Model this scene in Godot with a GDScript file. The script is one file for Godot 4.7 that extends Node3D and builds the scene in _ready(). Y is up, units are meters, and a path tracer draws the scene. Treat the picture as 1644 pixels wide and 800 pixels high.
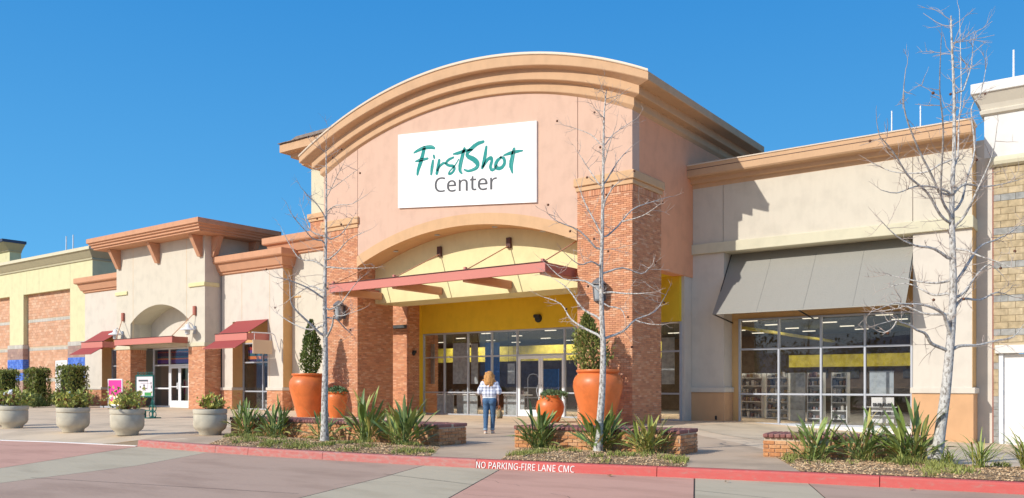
extends Node3D

var M := {}
var used := {}
var rng := RandomNumberGenerator.new()

const T := -24.76        # front of the entrance tower
const XL := -28.42
const XR := -13.26
const COL := 2.12        # side of a brick pier
const G := -28.9         # storefront glass of the tower
const W := -29.55        # front of the right wing


# ---------------------------------------------------------------- naming and tagging
func numbered(n: String) -> String:
	if not used.has(n):
		used[n] = 0
		return n
	used[n] += 1
	return "%s_%03d" % [n, used[n]]


func tag(o: Node, label := "", category := "", group := "", kind := "") -> Node:
	if label: o.set_meta("label", label)
	if category: o.set_meta("category", category)
	if group: o.set_meta("group", group)
	if kind: o.set_meta("kind", kind)
	return o


func thing(called: String, label: String, category: String, at := Vector3.ZERO, turn := 0.0, group := "") -> Node3D:
	var o := Node3D.new()
	o.name = numbered(called)
	add_child(o)
	o.position = at
	o.rotation.y = turn
	tag(o, label, category, group)
	return o


func put(called: String, s, m: Material, parent: Node = null, at := Vector3.ZERO) -> MeshInstance3D:
	var o := MeshInstance3D.new()
	o.mesh = s.commit() if s is SurfaceTool else s
	o.material_override = m
	if parent == null:
		o.name = numbered(called)
		add_child(o)
	else:
		o.name = called
		parent.add_child(o, true)
	o.position = at
	return o


func scatter(called: String, mesh: Mesh, m: Material, places: Array, tints: Array, parent: Node) -> MultiMeshInstance3D:
	var mm := MultiMesh.new()
	mm.transform_format = MultiMesh.TRANSFORM_3D
	mm.use_colors = tints.size() > 0
	mm.mesh = mesh
	mm.instance_count = places.size()
	for i in places.size():
		mm.set_instance_transform(i, places[i])
		if tints.size(): mm.set_instance_color(i, tints[i])
	var o := MultiMeshInstance3D.new()
	o.multimesh = mm
	o.material_override = m
	o.set_meta("kind", "stuff")
	if parent == null:
		o.name = numbered(called)
		add_child(o)
	else:
		o.name = called
		parent.add_child(o, true)
	return o


# ---------------------------------------------------------------- shapes
func S() -> SurfaceTool:
	var s := SurfaceTool.new()
	s.begin(Mesh.PRIMITIVE_TRIANGLES)
	return s


func tri(s: SurfaceTool, a: Vector3, b: Vector3, c: Vector3, out := Vector3.ZERO) -> void:
	var n := (b - a).cross(c - a).normalized()
	if out != Vector3.ZERO and n.dot(out) < 0.0:
		n = -n
		var t := b
		b = c
		c = t
	s.set_normal(n)
	s.add_vertex(a)
	s.add_vertex(c)
	s.add_vertex(b)


func quad(s: SurfaceTool, a: Vector3, b: Vector3, c: Vector3, d: Vector3, out := Vector3.ZERO) -> void:
	var n := (c - a).cross(d - b).normalized()
	if out != Vector3.ZERO and n.dot(out) < 0.0:
		n = -n
		var t := b
		b = d
		d = t
	s.set_normal(n)
	s.add_vertex(a)
	s.add_vertex(c)
	s.add_vertex(b)
	s.add_vertex(a)
	s.add_vertex(d)
	s.add_vertex(c)


func box(s: SurfaceTool, lo: Vector3, hi: Vector3, b := 0.0) -> SurfaceTool:
	var c := (lo + hi) * 0.5
	var h := (hi - lo) * 0.5
	b = minf(b, 0.45 * minf(h.x, minf(h.y, h.z)))
	for ax in 3:
		var u := (ax + 1) % 3
		var v := (ax + 2) % 3
		for sg: float in [-1.0, 1.0]:
			var q: Array[Vector3] = []
			for k: Vector2 in [Vector2(-1, -1), Vector2(1, -1), Vector2(1, 1), Vector2(-1, 1)]:
				var p := Vector3.ZERO
				p[ax] = sg * h[ax]
				p[u] = k.x * (h[u] - b)
				p[v] = k.y * (h[v] - b)
				q.append(c + p)
			var out := Vector3.ZERO
			out[ax] = sg
			quad(s, q[0], q[1], q[2], q[3], out)
		if b > 0.0:
			for su: float in [-1.0, 1.0]:
				for sv: float in [-1.0, 1.0]:
					var p := Vector3.ZERO
					p[u] = su * h[u]
					p[v] = sv * (h[v] - b)
					var r := Vector3.ZERO
					r[u] = su * (h[u] - b)
					r[v] = sv * h[v]
					var e := Vector3.ZERO
					e[ax] = h[ax] - b
					var out := Vector3.ZERO
					out[u] = su
					out[v] = sv
					quad(s, c + p - e, c + r - e, c + r + e, c + p + e, out)
	if b > 0.0:
		for sx: float in [-1.0, 1.0]:
			for sy: float in [-1.0, 1.0]:
				for sz: float in [-1.0, 1.0]:
					var k := Vector3(sx, sy, sz)
					tri(s, c + k * (h - Vector3(0, b, b)), c + k * (h - Vector3(b, 0, b)), c + k * (h - Vector3(b, b, 0)), k)
	return s


func bx(x0: float, y0: float, z0: float, x1: float, y1: float, z1: float, b := 0.0) -> SurfaceTool:
	return box(S(), Vector3(minf(x0, x1), minf(y0, y1), minf(z0, z1)), Vector3(maxf(x0, x1), maxf(y0, y1), maxf(z0, z1)), b)


# a bar of rectangular section from a to b
func bar(s: SurfaceTool, a: Vector3, b: Vector3, w: float, h: float, up := Vector3.UP) -> SurfaceTool:
	var d := (b - a).normalized()
	var r := d.cross(up).normalized()
	var u := r.cross(d).normalized()
	var q := []
	for p: Vector3 in [a, b]:
		q.append([p - r * w / 2 - u * h / 2, p + r * w / 2 - u * h / 2, p + r * w / 2 + u * h / 2, p - r * w / 2 + u * h / 2])
	for k in 4:
		var m: int = (k + 1) % 4
		quad(s, q[0][k], q[0][m], q[1][m], q[1][k], (q[0][k] + q[0][m]) * 0.5 - a)
	quad(s, q[0][0], q[0][1], q[0][2], q[0][3], -d)
	quad(s, q[1][0], q[1][1], q[1][2], q[1][3], d)
	return s


func tube(s: SurfaceTool, pts: Array, radii: Array, sides := 8, caps := true) -> SurfaceTool:
	var n := pts.size()
	var rings := []
	var side := Vector3.ZERO
	for i in n:
		var d: Vector3 = (pts[mini(i + 1, n - 1)] - pts[maxi(i - 1, 0)]).normalized()
		if side == Vector3.ZERO:
			side = d.cross(Vector3.UP if absf(d.y) < 0.9 else Vector3.RIGHT).normalized()
		side = (side - d * side.dot(d)).normalized()
		var other := d.cross(side)
		var ring := []
		for k in sides:
			var a := TAU * k / sides
			ring.append(side * cos(a) + other * sin(a))
		rings.append(ring)
	for i in n - 1:
		for k in sides:
			var m := (k + 1) % sides
			var na: Vector3 = rings[i][k]
			var nb: Vector3 = rings[i][m]
			var nc: Vector3 = rings[i + 1][m]
			var nd: Vector3 = rings[i + 1][k]
			var a: Vector3 = pts[i] + na * radii[i]
			var b: Vector3 = pts[i] + nb * radii[i]
			var c: Vector3 = pts[i + 1] + nc * radii[i + 1]
			var e: Vector3 = pts[i + 1] + nd * radii[i + 1]
			for v in [[na, a], [nc, c], [nb, b], [na, a], [nd, e], [nc, c]]:
				s.set_normal(v[0])
				s.add_vertex(v[1])
	if caps:
		for i in [0, n - 1]:
			var out: Vector3 = (pts[0] - pts[1]) if i == 0 else (pts[n - 1] - pts[n - 2])
			for k in sides:
				tri(s, pts[i], pts[i] + rings[i][k] * radii[i], pts[i] + rings[i][(k + 1) % sides] * radii[i], out)
	return s


# prof: Vector2(radius, height), from the bottom up the outside
func lathe(s: SurfaceTool, prof: Array, segs: int, at := Vector3.ZERO) -> SurfaceTool:
	var n := prof.size()
	for i in n - 1:
		var p: Vector2 = prof[i]
		var q: Vector2 = prof[i + 1]
		var e := (q - p).normalized()
		var before: Vector2 = (p - prof[i - 1]).normalized() if i > 0 else e
		var after: Vector2 = (prof[i + 2] - q).normalized() if i + 2 < n else e
		var ep := (e + before).normalized() if e.dot(before) > 0.6 else e
		var eq := (e + after).normalized() if e.dot(after) > 0.6 else e
		for k in segs:
			var a0 := TAU * k / segs
			var a1 := TAU * (k + 1) / segs
			var c0 := Vector3(cos(a0), 0, sin(a0))
			var c1 := Vector3(cos(a1), 0, sin(a1))
			var v := [[c0, p, ep], [c0, q, eq], [c1, q, eq], [c1, p, ep]]
			for j in [0, 2, 1, 0, 3, 2]:
				var c: Vector3 = v[j][0]
				var pr: Vector2 = v[j][1]
				var t: Vector2 = v[j][2]
				s.set_normal((c * t.y - Vector3.UP * t.x).normalized())
				s.add_vertex(at + c * pr.x + Vector3.UP * pr.y)
	return s


func ball(s: SurfaceTool, at: Vector3, r: Vector3, rings := 6, segs := 10) -> SurfaceTool:
	for i in rings:
		for k in segs:
			var v := []
			for ij: Vector2 in [Vector2(i, k), Vector2(i + 1, k), Vector2(i + 1, k + 1), Vector2(i, k + 1)]:
				var la := PI * (ij.x / rings - 0.5)
				var lo := TAU * ij.y / segs
				v.append(Vector3(cos(la) * cos(lo), sin(la), cos(la) * sin(lo)))
			for j in [0, 2, 1, 0, 3, 2]:
				var n: Vector3 = v[j]
				s.set_normal((n / r).normalized())
				s.add_vertex(at + n * r)
	return s


# profile points carried along frames [origin, first axis, second axis]; ends closed
func sweep(s: SurfaceTool, prof: Array, frames: Array, ends := true) -> SurfaceTool:
	var n := prof.size()
	var rows := []
	var mid := Vector2.ZERO
	for p: Vector2 in prof: mid += p / n
	for f: Array in frames:
		var row := []
		for p: Vector2 in prof:
			row.append(f[0] + f[1] * p.x + f[2] * p.y)
		rows.append(row)
	skin(s, rows, PackedVector2Array(prof), ends)
	return s


# rows of closed outlines, one after the other, joined by flat quads
func skin(s: SurfaceTool, rows: Array, outline: PackedVector2Array, ends := true) -> void:
	var n: int = rows[0].size()
	for i in rows.size() - 1:
		var mid := Vector3.ZERO
		for k in n: mid += (rows[i][k] + rows[i + 1][k]) / (2.0 * n)
		for k in n:
			var m := (k + 1) % n
			quad(s, rows[i][k], rows[i][m], rows[i + 1][m], rows[i + 1][k])
	if ends and outline.size() == n:
		var ix := Geometry2D.triangulate_polygon(outline)
		for e in [0, rows.size() - 1]:
			var out: Vector3 = rows[0][0] - rows[1][0] if e == 0 else rows[e][0] - rows[e - 1][0]
			for k in range(0, ix.size(), 3):
				tri(s, rows[e][ix[k]], rows[e][ix[k + 1]], rows[e][ix[k + 2]], out)


# an outline in x and y, given depth from z0 (front) to z1
func slab(s: SurfaceTool, pts: Array, z0: float, z1: float) -> SurfaceTool:
	var poly := PackedVector2Array(pts)
	if Geometry2D.is_polygon_clockwise(poly):
		poly.reverse()
	var ix := Geometry2D.triangulate_polygon(poly)
	for k in range(0, ix.size(), 3):
		for z: float in [z0, z1]:
			var v := []
			for j in 3: v.append(Vector3(poly[ix[k + j]].x, poly[ix[k + j]].y, z))
			tri(s, v[0], v[1], v[2], Vector3(0, 0, z0 - z1) if z == z0 else Vector3(0, 0, z1 - z0))
	for k in poly.size():
		var a := poly[k]
		var b := poly[(k + 1) % poly.size()]
		var out := Vector3((b - a).y, -(b - a).x, 0)
		quad(s, Vector3(a.x, a.y, z0), Vector3(b.x, b.y, z0), Vector3(b.x, b.y, z1), Vector3(a.x, a.y, z1), out)
	return s


# an outline on the ground (x, z), lying at height y with some thickness under it
func sheet(s: SurfaceTool, pts: Array, y: float, thick := 0.05) -> SurfaceTool:
	var poly := PackedVector2Array(pts)
	var ix := Geometry2D.triangulate_polygon(poly)
	for k in range(0, ix.size(), 3):
		var v := []
		for j in 3: v.append(Vector3(poly[ix[k + j]].x, y, poly[ix[k + j]].y))
		tri(s, v[0], v[1], v[2], Vector3.UP)
	var mid := Vector2.ZERO
	for p in poly: mid += p / poly.size()
	for k in poly.size():
		var a := poly[k]
		var b := poly[(k + 1) % poly.size()]
		var o := (a + b) * 0.5 - mid
		quad(s, Vector3(a.x, y, a.y), Vector3(b.x, y, b.y), Vector3(b.x, y - thick, b.y), Vector3(a.x, y - thick, a.y), Vector3(o.x, 0, o.y))
	return s


# a straight cornice along x with its profile (out, height) facing +z, from wall plane z
func cornice_x(s: SurfaceTool, prof: Array, x0: float, x1: float, z: float, mitre0 := 0.0, mitre1 := 0.0) -> SurfaceTool:
	var rows := []
	for e in 2:
		var row := []
		for p: Vector2 in prof:
			var x := x0 - mitre0 * p.x if e == 0 else x1 + mitre1 * p.x
			row.append(Vector3(x, p.y, z + p.x))
		rows.append(row)
	skin(s, rows, PackedVector2Array(prof))
	return s


# the same along z, facing +x (side 1) or -x (side -1), from wall plane x, from z0 (front) back to z1
func cornice_z(s: SurfaceTool, prof: Array, z0: float, z1: float, x: float, side: float, mitre0 := 0.0, mitre1 := 0.0) -> SurfaceTool:
	var rows := []
	for e in 2:
		var row := []
		for p: Vector2 in prof:
			var z := z0 + mitre0 * p.x if e == 0 else z1 - mitre1 * p.x
			row.append(Vector3(x + side * p.x, p.y, z))
		rows.append(row)
	skin(s, rows, PackedVector2Array(prof))
	return s


# ---------------------------------------------------------------- materials
func lin(r: float, g: float, b: float, a := 1.0) -> Color:
	var c := Color(r, g, b).linear_to_srgb()
	c.a = a
	return c


func noise_map(freq: float, octaves: int, lo: float, hi: float, sd: int, size := 512, kind := FastNoiseLite.TYPE_SIMPLEX_SMOOTH, mid := -1.0) -> NoiseTexture2D:
	var f := FastNoiseLite.new()
	f.noise_type = kind
	f.frequency = freq
	f.fractal_octaves = octaves
	f.fractal_gain = 0.55
	f.seed = sd
	var t := NoiseTexture2D.new()
	t.width = size
	t.height = size
	t.seamless = true
	t.noise = f
	var g := Gradient.new()
	g.set_color(0, Color(lo, lo, lo))
	g.set_color(1, Color(hi, hi, hi))
	if mid >= 0.0: g.add_point(0.5, Color(mid, mid, mid))
	t.color_ramp = g
	return t


func ramp_map(freq: float, octaves: int, stops: Array, sd: int, size := 512, kind := FastNoiseLite.TYPE_SIMPLEX_SMOOTH) -> NoiseTexture2D:
	var t := noise_map(freq, octaves, 0, 1, sd, size, kind)
	var g := Gradient.new()
	g.offsets = PackedFloat32Array(stops.map(func(x): return x[0]))
	g.colors = PackedColorArray(stops.map(func(x): return x[1]))
	t.color_ramp = g
	return t


func mat(called: String, c: Color, rough := 0.85, tex: Texture2D = null, scale := Vector3.ONE, bump: Texture2D = null, bump_cm := 0.0, detail: Texture2D = null, dscale := Vector3.ONE) -> StandardMaterial3D:
	var m := StandardMaterial3D.new()
	m.resource_name = called
	m.albedo_color = c
	m.roughness = rough
	m.metallic_specular = 0.4
	m.uv1_triplanar = true
	m.uv1_world_triplanar = true
	m.uv1_scale = scale
	if tex: m.albedo_texture = tex
	if bump:
		m.heightmap_enabled = true
		m.heightmap_texture = bump
		m.heightmap_scale = bump_cm
	if detail:
		m.detail_enabled = true
		m.detail_albedo = detail
		m.detail_blend_mode = BaseMaterial3D.BLEND_MODE_MUL
		m.detail_uv_layer = BaseMaterial3D.DETAIL_UV_2
		m.uv2_triplanar = true
		m.uv2_world_triplanar = true
		m.uv2_scale = dscale
	M[called] = m
	return m


func _ready() -> void:
	rng.seed = 11
	# ------------------------------------------------ camera: a level lens shifted upwards
	var cam := Camera3D.new()
	cam.name = "camera"
	add_child(cam)
	cam.position = Vector3(0, 1.3, 0)
	cam.rotation.y = deg_to_rad(36.312)
	cam.near = 0.1
	cam.far = 4000.0
	cam.projection = Camera3D.PROJECTION_FRUSTUM
	cam.size = 2.0 * cam.near * 400.0 / 1350.0
	cam.frustum_offset = Vector2(0, cam.near * 220.0 / 1350.0)
	cam.current = true

	# ------------------------------------------------ sky and sun
	var sky := ProceduralSkyMaterial.new()
	sky.sky_top_color = lin(0.002, 0.171, 0.553)
	sky.sky_horizon_color = lin(0.160, 0.530, 0.91)
	sky.sky_curve = 0.24
	sky.ground_bottom_color = lin(0.34, 0.26, 0.19)
	sky.ground_horizon_color = lin(0.40, 0.33, 0.27)
	sky.sun_angle_max = 90.0
	sky.sun_curve = 0.43
	var env := Environment.new()
	env.background_mode = Environment.BG_SKY
	env.sky = Sky.new()
	env.sky.sky_material = sky
	env.tonemap_mode = Environment.TONE_MAPPER_LINEAR
	env.tonemap_exposure = 1.09
	env.sdfgi_enabled = true
	env.ssao_enabled = true
	env.ssil_enabled = true
	var we := WorldEnvironment.new()
	we.name = "environment"
	we.environment = env
	add_child(we)
	var sun := DirectionalLight3D.new()
	sun.name = "sun"
	add_child(sun)
	sun.look_at_from_position(Vector3.ZERO, Vector3(0.37, -0.66, -1.0))
	sun.light_color = Color(1.0, 0.985, 0.955)
	sun.light_energy = 1.18
	sun.light_angular_distance = 0.5
	sun.shadow_enabled = true

	make_materials()
	ground()
	tower()
	rear_block()
	right_wing()
	stone_building()
	pavilion()
	link_wings()
	left_store()
	store_interior()
	surroundings()
	canopies_and_signs()
	planters_and_pots()
	trees()
	plants()
	people_and_small()


func make_materials() -> void:
	var mottle := noise_map(0.012, 5, 0.80, 1.06, 3)
	var fine := noise_map(0.06, 4, 0.92, 1.09, 5)
	var grain := noise_map(0.16, 3, 0.0, 1.0, 9)
	var streak := noise_map(0.02, 4, 0.985, 1.015, 17)
	var wash := noise_map(0.012, 5, 0.955, 1.04, 3)
	var fine_grain := noise_map(0.3, 2, 0.0, 1.0, 19)
	var road := ramp_map(0.010, 6, [[0.0, Color(0.90, 0.89, 0.885)], [0.3, Color(0.95, 0.945, 0.94)], [0.5, Color(0.99, 0.99, 0.99)], [0.75, Color(1.0, 1.0, 1.0)], [1.0, Color(0.96, 0.94, 0.92)]], 61)
	var stain := noise_map(0.008, 6, 0.86, 1.12, 21, 512, FastNoiseLite.TYPE_SIMPLEX_SMOOTH, 0.98)
	var speck := noise_map(0.25, 2, 0.90, 1.14, 31)
	M["mottle_map"] = mottle
	M["fine_map"] = fine
	M["grain_map"] = grain
	M["stain_map"] = stain
	M["speck_map"] = speck
	var sm := Vector3.ONE * 0.16
	var st := Vector3(0.35, 0.07, 0.35)
	# stucco in its colours; the tower side colour has warm shade painted in
	for c in [["pink_stucco", lin(0.645, 0.43, 0.32)], ["pink_warm_shade", lin(0.84, 0.39, 0.215)], ["cream_stucco", lin(0.63, 0.565, 0.455)], ["pale_yellow_stucco", lin(0.74, 0.66, 0.36)],
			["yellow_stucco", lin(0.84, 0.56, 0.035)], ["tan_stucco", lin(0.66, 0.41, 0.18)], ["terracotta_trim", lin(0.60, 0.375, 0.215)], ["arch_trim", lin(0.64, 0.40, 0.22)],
			["peach_plinth", lin(0.62, 0.36, 0.19)], ["ivory_band", lin(0.64, 0.585, 0.42)], ["lime_stucco", lin(0.66, 0.62, 0.37)], ["khaki_cornice", lin(0.46, 0.41, 0.27)],
			["white_stucco", lin(0.76, 0.73, 0.68)], ["rose_cream", lin(0.65, 0.58, 0.49)], ["ceiling_grey", lin(0.16, 0.17, 0.17)], ["rust_trim", lin(0.60, 0.31, 0.18)]]:
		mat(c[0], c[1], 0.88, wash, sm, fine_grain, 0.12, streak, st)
	mat("joint", lin(0.22, 0.13, 0.09), 0.95)
	mat("coping", lin(0.68, 0.55, 0.41), 0.5, fine, Vector3.ONE)
	mat("mortar", lin(0.50, 0.32, 0.22), 0.95, fine, Vector3.ONE * 2.0)
	mat("block_mortar", lin(0.56, 0.44, 0.28), 0.95, fine, Vector3.ONE * 2.0)
	mat("pale_mortar", lin(0.57, 0.45, 0.32), 0.95, fine, Vector3.ONE * 2.0)
	mat("brick_tinted", Color(1, 1, 1), 0.9, fine, Vector3.ONE * 3.0, grain, 0.3)
	(M.brick_tinted as StandardMaterial3D).vertex_color_use_as_albedo = true
	var bk := [lin(0.690, 0.321, 0.133), lin(0.737, 0.376, 0.172), lin(0.643, 0.282, 0.118), lin(0.784, 0.439, 0.227)]
	for i in 4: mat("low_wall_brick_%d" % i, bk[i], 0.9, mottle, Vector3.ONE * 1.7, grain, 0.3, fine, Vector3.ONE * 3)
	var ck := [lin(0.336, 0.140, 0.119), lin(0.392, 0.182, 0.147), lin(0.280, 0.119, 0.098)]
	for i in 3: mat("cap_brick_%d" % i, ck[i], 0.8, mottle, Vector3.ONE * 1.7, grain, 0.3)
	var bs := [lin(0.61, 0.48, 0.30), lin(0.64, 0.51, 0.325), lin(0.585, 0.455, 0.275)]
	for i in 3: mat("tan_block_%d" % i, bs[i], 0.95, speck, Vector3.ONE * 0.9, grain, 0.7, mottle, Vector3.ONE * 0.5)
	var gs := [lin(0.420, 0.413, 0.384), lin(0.450, 0.435, 0.399)]
	for i in 2: mat("grey_block_%d" % i, gs[i], 0.95, speck, Vector3.ONE * 0.9, grain, 0.7, mottle, Vector3.ONE * 0.5)
	# ground
	mat("plaza_concrete", lin(0.70, 0.54, 0.37), 0.9, stain, Vector3.ONE * 0.11, grain, 0.25, speck, Vector3.ONE * 0.7)
	mat("plaza_tan", lin(0.56, 0.41, 0.275), 0.9, stain, Vector3.ONE * 0.13, grain, 0.25, speck, Vector3.ONE * 0.7)
	mat("plaza_grey", lin(0.63, 0.51, 0.36), 0.9, stain, Vector3.ONE * 0.12, grain, 0.25, speck, Vector3.ONE * 0.7)
	mat("street_mauve", lin(0.50, 0.34, 0.245), 0.85, road, Vector3(0.06, 0.06, 0.16), grain, 0.3, speck, Vector3.ONE * 0.6)
	mat("street_red", lin(0.64, 0.355, 0.255), 0.85, road, Vector3(0.06, 0.06, 0.16), grain, 0.3, speck, Vector3.ONE * 0.6)
	mat("street_grey", lin(0.55, 0.455, 0.31), 0.85, road, Vector3(0.06, 0.06, 0.16), grain, 0.3, speck, Vector3.ONE * 0.6)
	mat("street_joint", lin(0.06, 0.05, 0.045), 0.95)
	var scuff := [[0.0, lin(0.44, 0.24, 0.20)], [0.18, lin(0.50, 0.17, 0.14)], [0.30, lin(0.55, 0.135, 0.115)], [0.5, lin(0.59, 0.115, 0.098)], [0.8, lin(0.56, 0.110, 0.095)], [1.0, lin(0.45, 0.095, 0.082)]]
	mat("kerb_red", Color(1, 1, 1), 0.7, ramp_map(0.02, 5, scuff, 71), Vector3(0.5, 1.2, 0.5), grain, 0.3, speck, Vector3.ONE * 0.8)
	var worn := [[0.0, lin(0.42, 0.30, 0.26)], [0.3, lin(0.47, 0.24, 0.205)], [0.46, lin(0.50, 0.19, 0.16)], [0.7, lin(0.53, 0.165, 0.14)], [1.0, lin(0.42, 0.13, 0.115)]]
	mat("kerb_worn", Color(1, 1, 1), 0.8, ramp_map(0.02, 5, worn, 73), Vector3(0.5, 1.2, 0.5), grain, 0.3, speck, Vector3.ONE * 0.8)
	mat("white_paint", lin(0.85, 0.83, 0.78), 0.6, fine, Vector3.ONE * 3.0)
	mat("mulch", lin(0.52, 0.335, 0.185), 1.0, noise_map(0.05, 5, 0.35, 1.3, 41), Vector3.ONE * 0.7, grain, 3.0, speck, Vector3.ONE * 1.5)
	mat("chip", Color(1, 1, 1), 0.95)
	(M.chip as StandardMaterial3D).vertex_color_use_as_albedo = true
	mat("planter_concrete", lin(0.56, 0.50, 0.38), 0.85, stain, Vector3.ONE * 0.6, grain, 0.3, speck, Vector3.ONE * 1.5)
	mat("soil", lin(0.07, 0.05, 0.035), 1.0, speck, Vector3.ONE)
	var tc: StandardMaterial3D = mat("glazed_terracotta", lin(0.74, 0.185, 0.045), 0.42, stain, Vector3.ONE * 0.5, null, 0, fine, Vector3.ONE)
	tc.clearcoat_enabled = true
	tc.clearcoat = 0.22
	tc.clearcoat_roughness = 0.35
	# metal, glass and cloth
	mat("silver_frame", lin(0.46, 0.48, 0.52), 0.45)
	(M.silver_frame as StandardMaterial3D).metallic = 0.35
	mat("white_frame", lin(0.80, 0.81, 0.82), 0.45)
	mat("grey_frame", lin(0.33, 0.36, 0.42), 0.45)
	mat("red_steel", lin(0.44, 0.15, 0.105), 0.5, fine, Vector3.ONE)
	mat("salmon_steel", lin(0.60, 0.21, 0.165), 0.5, fine, Vector3.ONE)
	mat("dark_steel", lin(0.10, 0.045, 0.035), 0.6)
	mat("black_metal", lin(0.03, 0.03, 0.03), 0.5)
	mat("green_metal", lin(0.015, 0.12, 0.10), 0.4)
	mat("lamp_metal", lin(0.45, 0.47, 0.50), 0.4)
	mat("awning_cloth", lin(0.36, 0.345, 0.305), 0.64, fine, Vector3.ONE * 0.8, grain, 0.2, streak, Vector3(0.3, 0.1, 0.3))
	(M.awning_cloth as StandardMaterial3D).metallic = 0.6
	(M.awning_cloth as StandardMaterial3D).heightmap_enabled = false
	mat("awning_red", lin(0.34, 0.065, 0.06), 0.8, fine, Vector3.ONE * 0.8)
	mat("sign_white", lin(0.86, 0.85, 0.83), 0.5)
	mat("sign_teal", lin(0.0, 0.24, 0.215), 0.5)
	mat("sign_teal_pale", lin(0.12, 0.50, 0.45), 0.5)
	mat("sign_grey", lin(0.085, 0.085, 0.09), 0.5)
	mat("roof_tile", lin(0.30, 0.24, 0.20), 0.8, mottle, Vector3.ONE * 0.8)
	mat("door_white", lin(0.78, 0.75, 0.71), 0.5, fine, Vector3.ONE * 0.6)
	var gl := StandardMaterial3D.new()
	gl.resource_name = "pane_glass"
	gl.albedo_color = Color(0.10, 0.13, 0.13, 0.07)
	gl.transparency = BaseMaterial3D.TRANSPARENCY_ALPHA
	gl.roughness = 0.0
	gl.metallic_specular = 0.5
	gl.cull_mode = BaseMaterial3D.CULL_DISABLED
	M["glass"] = gl
	for i in 6:
		var c: Color = [lin(0.26, 0.35, 0.085), lin(0.16, 0.235, 0.070), lin(0.37, 0.42, 0.11), lin(0.50, 0.46, 0.125), lin(0.21, 0.285, 0.11), lin(0.55, 0.42, 0.17)][i]
		var l: StandardMaterial3D = mat("leaf_%d" % i, c, 0.48, mottle, Vector3.ONE * 1.5)
		l.cull_mode = BaseMaterial3D.CULL_DISABLED
		l.backlight_enabled = true
		l.backlight = Color(c.r * 1.1, c.g * 1.2, c.b).lerp(Color(0.25, 0.3, 0.1), 0.3) * 0.6
	var lf: StandardMaterial3D = mat("leaf_tinted", Color(1, 1, 1), 0.55)
	lf.vertex_color_use_as_albedo = true
	lf.cull_mode = BaseMaterial3D.CULL_DISABLED
	lf.backlight_enabled = true
	lf.backlight = Color(0.32, 0.36, 0.18)
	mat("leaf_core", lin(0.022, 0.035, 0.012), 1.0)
	mat("stem", lin(0.16, 0.10, 0.055), 0.9, speck, Vector3.ONE * 2)
	mat("bark", lin(0.72, 0.69, 0.64), 0.9, ramp_map(0.02, 5, [[0.0, Color(0.32, 0.28, 0.25)], [0.33, Color(0.72, 0.70, 0.68)], [0.55, Color(1, 1, 1)], [1.0, Color(0.90, 0.88, 0.84)]], 77), Vector3(1.6, 0.9, 1.6), grain, 0.8, speck, Vector3.ONE * 1.5)
	mat("twig", lin(0.60, 0.49, 0.41), 0.9, mottle, Vector3.ONE * 2)
	mat("seed", lin(0.16, 0.07, 0.04), 0.95)
	# shop interior
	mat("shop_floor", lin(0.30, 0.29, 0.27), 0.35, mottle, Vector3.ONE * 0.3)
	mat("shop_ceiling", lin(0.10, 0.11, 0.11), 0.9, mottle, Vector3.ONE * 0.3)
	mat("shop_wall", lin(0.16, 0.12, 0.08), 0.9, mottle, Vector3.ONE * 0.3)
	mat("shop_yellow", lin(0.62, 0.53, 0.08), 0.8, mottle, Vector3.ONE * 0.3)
	mat("shelf_grey", lin(0.72, 0.73, 0.71), 0.6, fine, Vector3.ONE)
	mat("panel_grey", lin(0.48, 0.52, 0.53), 0.6, mottle, Vector3.ONE * 0.6)
	mat("panel_blue", lin(0.01, 0.115, 0.42), 0.6, mottle, Vector3.ONE * 0.6)
	mat("panel_navy", lin(0.015, 0.02, 0.10), 0.6)
	mat("stripe_red", lin(0.42, 0.05, 0.05), 0.6)
	mat("stripe_teal", lin(0.02, 0.13, 0.18), 0.6)
	mat("stripe_orange", lin(0.75, 0.22, 0.08), 0.6)
	mat("stripe_violet", lin(0.12, 0.06, 0.34), 0.6)
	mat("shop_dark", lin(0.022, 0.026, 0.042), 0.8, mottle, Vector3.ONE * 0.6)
	mat("slate", lin(0.06, 0.08, 0.13), 0.7)
	mat("poster_pale", lin(0.42, 0.47, 0.50), 0.6, stain, Vector3.ONE * 0.9)
	mat("hill", lin(0.16, 0.25, 0.40), 1.0, mottle, Vector3.ONE * 0.004)  # pale blue haze of distance put into the hill colour
	mat("peach_panel", lin(0.68, 0.53, 0.37), 0.7)
	mat("poster_pink", lin(0.80, 0.06, 0.33), 0.5)
	mat("poster_rose", lin(0.85, 0.45, 0.50), 0.5)
	mat("poster_yellow", lin(0.85, 0.66, 0.16), 0.5)
	mat("map_paper", lin(0.72, 0.64, 0.66), 0.6)
	mat("leaf_print", lin(0.06, 0.30, 0.08), 0.6)
	mat("frosted", lin(0.62, 0.66, 0.68), 0.4)
	mat("skin", lin(0.60, 0.34, 0.24), 0.55)
	for c in [["denim", lin(0.085, 0.17, 0.30)], ["denim_pale", lin(0.30, 0.40, 0.50)], ["hair", lin(0.66, 0.32, 0.105)], ["bag_cloth", lin(0.34, 0.245, 0.12)]]:
		mat(c[0], c[1], 0.8, noise_map(0.03, 4, 0.55, 1.35, 55, 256), Vector3.ONE * 3.5)
	mat("shoe", lin(0.66, 0.56, 0.46), 0.6)
	mat("bag_strap", lin(0.42, 0.14, 0.04), 0.5)
	var im := Image.create(64, 64, false, Image.FORMAT_RGB8)
	for x in 64:
		for y in 64:
			var a := 1.0 if x < 22 else 0.0
			var b := 1.0 if y < 22 else 0.0
			im.set_pixel(x, y, Color(0.95, 0.95, 0.97).lerp(Color(0.22, 0.25, 0.40), (a + b) * 0.30 + (0.14 if a + b > 1.5 else 0.0)))
	mat("plaid", Color(1, 1, 1), 0.85, ImageTexture.create_from_image(im), Vector3.ONE * 11.0)
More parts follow.
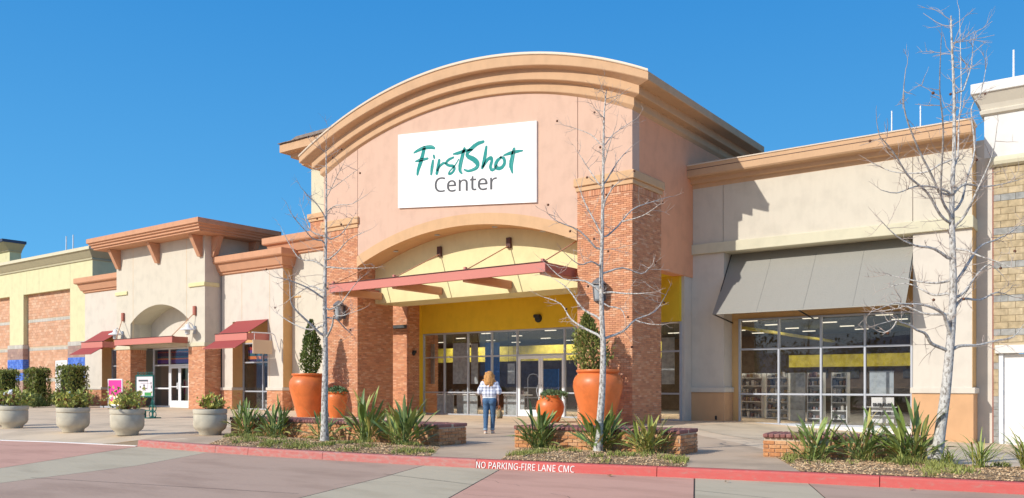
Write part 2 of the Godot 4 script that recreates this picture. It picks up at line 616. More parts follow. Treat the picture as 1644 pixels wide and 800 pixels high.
	(M.plaid as StandardMaterial3D).uv1_world_triplanar = false
	mat("leaf_dead", lin(0.42, 0.25, 0.11), 0.9)
	(M.leaf_dead as StandardMaterial3D).cull_mode = BaseMaterial3D.CULL_DISABLED
	mat("lantern_metal", lin(0.16, 0.16, 0.165), 0.5)
	mat("lantern_glass", lin(0.34, 0.36, 0.37), 0.4)
	mat("goods_dark", lin(0.07, 0.075, 0.08), 0.5, speck, Vector3.ONE * 2)
	for i in 6:
		mat("goods_%d" % i, [lin(0.12, 0.13, 0.14), lin(0.50, 0.48, 0.44), lin(0.26, 0.17, 0.16), lin(0.36, 0.27, 0.14), lin(0.20, 0.23, 0.27), lin(0.66, 0.66, 0.64)][i], 0.5)
	var lm := StandardMaterial3D.new()
	lm.resource_name = "ceiling_lamp"
	lm.albedo_color = Color(0.9, 0.9, 0.85)
	lm.emission_enabled = true
	lm.emission = Color(1.0, 0.96, 0.86)
	lm.emission_energy_multiplier = 1.1
	M["lamp_glow"] = lm


const KERB := [Vector2(-19.3, -10.95), Vector2(-16.2, -10.88), Vector2(-14, -11.0), Vector2(-11.5, -11.25), Vector2(-9.5, -11.55), Vector2(-7.5, -11.9), Vector2(-5.3, -12.4), Vector2(-3.9, -12.7), Vector2(-1.1, -13.1), Vector2(6, -13.9), Vector2(16, -14.8)]
const RAMP := [Vector2(-150, 8), Vector2(-60, -4), Vector2(-30, -8.8), Vector2(-24.1, -9.95), Vector2(-22.3, -10.45), Vector2(-19.3, -10.95)]


func along(line: Array, x: float) -> float:
	for i in line.size() - 1:
		if x <= line[i + 1].x:
			return lerpf(line[i].y, line[i + 1].y, clampf((x - line[i].x) / (line[i + 1].x - line[i].x), 0, 1))
	return line[-1].y


func edge_z(x: float) -> float:
	return along(RAMP, x) if x < -19.3 else along(KERB, x)


# height of the plaza: level, falling a little towards the right wing, ramped down to the street on the left
func lie(x: float, z: float) -> float:
	var y := -0.06 * maxf(0, x + 12.0) * smoothstep(18.0, 27.0, -z)
	if x < -19.0:
		var d := edge_z(x) - z
		y -= 0.14 * (1.0 - smoothstep(0.0, 1.7, d)) * smoothstep(-19.0, -20.6, x)
	return y


func strip_between(a: Array, b: Array) -> Array:
	var out := []
	for p: Vector2 in a: out.append(p)
	for i in range(b.size() - 1, -1, -1): out.append(b[i])
	return out


func kerb_run(x0: float, x1: float, dz := 0.0) -> Array:
	var out := []
	var n := maxi(2, int(absf(x1 - x0) / 0.5) + 1)
	for i in n:
		var x := lerpf(x0, x1, float(i) / (n - 1))
		out.append(Vector2(x, edge_z(x) + dz))
	return out


# a patch of ground that follows the plaza, its outline filled by a fine grid
func patch(pts: Array, lift: float, step := 0.6) -> SurfaceTool:
	var poly := PackedVector2Array(pts)
	var lo := poly[0]
	var hi := poly[0]
	for p in poly:
		lo = lo.min(p)
		hi = hi.max(p)
	var s := S()
	var nx := int(ceil((hi.x - lo.x) / step))
	var nz := int(ceil((hi.y - lo.y) / step))
	for i in nx:
		for k in nz:
			var a := lo + Vector2(i, k) * step
			var cell := PackedVector2Array([a, a + Vector2(step, 0), a + Vector2(step, step), a + Vector2(0, step)])
			for piece in Geometry2D.intersect_polygons(poly, cell):
				var ix := Geometry2D.triangulate_polygon(piece)
				for j in range(0, ix.size(), 3):
					var v := []
					for m in 3:
						var p: Vector2 = piece[ix[j + m]]
						v.append(Vector3(p.x, lie(p.x, p.y) + lift, p.y))
					tri(s, v[0], v[1], v[2], Vector3.UP)
	return s


func mound(pts: Array, lift: float, high: float, step := 0.22) -> SurfaceTool:
	var poly := PackedVector2Array(pts)
	var f := FastNoiseLite.new()
	f.frequency = 1.3
	f.seed = 4
	var lo := poly[0]
	var hi := poly[0]
	for p in poly:
		lo = lo.min(p)
		hi = hi.max(p)
	var s := S()
	s.set_smooth_group(0)
	for i in int(ceil((hi.x - lo.x) / step)):
		for k in int(ceil((hi.y - lo.y) / step)):
			var a := lo + Vector2(i, k) * step
			var cell := PackedVector2Array([a, a + Vector2(step, 0), a + Vector2(step, step), a + Vector2(0, step)])
			for piece in Geometry2D.intersect_polygons(poly, cell):
				var ix := Geometry2D.triangulate_polygon(piece)
				for j in range(0, ix.size(), 3):
					var v := []
					for m in 3: v.append(on_mound(poly, piece[ix[j + m]], lift, high, f))
					tri(s, v[0], v[1], v[2], Vector3.UP)
	return s


func on_mound(poly: PackedVector2Array, p: Vector2, lift: float, high: float, f: FastNoiseLite) -> Vector3:
	var d := 9.0
	for e in poly.size():
		d = minf(d, p.distance_to(Geometry2D.get_closest_point_to_segment(p, poly[e], poly[(e + 1) % poly.size()])))
	var y := lie(p.x, p.y) + lift + high * smoothstep(0.0, 0.5, d) * (0.75 + 0.5 * f.get_noise_2d(p.x, p.y))
	return Vector3(p.x, y, p.y)


var beds := []


func ground() -> void:
	# the street and its stained concrete panels
	var far := [Vector2(-400, 14), Vector2(-150, 8.6), Vector2(-60, -3.4), Vector2(-30, -8.2), Vector2(-19.3, -10.4), Vector2(-5.3, -11.8), Vector2(16, -14.2), Vector2(400, -50), Vector2(900, 900), Vector2(-900, 900)]
	tag(put("street", sheet(S(), far, -0.162, 0.4), M.street_mauve), "", "", "", "structure")
	var a := [Vector2(-19.15, 0), Vector2(-16.06, -6.6), Vector2(-5.7, 8)]
	var lines := [
		[Vector2(-19.15, -10.98), Vector2(-16.06, -6.6), Vector2(-5.7, 8)],
		[Vector2(-16.2, -10.9), Vector2(-14.56, -8.28), Vector2(-13.59, -5.59), Vector2(-4.1, 8)],
		[Vector2(-10.38, -11.42), Vector2(-9.55, -9.51), Vector2(-8.66, -7.13), Vector2(-2.4, 8)],
		[Vector2(-8.82, -11.66), Vector2(-7.1, -8.28), Vector2(0.9, 8)],
		[Vector2(-5.51, -12.36), Vector2(-4.54, -10.16), Vector2(3.05, 8)],
		[Vector2(-3.85, -12.72), Vector2(-3.17, -11.16), Vector2(5.07, 8)],
	]
	var base := kerb_run(-60, 15, 0.01)
	base.append(Vector2(15, 8.2))
	base.append(Vector2(-60, 8.2))
	tag(put("street_joints", sheet(S(), base, -0.157, 0.02), M.street_joint), "", "", "", "structure")
	var first := kerb_run(-60, -19.17, 0.03)
	first.append_array([lines[0][1] - Vector2(0.012, 0), lines[0][2] - Vector2(0.012, 0), Vector2(-60, 8)])
	tag(put("street_panel", sheet(S(), first, -0.15, 0.02), M.street_red), "", "", "", "structure")
	var skins := [M.street_grey, M.street_mauve, M.street_grey, M.street_red, M.street_grey, M.street_mauve]
	for i in 6:
		var l: Array = lines[i]
		var r: Array = lines[i + 1] if i < 5 else [Vector2(15, edge_z(15)), Vector2(15, 8)]
		var top := kerb_run(l[0].x + 0.012, r[0].x - 0.012, 0.012)
		var pts := []
		pts.append_array(top)
		for k in range(1, r.size()): pts.append(r[k] - Vector2(0.012, 0))
		for k in range(l.size() - 1, 0, -1): pts.append(l[k] + Vector2(0.012, 0))
		tag(put("street_panel", sheet(S(), pts, -0.15, 0.02), skins[i]), "", "", "", "structure")
	# saw cuts and a few hairline cracks across the panels
	var cuts_s := S()
	var seams := [[Vector2(-14.0, -6.2), Vector2(-9.0, -7.4)], [Vector2(-9.9, -9.9), Vector2(-7.75, -9.6)], [Vector2(-4.85, -10.9), Vector2(-3.05, -10.6)], [Vector2(-3.0, -10.4), Vector2(4.0, -11.4)], [Vector2(-20.0, -7.0), Vector2(-15.7, -6.2)]]
	for l: Array in seams:
		var d: Vector2 = (l[1] - l[0]).normalized().orthogonal() * 0.006
		var q := []
		for w: Vector2 in [l[0] + d, l[1] + d, l[1] - d, l[0] - d]: q.append(Vector3(w.x, -0.146, w.y))
		quad(cuts_s, q[0], q[1], q[2], q[3], Vector3.UP)
	for c in 9:
		var p := Vector2(rng.randf_range(-15, 0), rng.randf_range(-10.5, -5.5))
		var dir := Vector2.from_angle(rng.randf() * TAU)
		for k in rng.randi_range(5, 11):
			dir = dir.rotated(rng.randf_range(-0.7, 0.7))
			var n := p + dir * rng.randf_range(0.12, 0.3)
			var w := dir.orthogonal() * rng.randf_range(0.0015, 0.004)
			quad(cuts_s, Vector3(p.x + w.x, -0.1465, p.y + w.y), Vector3(n.x + w.x, -0.1465, n.y + w.y), Vector3(n.x - w.x, -0.1465, n.y - w.y), Vector3(p.x - w.x, -0.1465, p.y - w.y), Vector3.UP)
			p = n
	tag(put("street_cracks", cuts_s, M.street_joint), "", "", "", "structure")
	# the plaza up to the buildings
	var pl := kerb_run(-150, -19.3)
	pl.append_array(kerb_run(-19.3, 16, -0.16))
	pl.append_array([Vector2(16, -34), Vector2(-26.3, -34), Vector2(-150, -40)])
	var s := S()
	var poly := PackedVector2Array(pl)
	var xs := []
	var x := -150.0
	while x < 16.0:
		xs.append(x)
		x += 4.0 if x < -60 else 1.0 if x < -26 else 0.5
	xs.append(16.0)
	for i in xs.size() - 1:
		var rows := []
		for e in 2:
			var px: float = xs[i + e]
			var z0 := edge_z(px) - (0.0 if px <= -19.3 else 0.155)
			var col := []
			for k in 41:
				var t := pow(k / 40.0, 1.6)
				var z := lerpf(z0, -36.0, t)
				col.append(Vector3(px, lie(px, z), z))
			rows.append(col)
		for k in 40:
			quad(s, rows[0][k], rows[1][k], rows[1][k + 1], rows[0][k + 1], Vector3.UP)
	tag(put("plaza", s, M.plaza_concrete), "", "", "", "structure")
	# the brown stained bands that run on from the street
	var band := [Vector2(-19.8, -11.2), Vector2(-23.4, -16.8), Vector2(-17.2, -19.3), Vector2(-12.6, -25.2), Vector2(-11.0, -23.6), Vector2(-4.9, -15.4), Vector2(-3.6, -13.2)]
	var kb := kerb_run(-3.4, -19.6, -0.17)
	band.append_array(kb)
	tag(put("plaza_band", patch(band, 0.005, 1.0), M.plaza_tan), "", "", "", "structure")
	var walk := [Vector2(-3.8, -16.6), Vector2(-11.6, -25.4), Vector2(-11.5, -29.3), Vector2(12, -29.3), Vector2(12, -15.6)]
	tag(put("plaza_walk", patch(walk, 0.004, 1.0), M.plaza_grey), "", "", "", "structure")
	# sawn joints of the plaza
	var j := S()
	for l: Array in [[Vector2(-36, -15.2), Vector2(-20.0, -15.2)], [Vector2(-36, -18.6), Vector2(-20, -18.6)], [Vector2(-40, -22.4), Vector2(-10, -22.4)], [Vector2(-29, -11), Vector2(-29, -25)], [Vector2(-24, -12), Vector2(-24, -24.5)],
			[Vector2(-20, -13), Vector2(-20, -25)], [Vector2(-16, -19.6), Vector2(-16, -28)], [Vector2(-24.6, -25.6), Vector2(-13, -25.6)], [Vector2(-8, -20.6), Vector2(-8, -29)], [Vector2(-11, -26), Vector2(10, -26)], [Vector2(-7.2, -20), Vector2(10, -20)], [Vector2(-2, -16.4), Vector2(-2, -29)],
			[Vector2(-34, -12.5), Vector2(-34, -26)], [Vector2(-40, -12.5), Vector2(-40, -27)], [Vector2(-46, -12.5), Vector2(-46, -26)], [Vector2(-52, -12.5), Vector2(-52, -26)]]:
		var n := int(l[0].distance_to(l[1]) / 0.8) + 1
		var d: Vector2 = (l[1] - l[0]).normalized().orthogonal() * 0.007
		for i in n:
			var p: Vector2 = l[0].lerp(l[1], float(i) / n)
			var q: Vector2 = l[0].lerp(l[1], float(i + 1) / n)
			var v := []
			for w: Vector2 in [p + d, q + d, q - d, p - d]: v.append(Vector3(w.x, lie(w.x, w.y) + 0.009, w.y))
			quad(s, v[0], v[1], v[2], v[3], Vector3.UP)
			quad(j, v[0], v[1], v[2], v[3], Vector3.UP)
	tag(put("plaza_joints", j, M.street_joint), "", "", "", "structure")
	# kerb: cast in lengths, painted red
	var kerb := Node3D.new()
	kerb.name = "kerb"
	add_child(kerb)
	tag(kerb, "", "", "", "structure")
	var cuts := [-19.2, -16.0, -14.93, -12.8, -9.3, -6.1, -2.89, 0.4, 3.7, 7.0, 10.3, 13.6]
	for i in cuts.size() - 1:
		var rows := []
		var prof := [Vector2(-0.16, 0.003), Vector2(-0.03, 0.003), Vector2(-0.008, -0.006), Vector2(0, -0.028), Vector2(0.012, -0.16), Vector2(-0.16, -0.16)]
		for p in kerb_run(cuts[i] + 0.006, cuts[i + 1] - 0.006):
			var t := (Vector2(p.x + 0.2, edge_z(p.x + 0.2)) - Vector2(p.x - 0.2, edge_z(maxf(-19.3, p.x - 0.2)))).normalized()
			var o := Vector3(-t.y, 0, t.x)
			var row := []
			for q: Vector2 in prof: row.append(Vector3(p.x, q.y, p.y) + o * q.x)
			rows.append(row)
		var ks := S()
		skin(ks, rows, PackedVector2Array(prof))
		put("kerb_segment", ks, M.kerb_worn if cuts[i] < -9.4 else M.kerb_red, kerb)
	# flush white edge where the plaza ramps down to the street
	var gut := kerb_run(-60, -19.25, 0.03)
	var back := kerb_run(-60, -19.25, -0.09)
	tag(put("ramp_edge", sheet(S(), strip_between(gut, back), -0.138, 0.03), M.white_paint), "", "", "", "structure")
	var words := lettering("NO PARKING-FIRE LANE CMC", "Droid Sans", 1.86, 0.112, 0.004, 500)
	var wt := put("kerb_lettering", words, M.white_paint, kerb)
	var d2 := Vector3(1.85, 0, -0.335).normalized()
	var up := Vector3(0, 1, -0.09).normalized()
	wt.transform = Transform3D(Basis(d2, up, d2.cross(up)), Vector3(-8.37, -0.088, edge_z(-8.37) + 0.014))
	# planting beds
	var b1 := [Vector2(-16.5, -11.06), Vector2(-19.2, -13.6), Vector2(-11.85, -13.55), Vector2(-10.4, -11.62)]
	b1.append_array(kerb_run(-10.6, -16.4, -0.17))
	var b2 := [Vector2(-8.95, -11.85), Vector2(-10.33, -14.3), Vector2(-6.7, -14.62), Vector2(-5.72, -12.52)]
	b2.append_array(kerb_run(-5.8, -8.9, -0.17))
	var b3 := [Vector2(-4.05, -12.9), Vector2(-5.2, -15.2), Vector2(-3.0, -15.75), Vector2(-2.4, -15.35), Vector2(12, -16.2)]
	b3.append_array(kerb_run(12, -4.0, -0.17))
	beds = [b1, b2, b3]
	for b: Array in beds:
		tag(put("mulch_bed", mound(b, 0.008, 0.05), M.mulch), "", "", "", "structure")
	var b4 := [Vector2(-66, -30.0), Vector2(-66, -28.7), Vector2(-58.6, -27.7), Vector2(-56.8, -27.4), Vector2(-56.3, -29.9)]
	tag(put("garden_bed", mound(b4, 0.01, 0.06, 0.6), M.mulch), "", "", "", "structure")


func lettering(words: String, font: String, wide: float, high: float, thick: float, weight := 400) -> ArrayMesh:
	var t := TextMesh.new()
	t.text = words
	var f := SystemFont.new()
	f.font_names = PackedStringArray([font])
	f.font_weight = weight
	t.font = f
	t.font_size = 48
	t.depth = 0.02
	t.pixel_size = 0.01
	var arr := t.get_mesh_arrays() if t.has_method("get_mesh_arrays") else t.surface_get_arrays(0)
	var v: PackedVector3Array = arr[Mesh.ARRAY_VERTEX]
	var lo := v[0]
	var hi := v[0]
	for p in v:
		lo = lo.min(p)
		hi = hi.max(p)
	var k := Vector3(wide, high, thick) / (hi - lo)
	for i in v.size(): v[i] = (v[i] - (lo + hi) * 0.5) * k
	arr[Mesh.ARRAY_VERTEX] = v
	var am := ArrayMesh.new()
	am.add_surface_from_arrays(Mesh.PRIMITIVE_TRIANGLES, arr)
	return am


# ---------------------------------------------------------------- brickwork
var unit_brick: ArrayMesh


func brick_places(places: Array, tints: Array, origin: Vector3, right: Vector3, out: Vector3, w: float, h: float, palette: Array, L := 0.203, H := 0.058, J := 0.0098, soldier := false) -> void:
	var row := 0
	var y := J
	while y + H * 0.6 < h:
		var hh := minf(H, h - y)
		var x := -(L + J) * 0.5 if row % 2 == 1 else 0.0
		while x < w - 0.02:
			var a := maxf(x, 0.0)
			var b := minf(x + L, w)
			if b - a > 0.03:
				var c: Color = palette[rng.randi() % palette.size()]
				var k := rng.randf_range(0.92, 1.09)
				places.append(Transform3D(Basis(right * (b - a), Vector3.UP * hh, out * 0.034), origin + right * (a + b) * 0.5 + Vector3.UP * (y + hh * 0.5) + out * rng.randf_range(-0.008, -0.004)))
				tints.append(Color(c.r * k, c.g * k, c.b * k))
			x += L + J
		y += H + J
		row += 1


func red_palette() -> Array:
	return [Color(0.643, 0.293, 0.154), Color(0.680, 0.320, 0.174), Color(0.704, 0.364, 0.206), Color(0.601, 0.266, 0.143), Color(0.661, 0.302, 0.165), Color(0.723, 0.409, 0.253), Color(0.550, 0.248, 0.141), Color(0.673, 0.315, 0.164)]


# a brick pier: faces f = front, r = right, l = left
func pier(parent: Node, called: String, x0: float, x1: float, z0: float, z1: float, y0: float, y1: float, faces := "frl", soldiers := true) -> Node3D:
	var core := put(called, bx(x0 + 0.014, y0, z0 - 0.014, x1 - 0.014, y1, z1 + 0.014), M.mortar, parent)
	var pl := []
	var ti := []
	var pal := red_palette()
	var hs := y1 - y0 - (0.22 if soldiers else 0.0)
	for f in faces:
		var o := Vector3(x0, y0, z0)
		var r := Vector3.RIGHT
		var n := Vector3.BACK
		var w := x1 - x0
		if f == "r":
			o = Vector3(x1, y0, z0)
			r = Vector3.FORWARD
			n = Vector3.RIGHT
			w = absf(z1 - z0)
		elif f == "l":
			o = Vector3(x0, y0, z1)
			r = Vector3.BACK
			n = Vector3.LEFT
			w = absf(z1 - z0)
		brick_places(pl, ti, o, r, n, w, hs, pal)
		if soldiers:
			brick_places(pl, ti, o + Vector3.UP * hs, r, n, w, 0.215, pal, 0.058, 0.2, 0.0098)
	scatter("bricks", unit_brick, M.brick_tinted, pl, ti, core)
	return core


func arc_y(x: float, half: float, apex: float, end: float, cx: float) -> float:
	var sag := apex - end
	var r := (half * half + sag * sag) / (2.0 * sag)
	return apex - r + sqrt(maxf(0, r * r - (x - cx) * (x - cx)))


func arc_pts(x0: float, x1: float, half: float, apex: float, end: float, cx: float, n := 36) -> Array:
	var out := []
	for i in n + 1:
		var x := lerpf(x0, x1, float(i) / n)
		out.append(Vector2(x, arc_y(x, half, apex, end, cx)))
	return out


func pane(parent: Node, x0: float, x1: float, y0: float, y1: float, z: float) -> void:
	var s := S()   # double glazing: two sheets
	for d: float in [0.009, -0.009]:
		quad(s, Vector3(x0, y0, z + d), Vector3(x1, y0, z + d), Vector3(x1, y1, z + d), Vector3(x0, y1, z + d), Vector3.BACK)
	put("pane", s, M.glass, parent)


func tower() -> void:
	unit_brick = box(S(), -Vector3.ONE * 0.5, Vector3.ONE * 0.5, 0.035).commit()
	var cx := (XL + XR) * 0.5
	var xi0 := XL + COL       # inner edges of the two piers
	var xi1 := XR - COL
	var o := thing("entrance_tower", "tall pink entrance tower with arched orange cornice and brick piers", "building")
	# brick piers and their caps
	for e in 2:
		var a := XL if e == 0 else xi1
		var p := pier(o, "brick_pier", a, a + COL, T, T - COL, -0.3, 8.0)
		var c := S()
		box(c, Vector3(a - 0.05, 8.0, T - COL - 0.05), Vector3(a + COL + 0.05, 8.16, T + 0.05), 0.012)
		box(c, Vector3(a - 0.11, 8.162, T - COL - 0.11), Vector3(a + COL + 0.11, 8.45, T + 0.11), 0.02)
		put("pier_cap", c, M.arch_trim, p)
	# front wall in three bays with control joints between
	var half := (XR - XL) * 0.5
	var bays := [[XL, xi0 - 0.012, 0], [xi0 + 0.012, xi1 - 0.012, 1], [xi1 + 0.012, XR, 0]]
	for b: Array in bays:
		var pts := arc_pts(b[0], b[1], half, 12.5, 10.75, cx, 24)
		if b[2] == 0:
			pts.append_array([Vector2(b[1], 8.3), Vector2(b[0], 8.3)])
		else:
			var low := arc_pts(xi0 + 0.012, xi1 - 0.012, 5.46, 7.84, 6.76, cx, 30)
			low.reverse()
			pts.append_array(low)
		put("front_wall", slab(S(), pts, T - 0.004, T - 0.5), M.pink_stucco, o)
	for x: float in [xi0, xi1]:
		put("wall_joint", bx(x - 0.05, 8.4, T - 0.03, x + 0.05, 11.3, T - 0.2), M.joint, o)
	# arched band round the portico and its curved soffit
	var outer := arc_pts(xi0 + 0.003, xi1 - 0.003, 5.46, 7.84, 6.76, cx, 40)
	var inner := arc_pts(xi0 + 0.003, xi1 - 0.003, 5.46, 7.42, 6.32, cx, 40)
	inner.reverse()
	var ring := outer.duplicate()
	ring.append_array(inner)
	var arch := put("arch_band", slab(S(), ring, T + 0.05, -25.78), M.arch_trim, o)
	for x: float in [-24.6, -22.3, -19.4, -17.2]:
		var yy := arc_y(x, 5.46, 7.42, 6.32, cx) - 0.012
		put("downlight", lathe(S(), [Vector2(0.0, 0.0), Vector2(0.10, 0.0), Vector2(0.12, 0.02), Vector2(0.10, 0.03)], 14, Vector3(x, yy - 0.02, -25.3)), M.lamp_metal, arch)
	# side walls, held up over the open side of the portico
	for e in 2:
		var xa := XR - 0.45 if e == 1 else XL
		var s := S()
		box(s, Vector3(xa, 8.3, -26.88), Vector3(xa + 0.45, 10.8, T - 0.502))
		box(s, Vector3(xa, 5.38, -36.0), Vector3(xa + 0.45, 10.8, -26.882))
		put("side_wall", s, M.pink_warm_shade, o)  # front pink deepened to orange, so warm shade sits in the colour
	put("back_wall", bx(XL, 4.4, -36.0, XR, 10.8, -36.3), M.pink_warm_shade, o)
	var vault := arc_pts(XL + 0.46, XR - 0.46, half - 0.46, 12.4, 10.7, cx, 24)
	vault.append_array([Vector2(XR - 0.46, 10.5), Vector2(XL + 0.46, 10.5)])
	put("roof", slab(S(), vault, T - 0.51, -35.9), M.khaki_cornice, o)
	# stepped arched cornice in front: profile points (out, height at the crown, height at the ends)
	# (out in front, out at the side, height at the crown, height at the ends)
	var prof := [[-0.3, 0.0, 12.17, 10.44], [0.0, 0.0, 12.17, 10.44], [0.09, 0.11, 12.19, 10.53], [0.10, 0.12, 12.21, 10.55], [0.10, 0.12, 12.545, 10.785], [0.30, 0.40, 12.545, 10.79], [0.32, 0.42, 12.565, 10.81], [0.32, 0.42, 12.95, 11.065], [0.60, 0.88, 12.94, 11.06], [0.62, 0.90, 12.96, 11.08], [0.62, 0.90, 13.36, 11.335], [0.60, 0.88, 13.38, 11.35], [-0.3, 0.0, 13.38, 11.35]]
	var rows := []
	for i in 61:
		var u := lerpf(-1, 1, i / 60.0)
		var row := []
		for p: Array in prof:
			var hw: float = half + p[1]
			var x := cx + u * hw
			row.append(Vector3(x, arc_y(x, hw, p[2], p[3], cx), T + p[0]))
		rows.append(row)
	var cs := S()
	var flat := []
	for p: Array in prof: flat.append(Vector2(p[0], p[2]))
	skin(cs, rows, PackedVector2Array(flat))
	var cor := put("arched_cornice", cs, M.terracotta_trim, o)
	# thin metal coping on top of the arch
	rows = []
	for i in 61:
		var u := lerpf(-0.997, 0.997, i / 60.0)
		var row := []
		for p: Array in [[-0.32, 0.0, 13.382, 11.352], [0.60, 0.88, 13.382, 11.352], [0.645, 0.925, 13.33, 11.305], [0.66, 0.94, 13.35, 11.33], [0.65, 0.93, 13.43, 11.39], [-0.32, 0.0, 13.43, 11.39]]:
			var hw: float = half + p[1]
			var x := cx + u * hw
			row.append(Vector3(x, arc_y(x, hw, p[2], p[3], cx), T + p[0]))
		rows.append(row)
	cs = S()
	skin(cs, rows, PackedVector2Array([Vector2(0, 0), Vector2(1, 0), Vector2(1.1, -0.1), Vector2(1.2, 0), Vector2(1.1, 0.1), Vector2(0, 0.1)]))
	put("coping", cs, M.coping, cor)
	var side := []
	for e in 2:
		var srow := [[], []]
		side = []
		for p: Array in prof:
			side.append(Vector2(p[1] if p[0] >= 0 else -0.3, p[3]))
			for k in 2: srow[k].append(Vector3(XR + side[-1].x if e == 1 else XL - side[-1].x, p[3], T + p[0] if k == 0 else -34.7))
		var sc := S()
		skin(sc, srow, PackedVector2Array(side))
		put("side_cornice", sc, M.terracotta_trim, o)
	# pale panel that hangs behind the arch, and the portico behind it
	put("header_panel", bx(xi0 + 0.004, 4.85, -25.782, xi1 - 0.004, 8.2, -27.4), M.pale_yellow_stucco, o)
	put("portico_ceiling", bx(xi0 - 0.2, 5.38, -27.41, XR - 0.46, 5.6, -29.2), M.yellow_stucco, o)
	put("yellow_wall", bx(xi0 + 0.004, 3.70, -28.74, -13.42, 5.378, -29.05), M.yellow_stucco, o)
	put("yellow_return", bx(xi0 - 0.09, -0.1, -28.594, xi0 + 0.003, 5.378, -29.04), M.yellow_stucco, o)
	pier(o, "inner_pier", xi0 - 0.09, xi0, -27.87, -28.59, -0.3, 5.37, "frl", false)
	put("yellow_end", bx(-13.42, -0.1, -28.90, -13.30, 5.378, W + 0.01), M.rose_cream, o)
	# glazing: mullions, rails, panes, and a pair of doors
	var fr := S()
	var xs := [-26.28, -25.02, -23.64, -22.31, -20.94, -18.56, -17.25, -15.95, -14.65, -13.45]
	for x: float in xs:
		box(fr, Vector3(x - 0.032, -0.05, G - 0.06), Vector3(x + 0.032, 3.70, G + 0.06), 0.006)
	for i in xs.size() - 1:
		var a: float = xs[i] + 0.033
		var b: float = xs[i + 1] - 0.033
		var ys := [0.03, 1.01, 2.60, 3.665] if i != 4 else [2.60, 3.665]
		for y: float in ys:
			box(fr, Vector3(a, y - 0.032, G - 0.055), Vector3(b, y + 0.032, G + 0.055), 0.006)
		for k in ys.size() - 1:
			pane(o, a, b, ys[k] + 0.033, ys[k + 1] - 0.033, G)
	put("window_frame", fr, M.silver_frame, o)
	for e in 2:
		var a := -20.905 if e == 0 else -19.745
		var b := a + 1.15
		var d := S()
		box(d, Vector3(a, 0.02, G - 0.03), Vector3(a + 0.10, 2.56, G + 0.03), 0.006)
		box(d, Vector3(b - 0.10, 0.02, G - 0.03), Vector3(b, 2.56, G + 0.03), 0.006)
		box(d, Vector3(a + 0.101, 0.02, G - 0.03), Vector3(b - 0.101, 0.30, G + 0.03), 0.006)
		box(d, Vector3(a + 0.101, 2.44, G - 0.03), Vector3(b - 0.101, 2.56, G + 0.03), 0.006)
		var door := put("door", d, M.white_frame, o)
		pane(door, a + 0.101, b - 0.101, 0.301, 2.439, G)
		var hx := b - 0.06 if e == 0 else a + 0.06
		var sg := -1.0 if e == 0 else 1.0
		put("handle", tube(S(), [Vector3(hx, 0.85, G + 0.03), Vector3(hx + sg * 0.02, 0.87, G + 0.10), Vector3(hx + sg * 0.07, 1.10, G + 0.12), Vector3(hx + sg * 0.02, 1.33, G + 0.10), Vector3(hx, 1.35, G + 0.03)], [0.018, 0.018, 0.018, 0.018, 0.018], 8), M.lamp_metal, door)


func rear_block() -> void:
	var z := -29.5
	var o := thing("rear_block", "cream rear block with tiled roof edge behind the left end of the tower", "building")
	pier(o, "brick_base", -34.9, -27.0, z, z - 1.2, -0.3, 9.95, "fr")
	var c := S()
	box(c, Vector3(-34.98, 9.95, z - 1.2), Vector3(-27, 10.10, z + 0.07), 0.01)
	box(c, Vector3(-35.05, 10.102, z - 1.2), Vector3(-27, 10.36, z + 0.13), 0.02)
	put("ledge", c, M.arch_trim, o)
	put("wall", bx(-34.84, 10.36, z, -27.0, 13.0, z - 6), M.ivory_band, o)
	var prof := [Vector2(-0.3, 12.75), Vector2(0.02, 12.75), Vector2(0.35, 12.95), Vector2(0.35, 13.15), Vector2(0.75, 13.3), Vector2(0.75, 13.5), Vector2(1.15, 13.55), Vector2(1.15, 13.95), Vector2(-0.3, 13.95)]
	var s := S()
	cornice_x(s, prof, -34.84, -27.0, z, 1.0, 0.0)
	cornice_z(s, prof, z, z - 6, -34.84, -1.0, 1.0, 0.0)
	put("cornice", s, M.terracotta_trim, o)
	var roof := put("roof", slab(S(), [Vector2(-36.0, 13.951), Vector2(-27, 13.951), Vector2(-27, 14.3), Vector2(-35.0, 14.3)], z + 0.9, z - 6), M.roof_tile, o)
	for i in 26:
		for k in 3:
			var x := -36.05 + i * 0.35
			var y := 13.98 + k * 0.13 + rng.randf() * 0.015
			var zz := z + 1.25 - k * 0.36
			put("tile", bx(x + 0.012, y, zz, x + 0.33, y + 0.035, zz - 0.42, 0.008), M.roof_tile, roof)


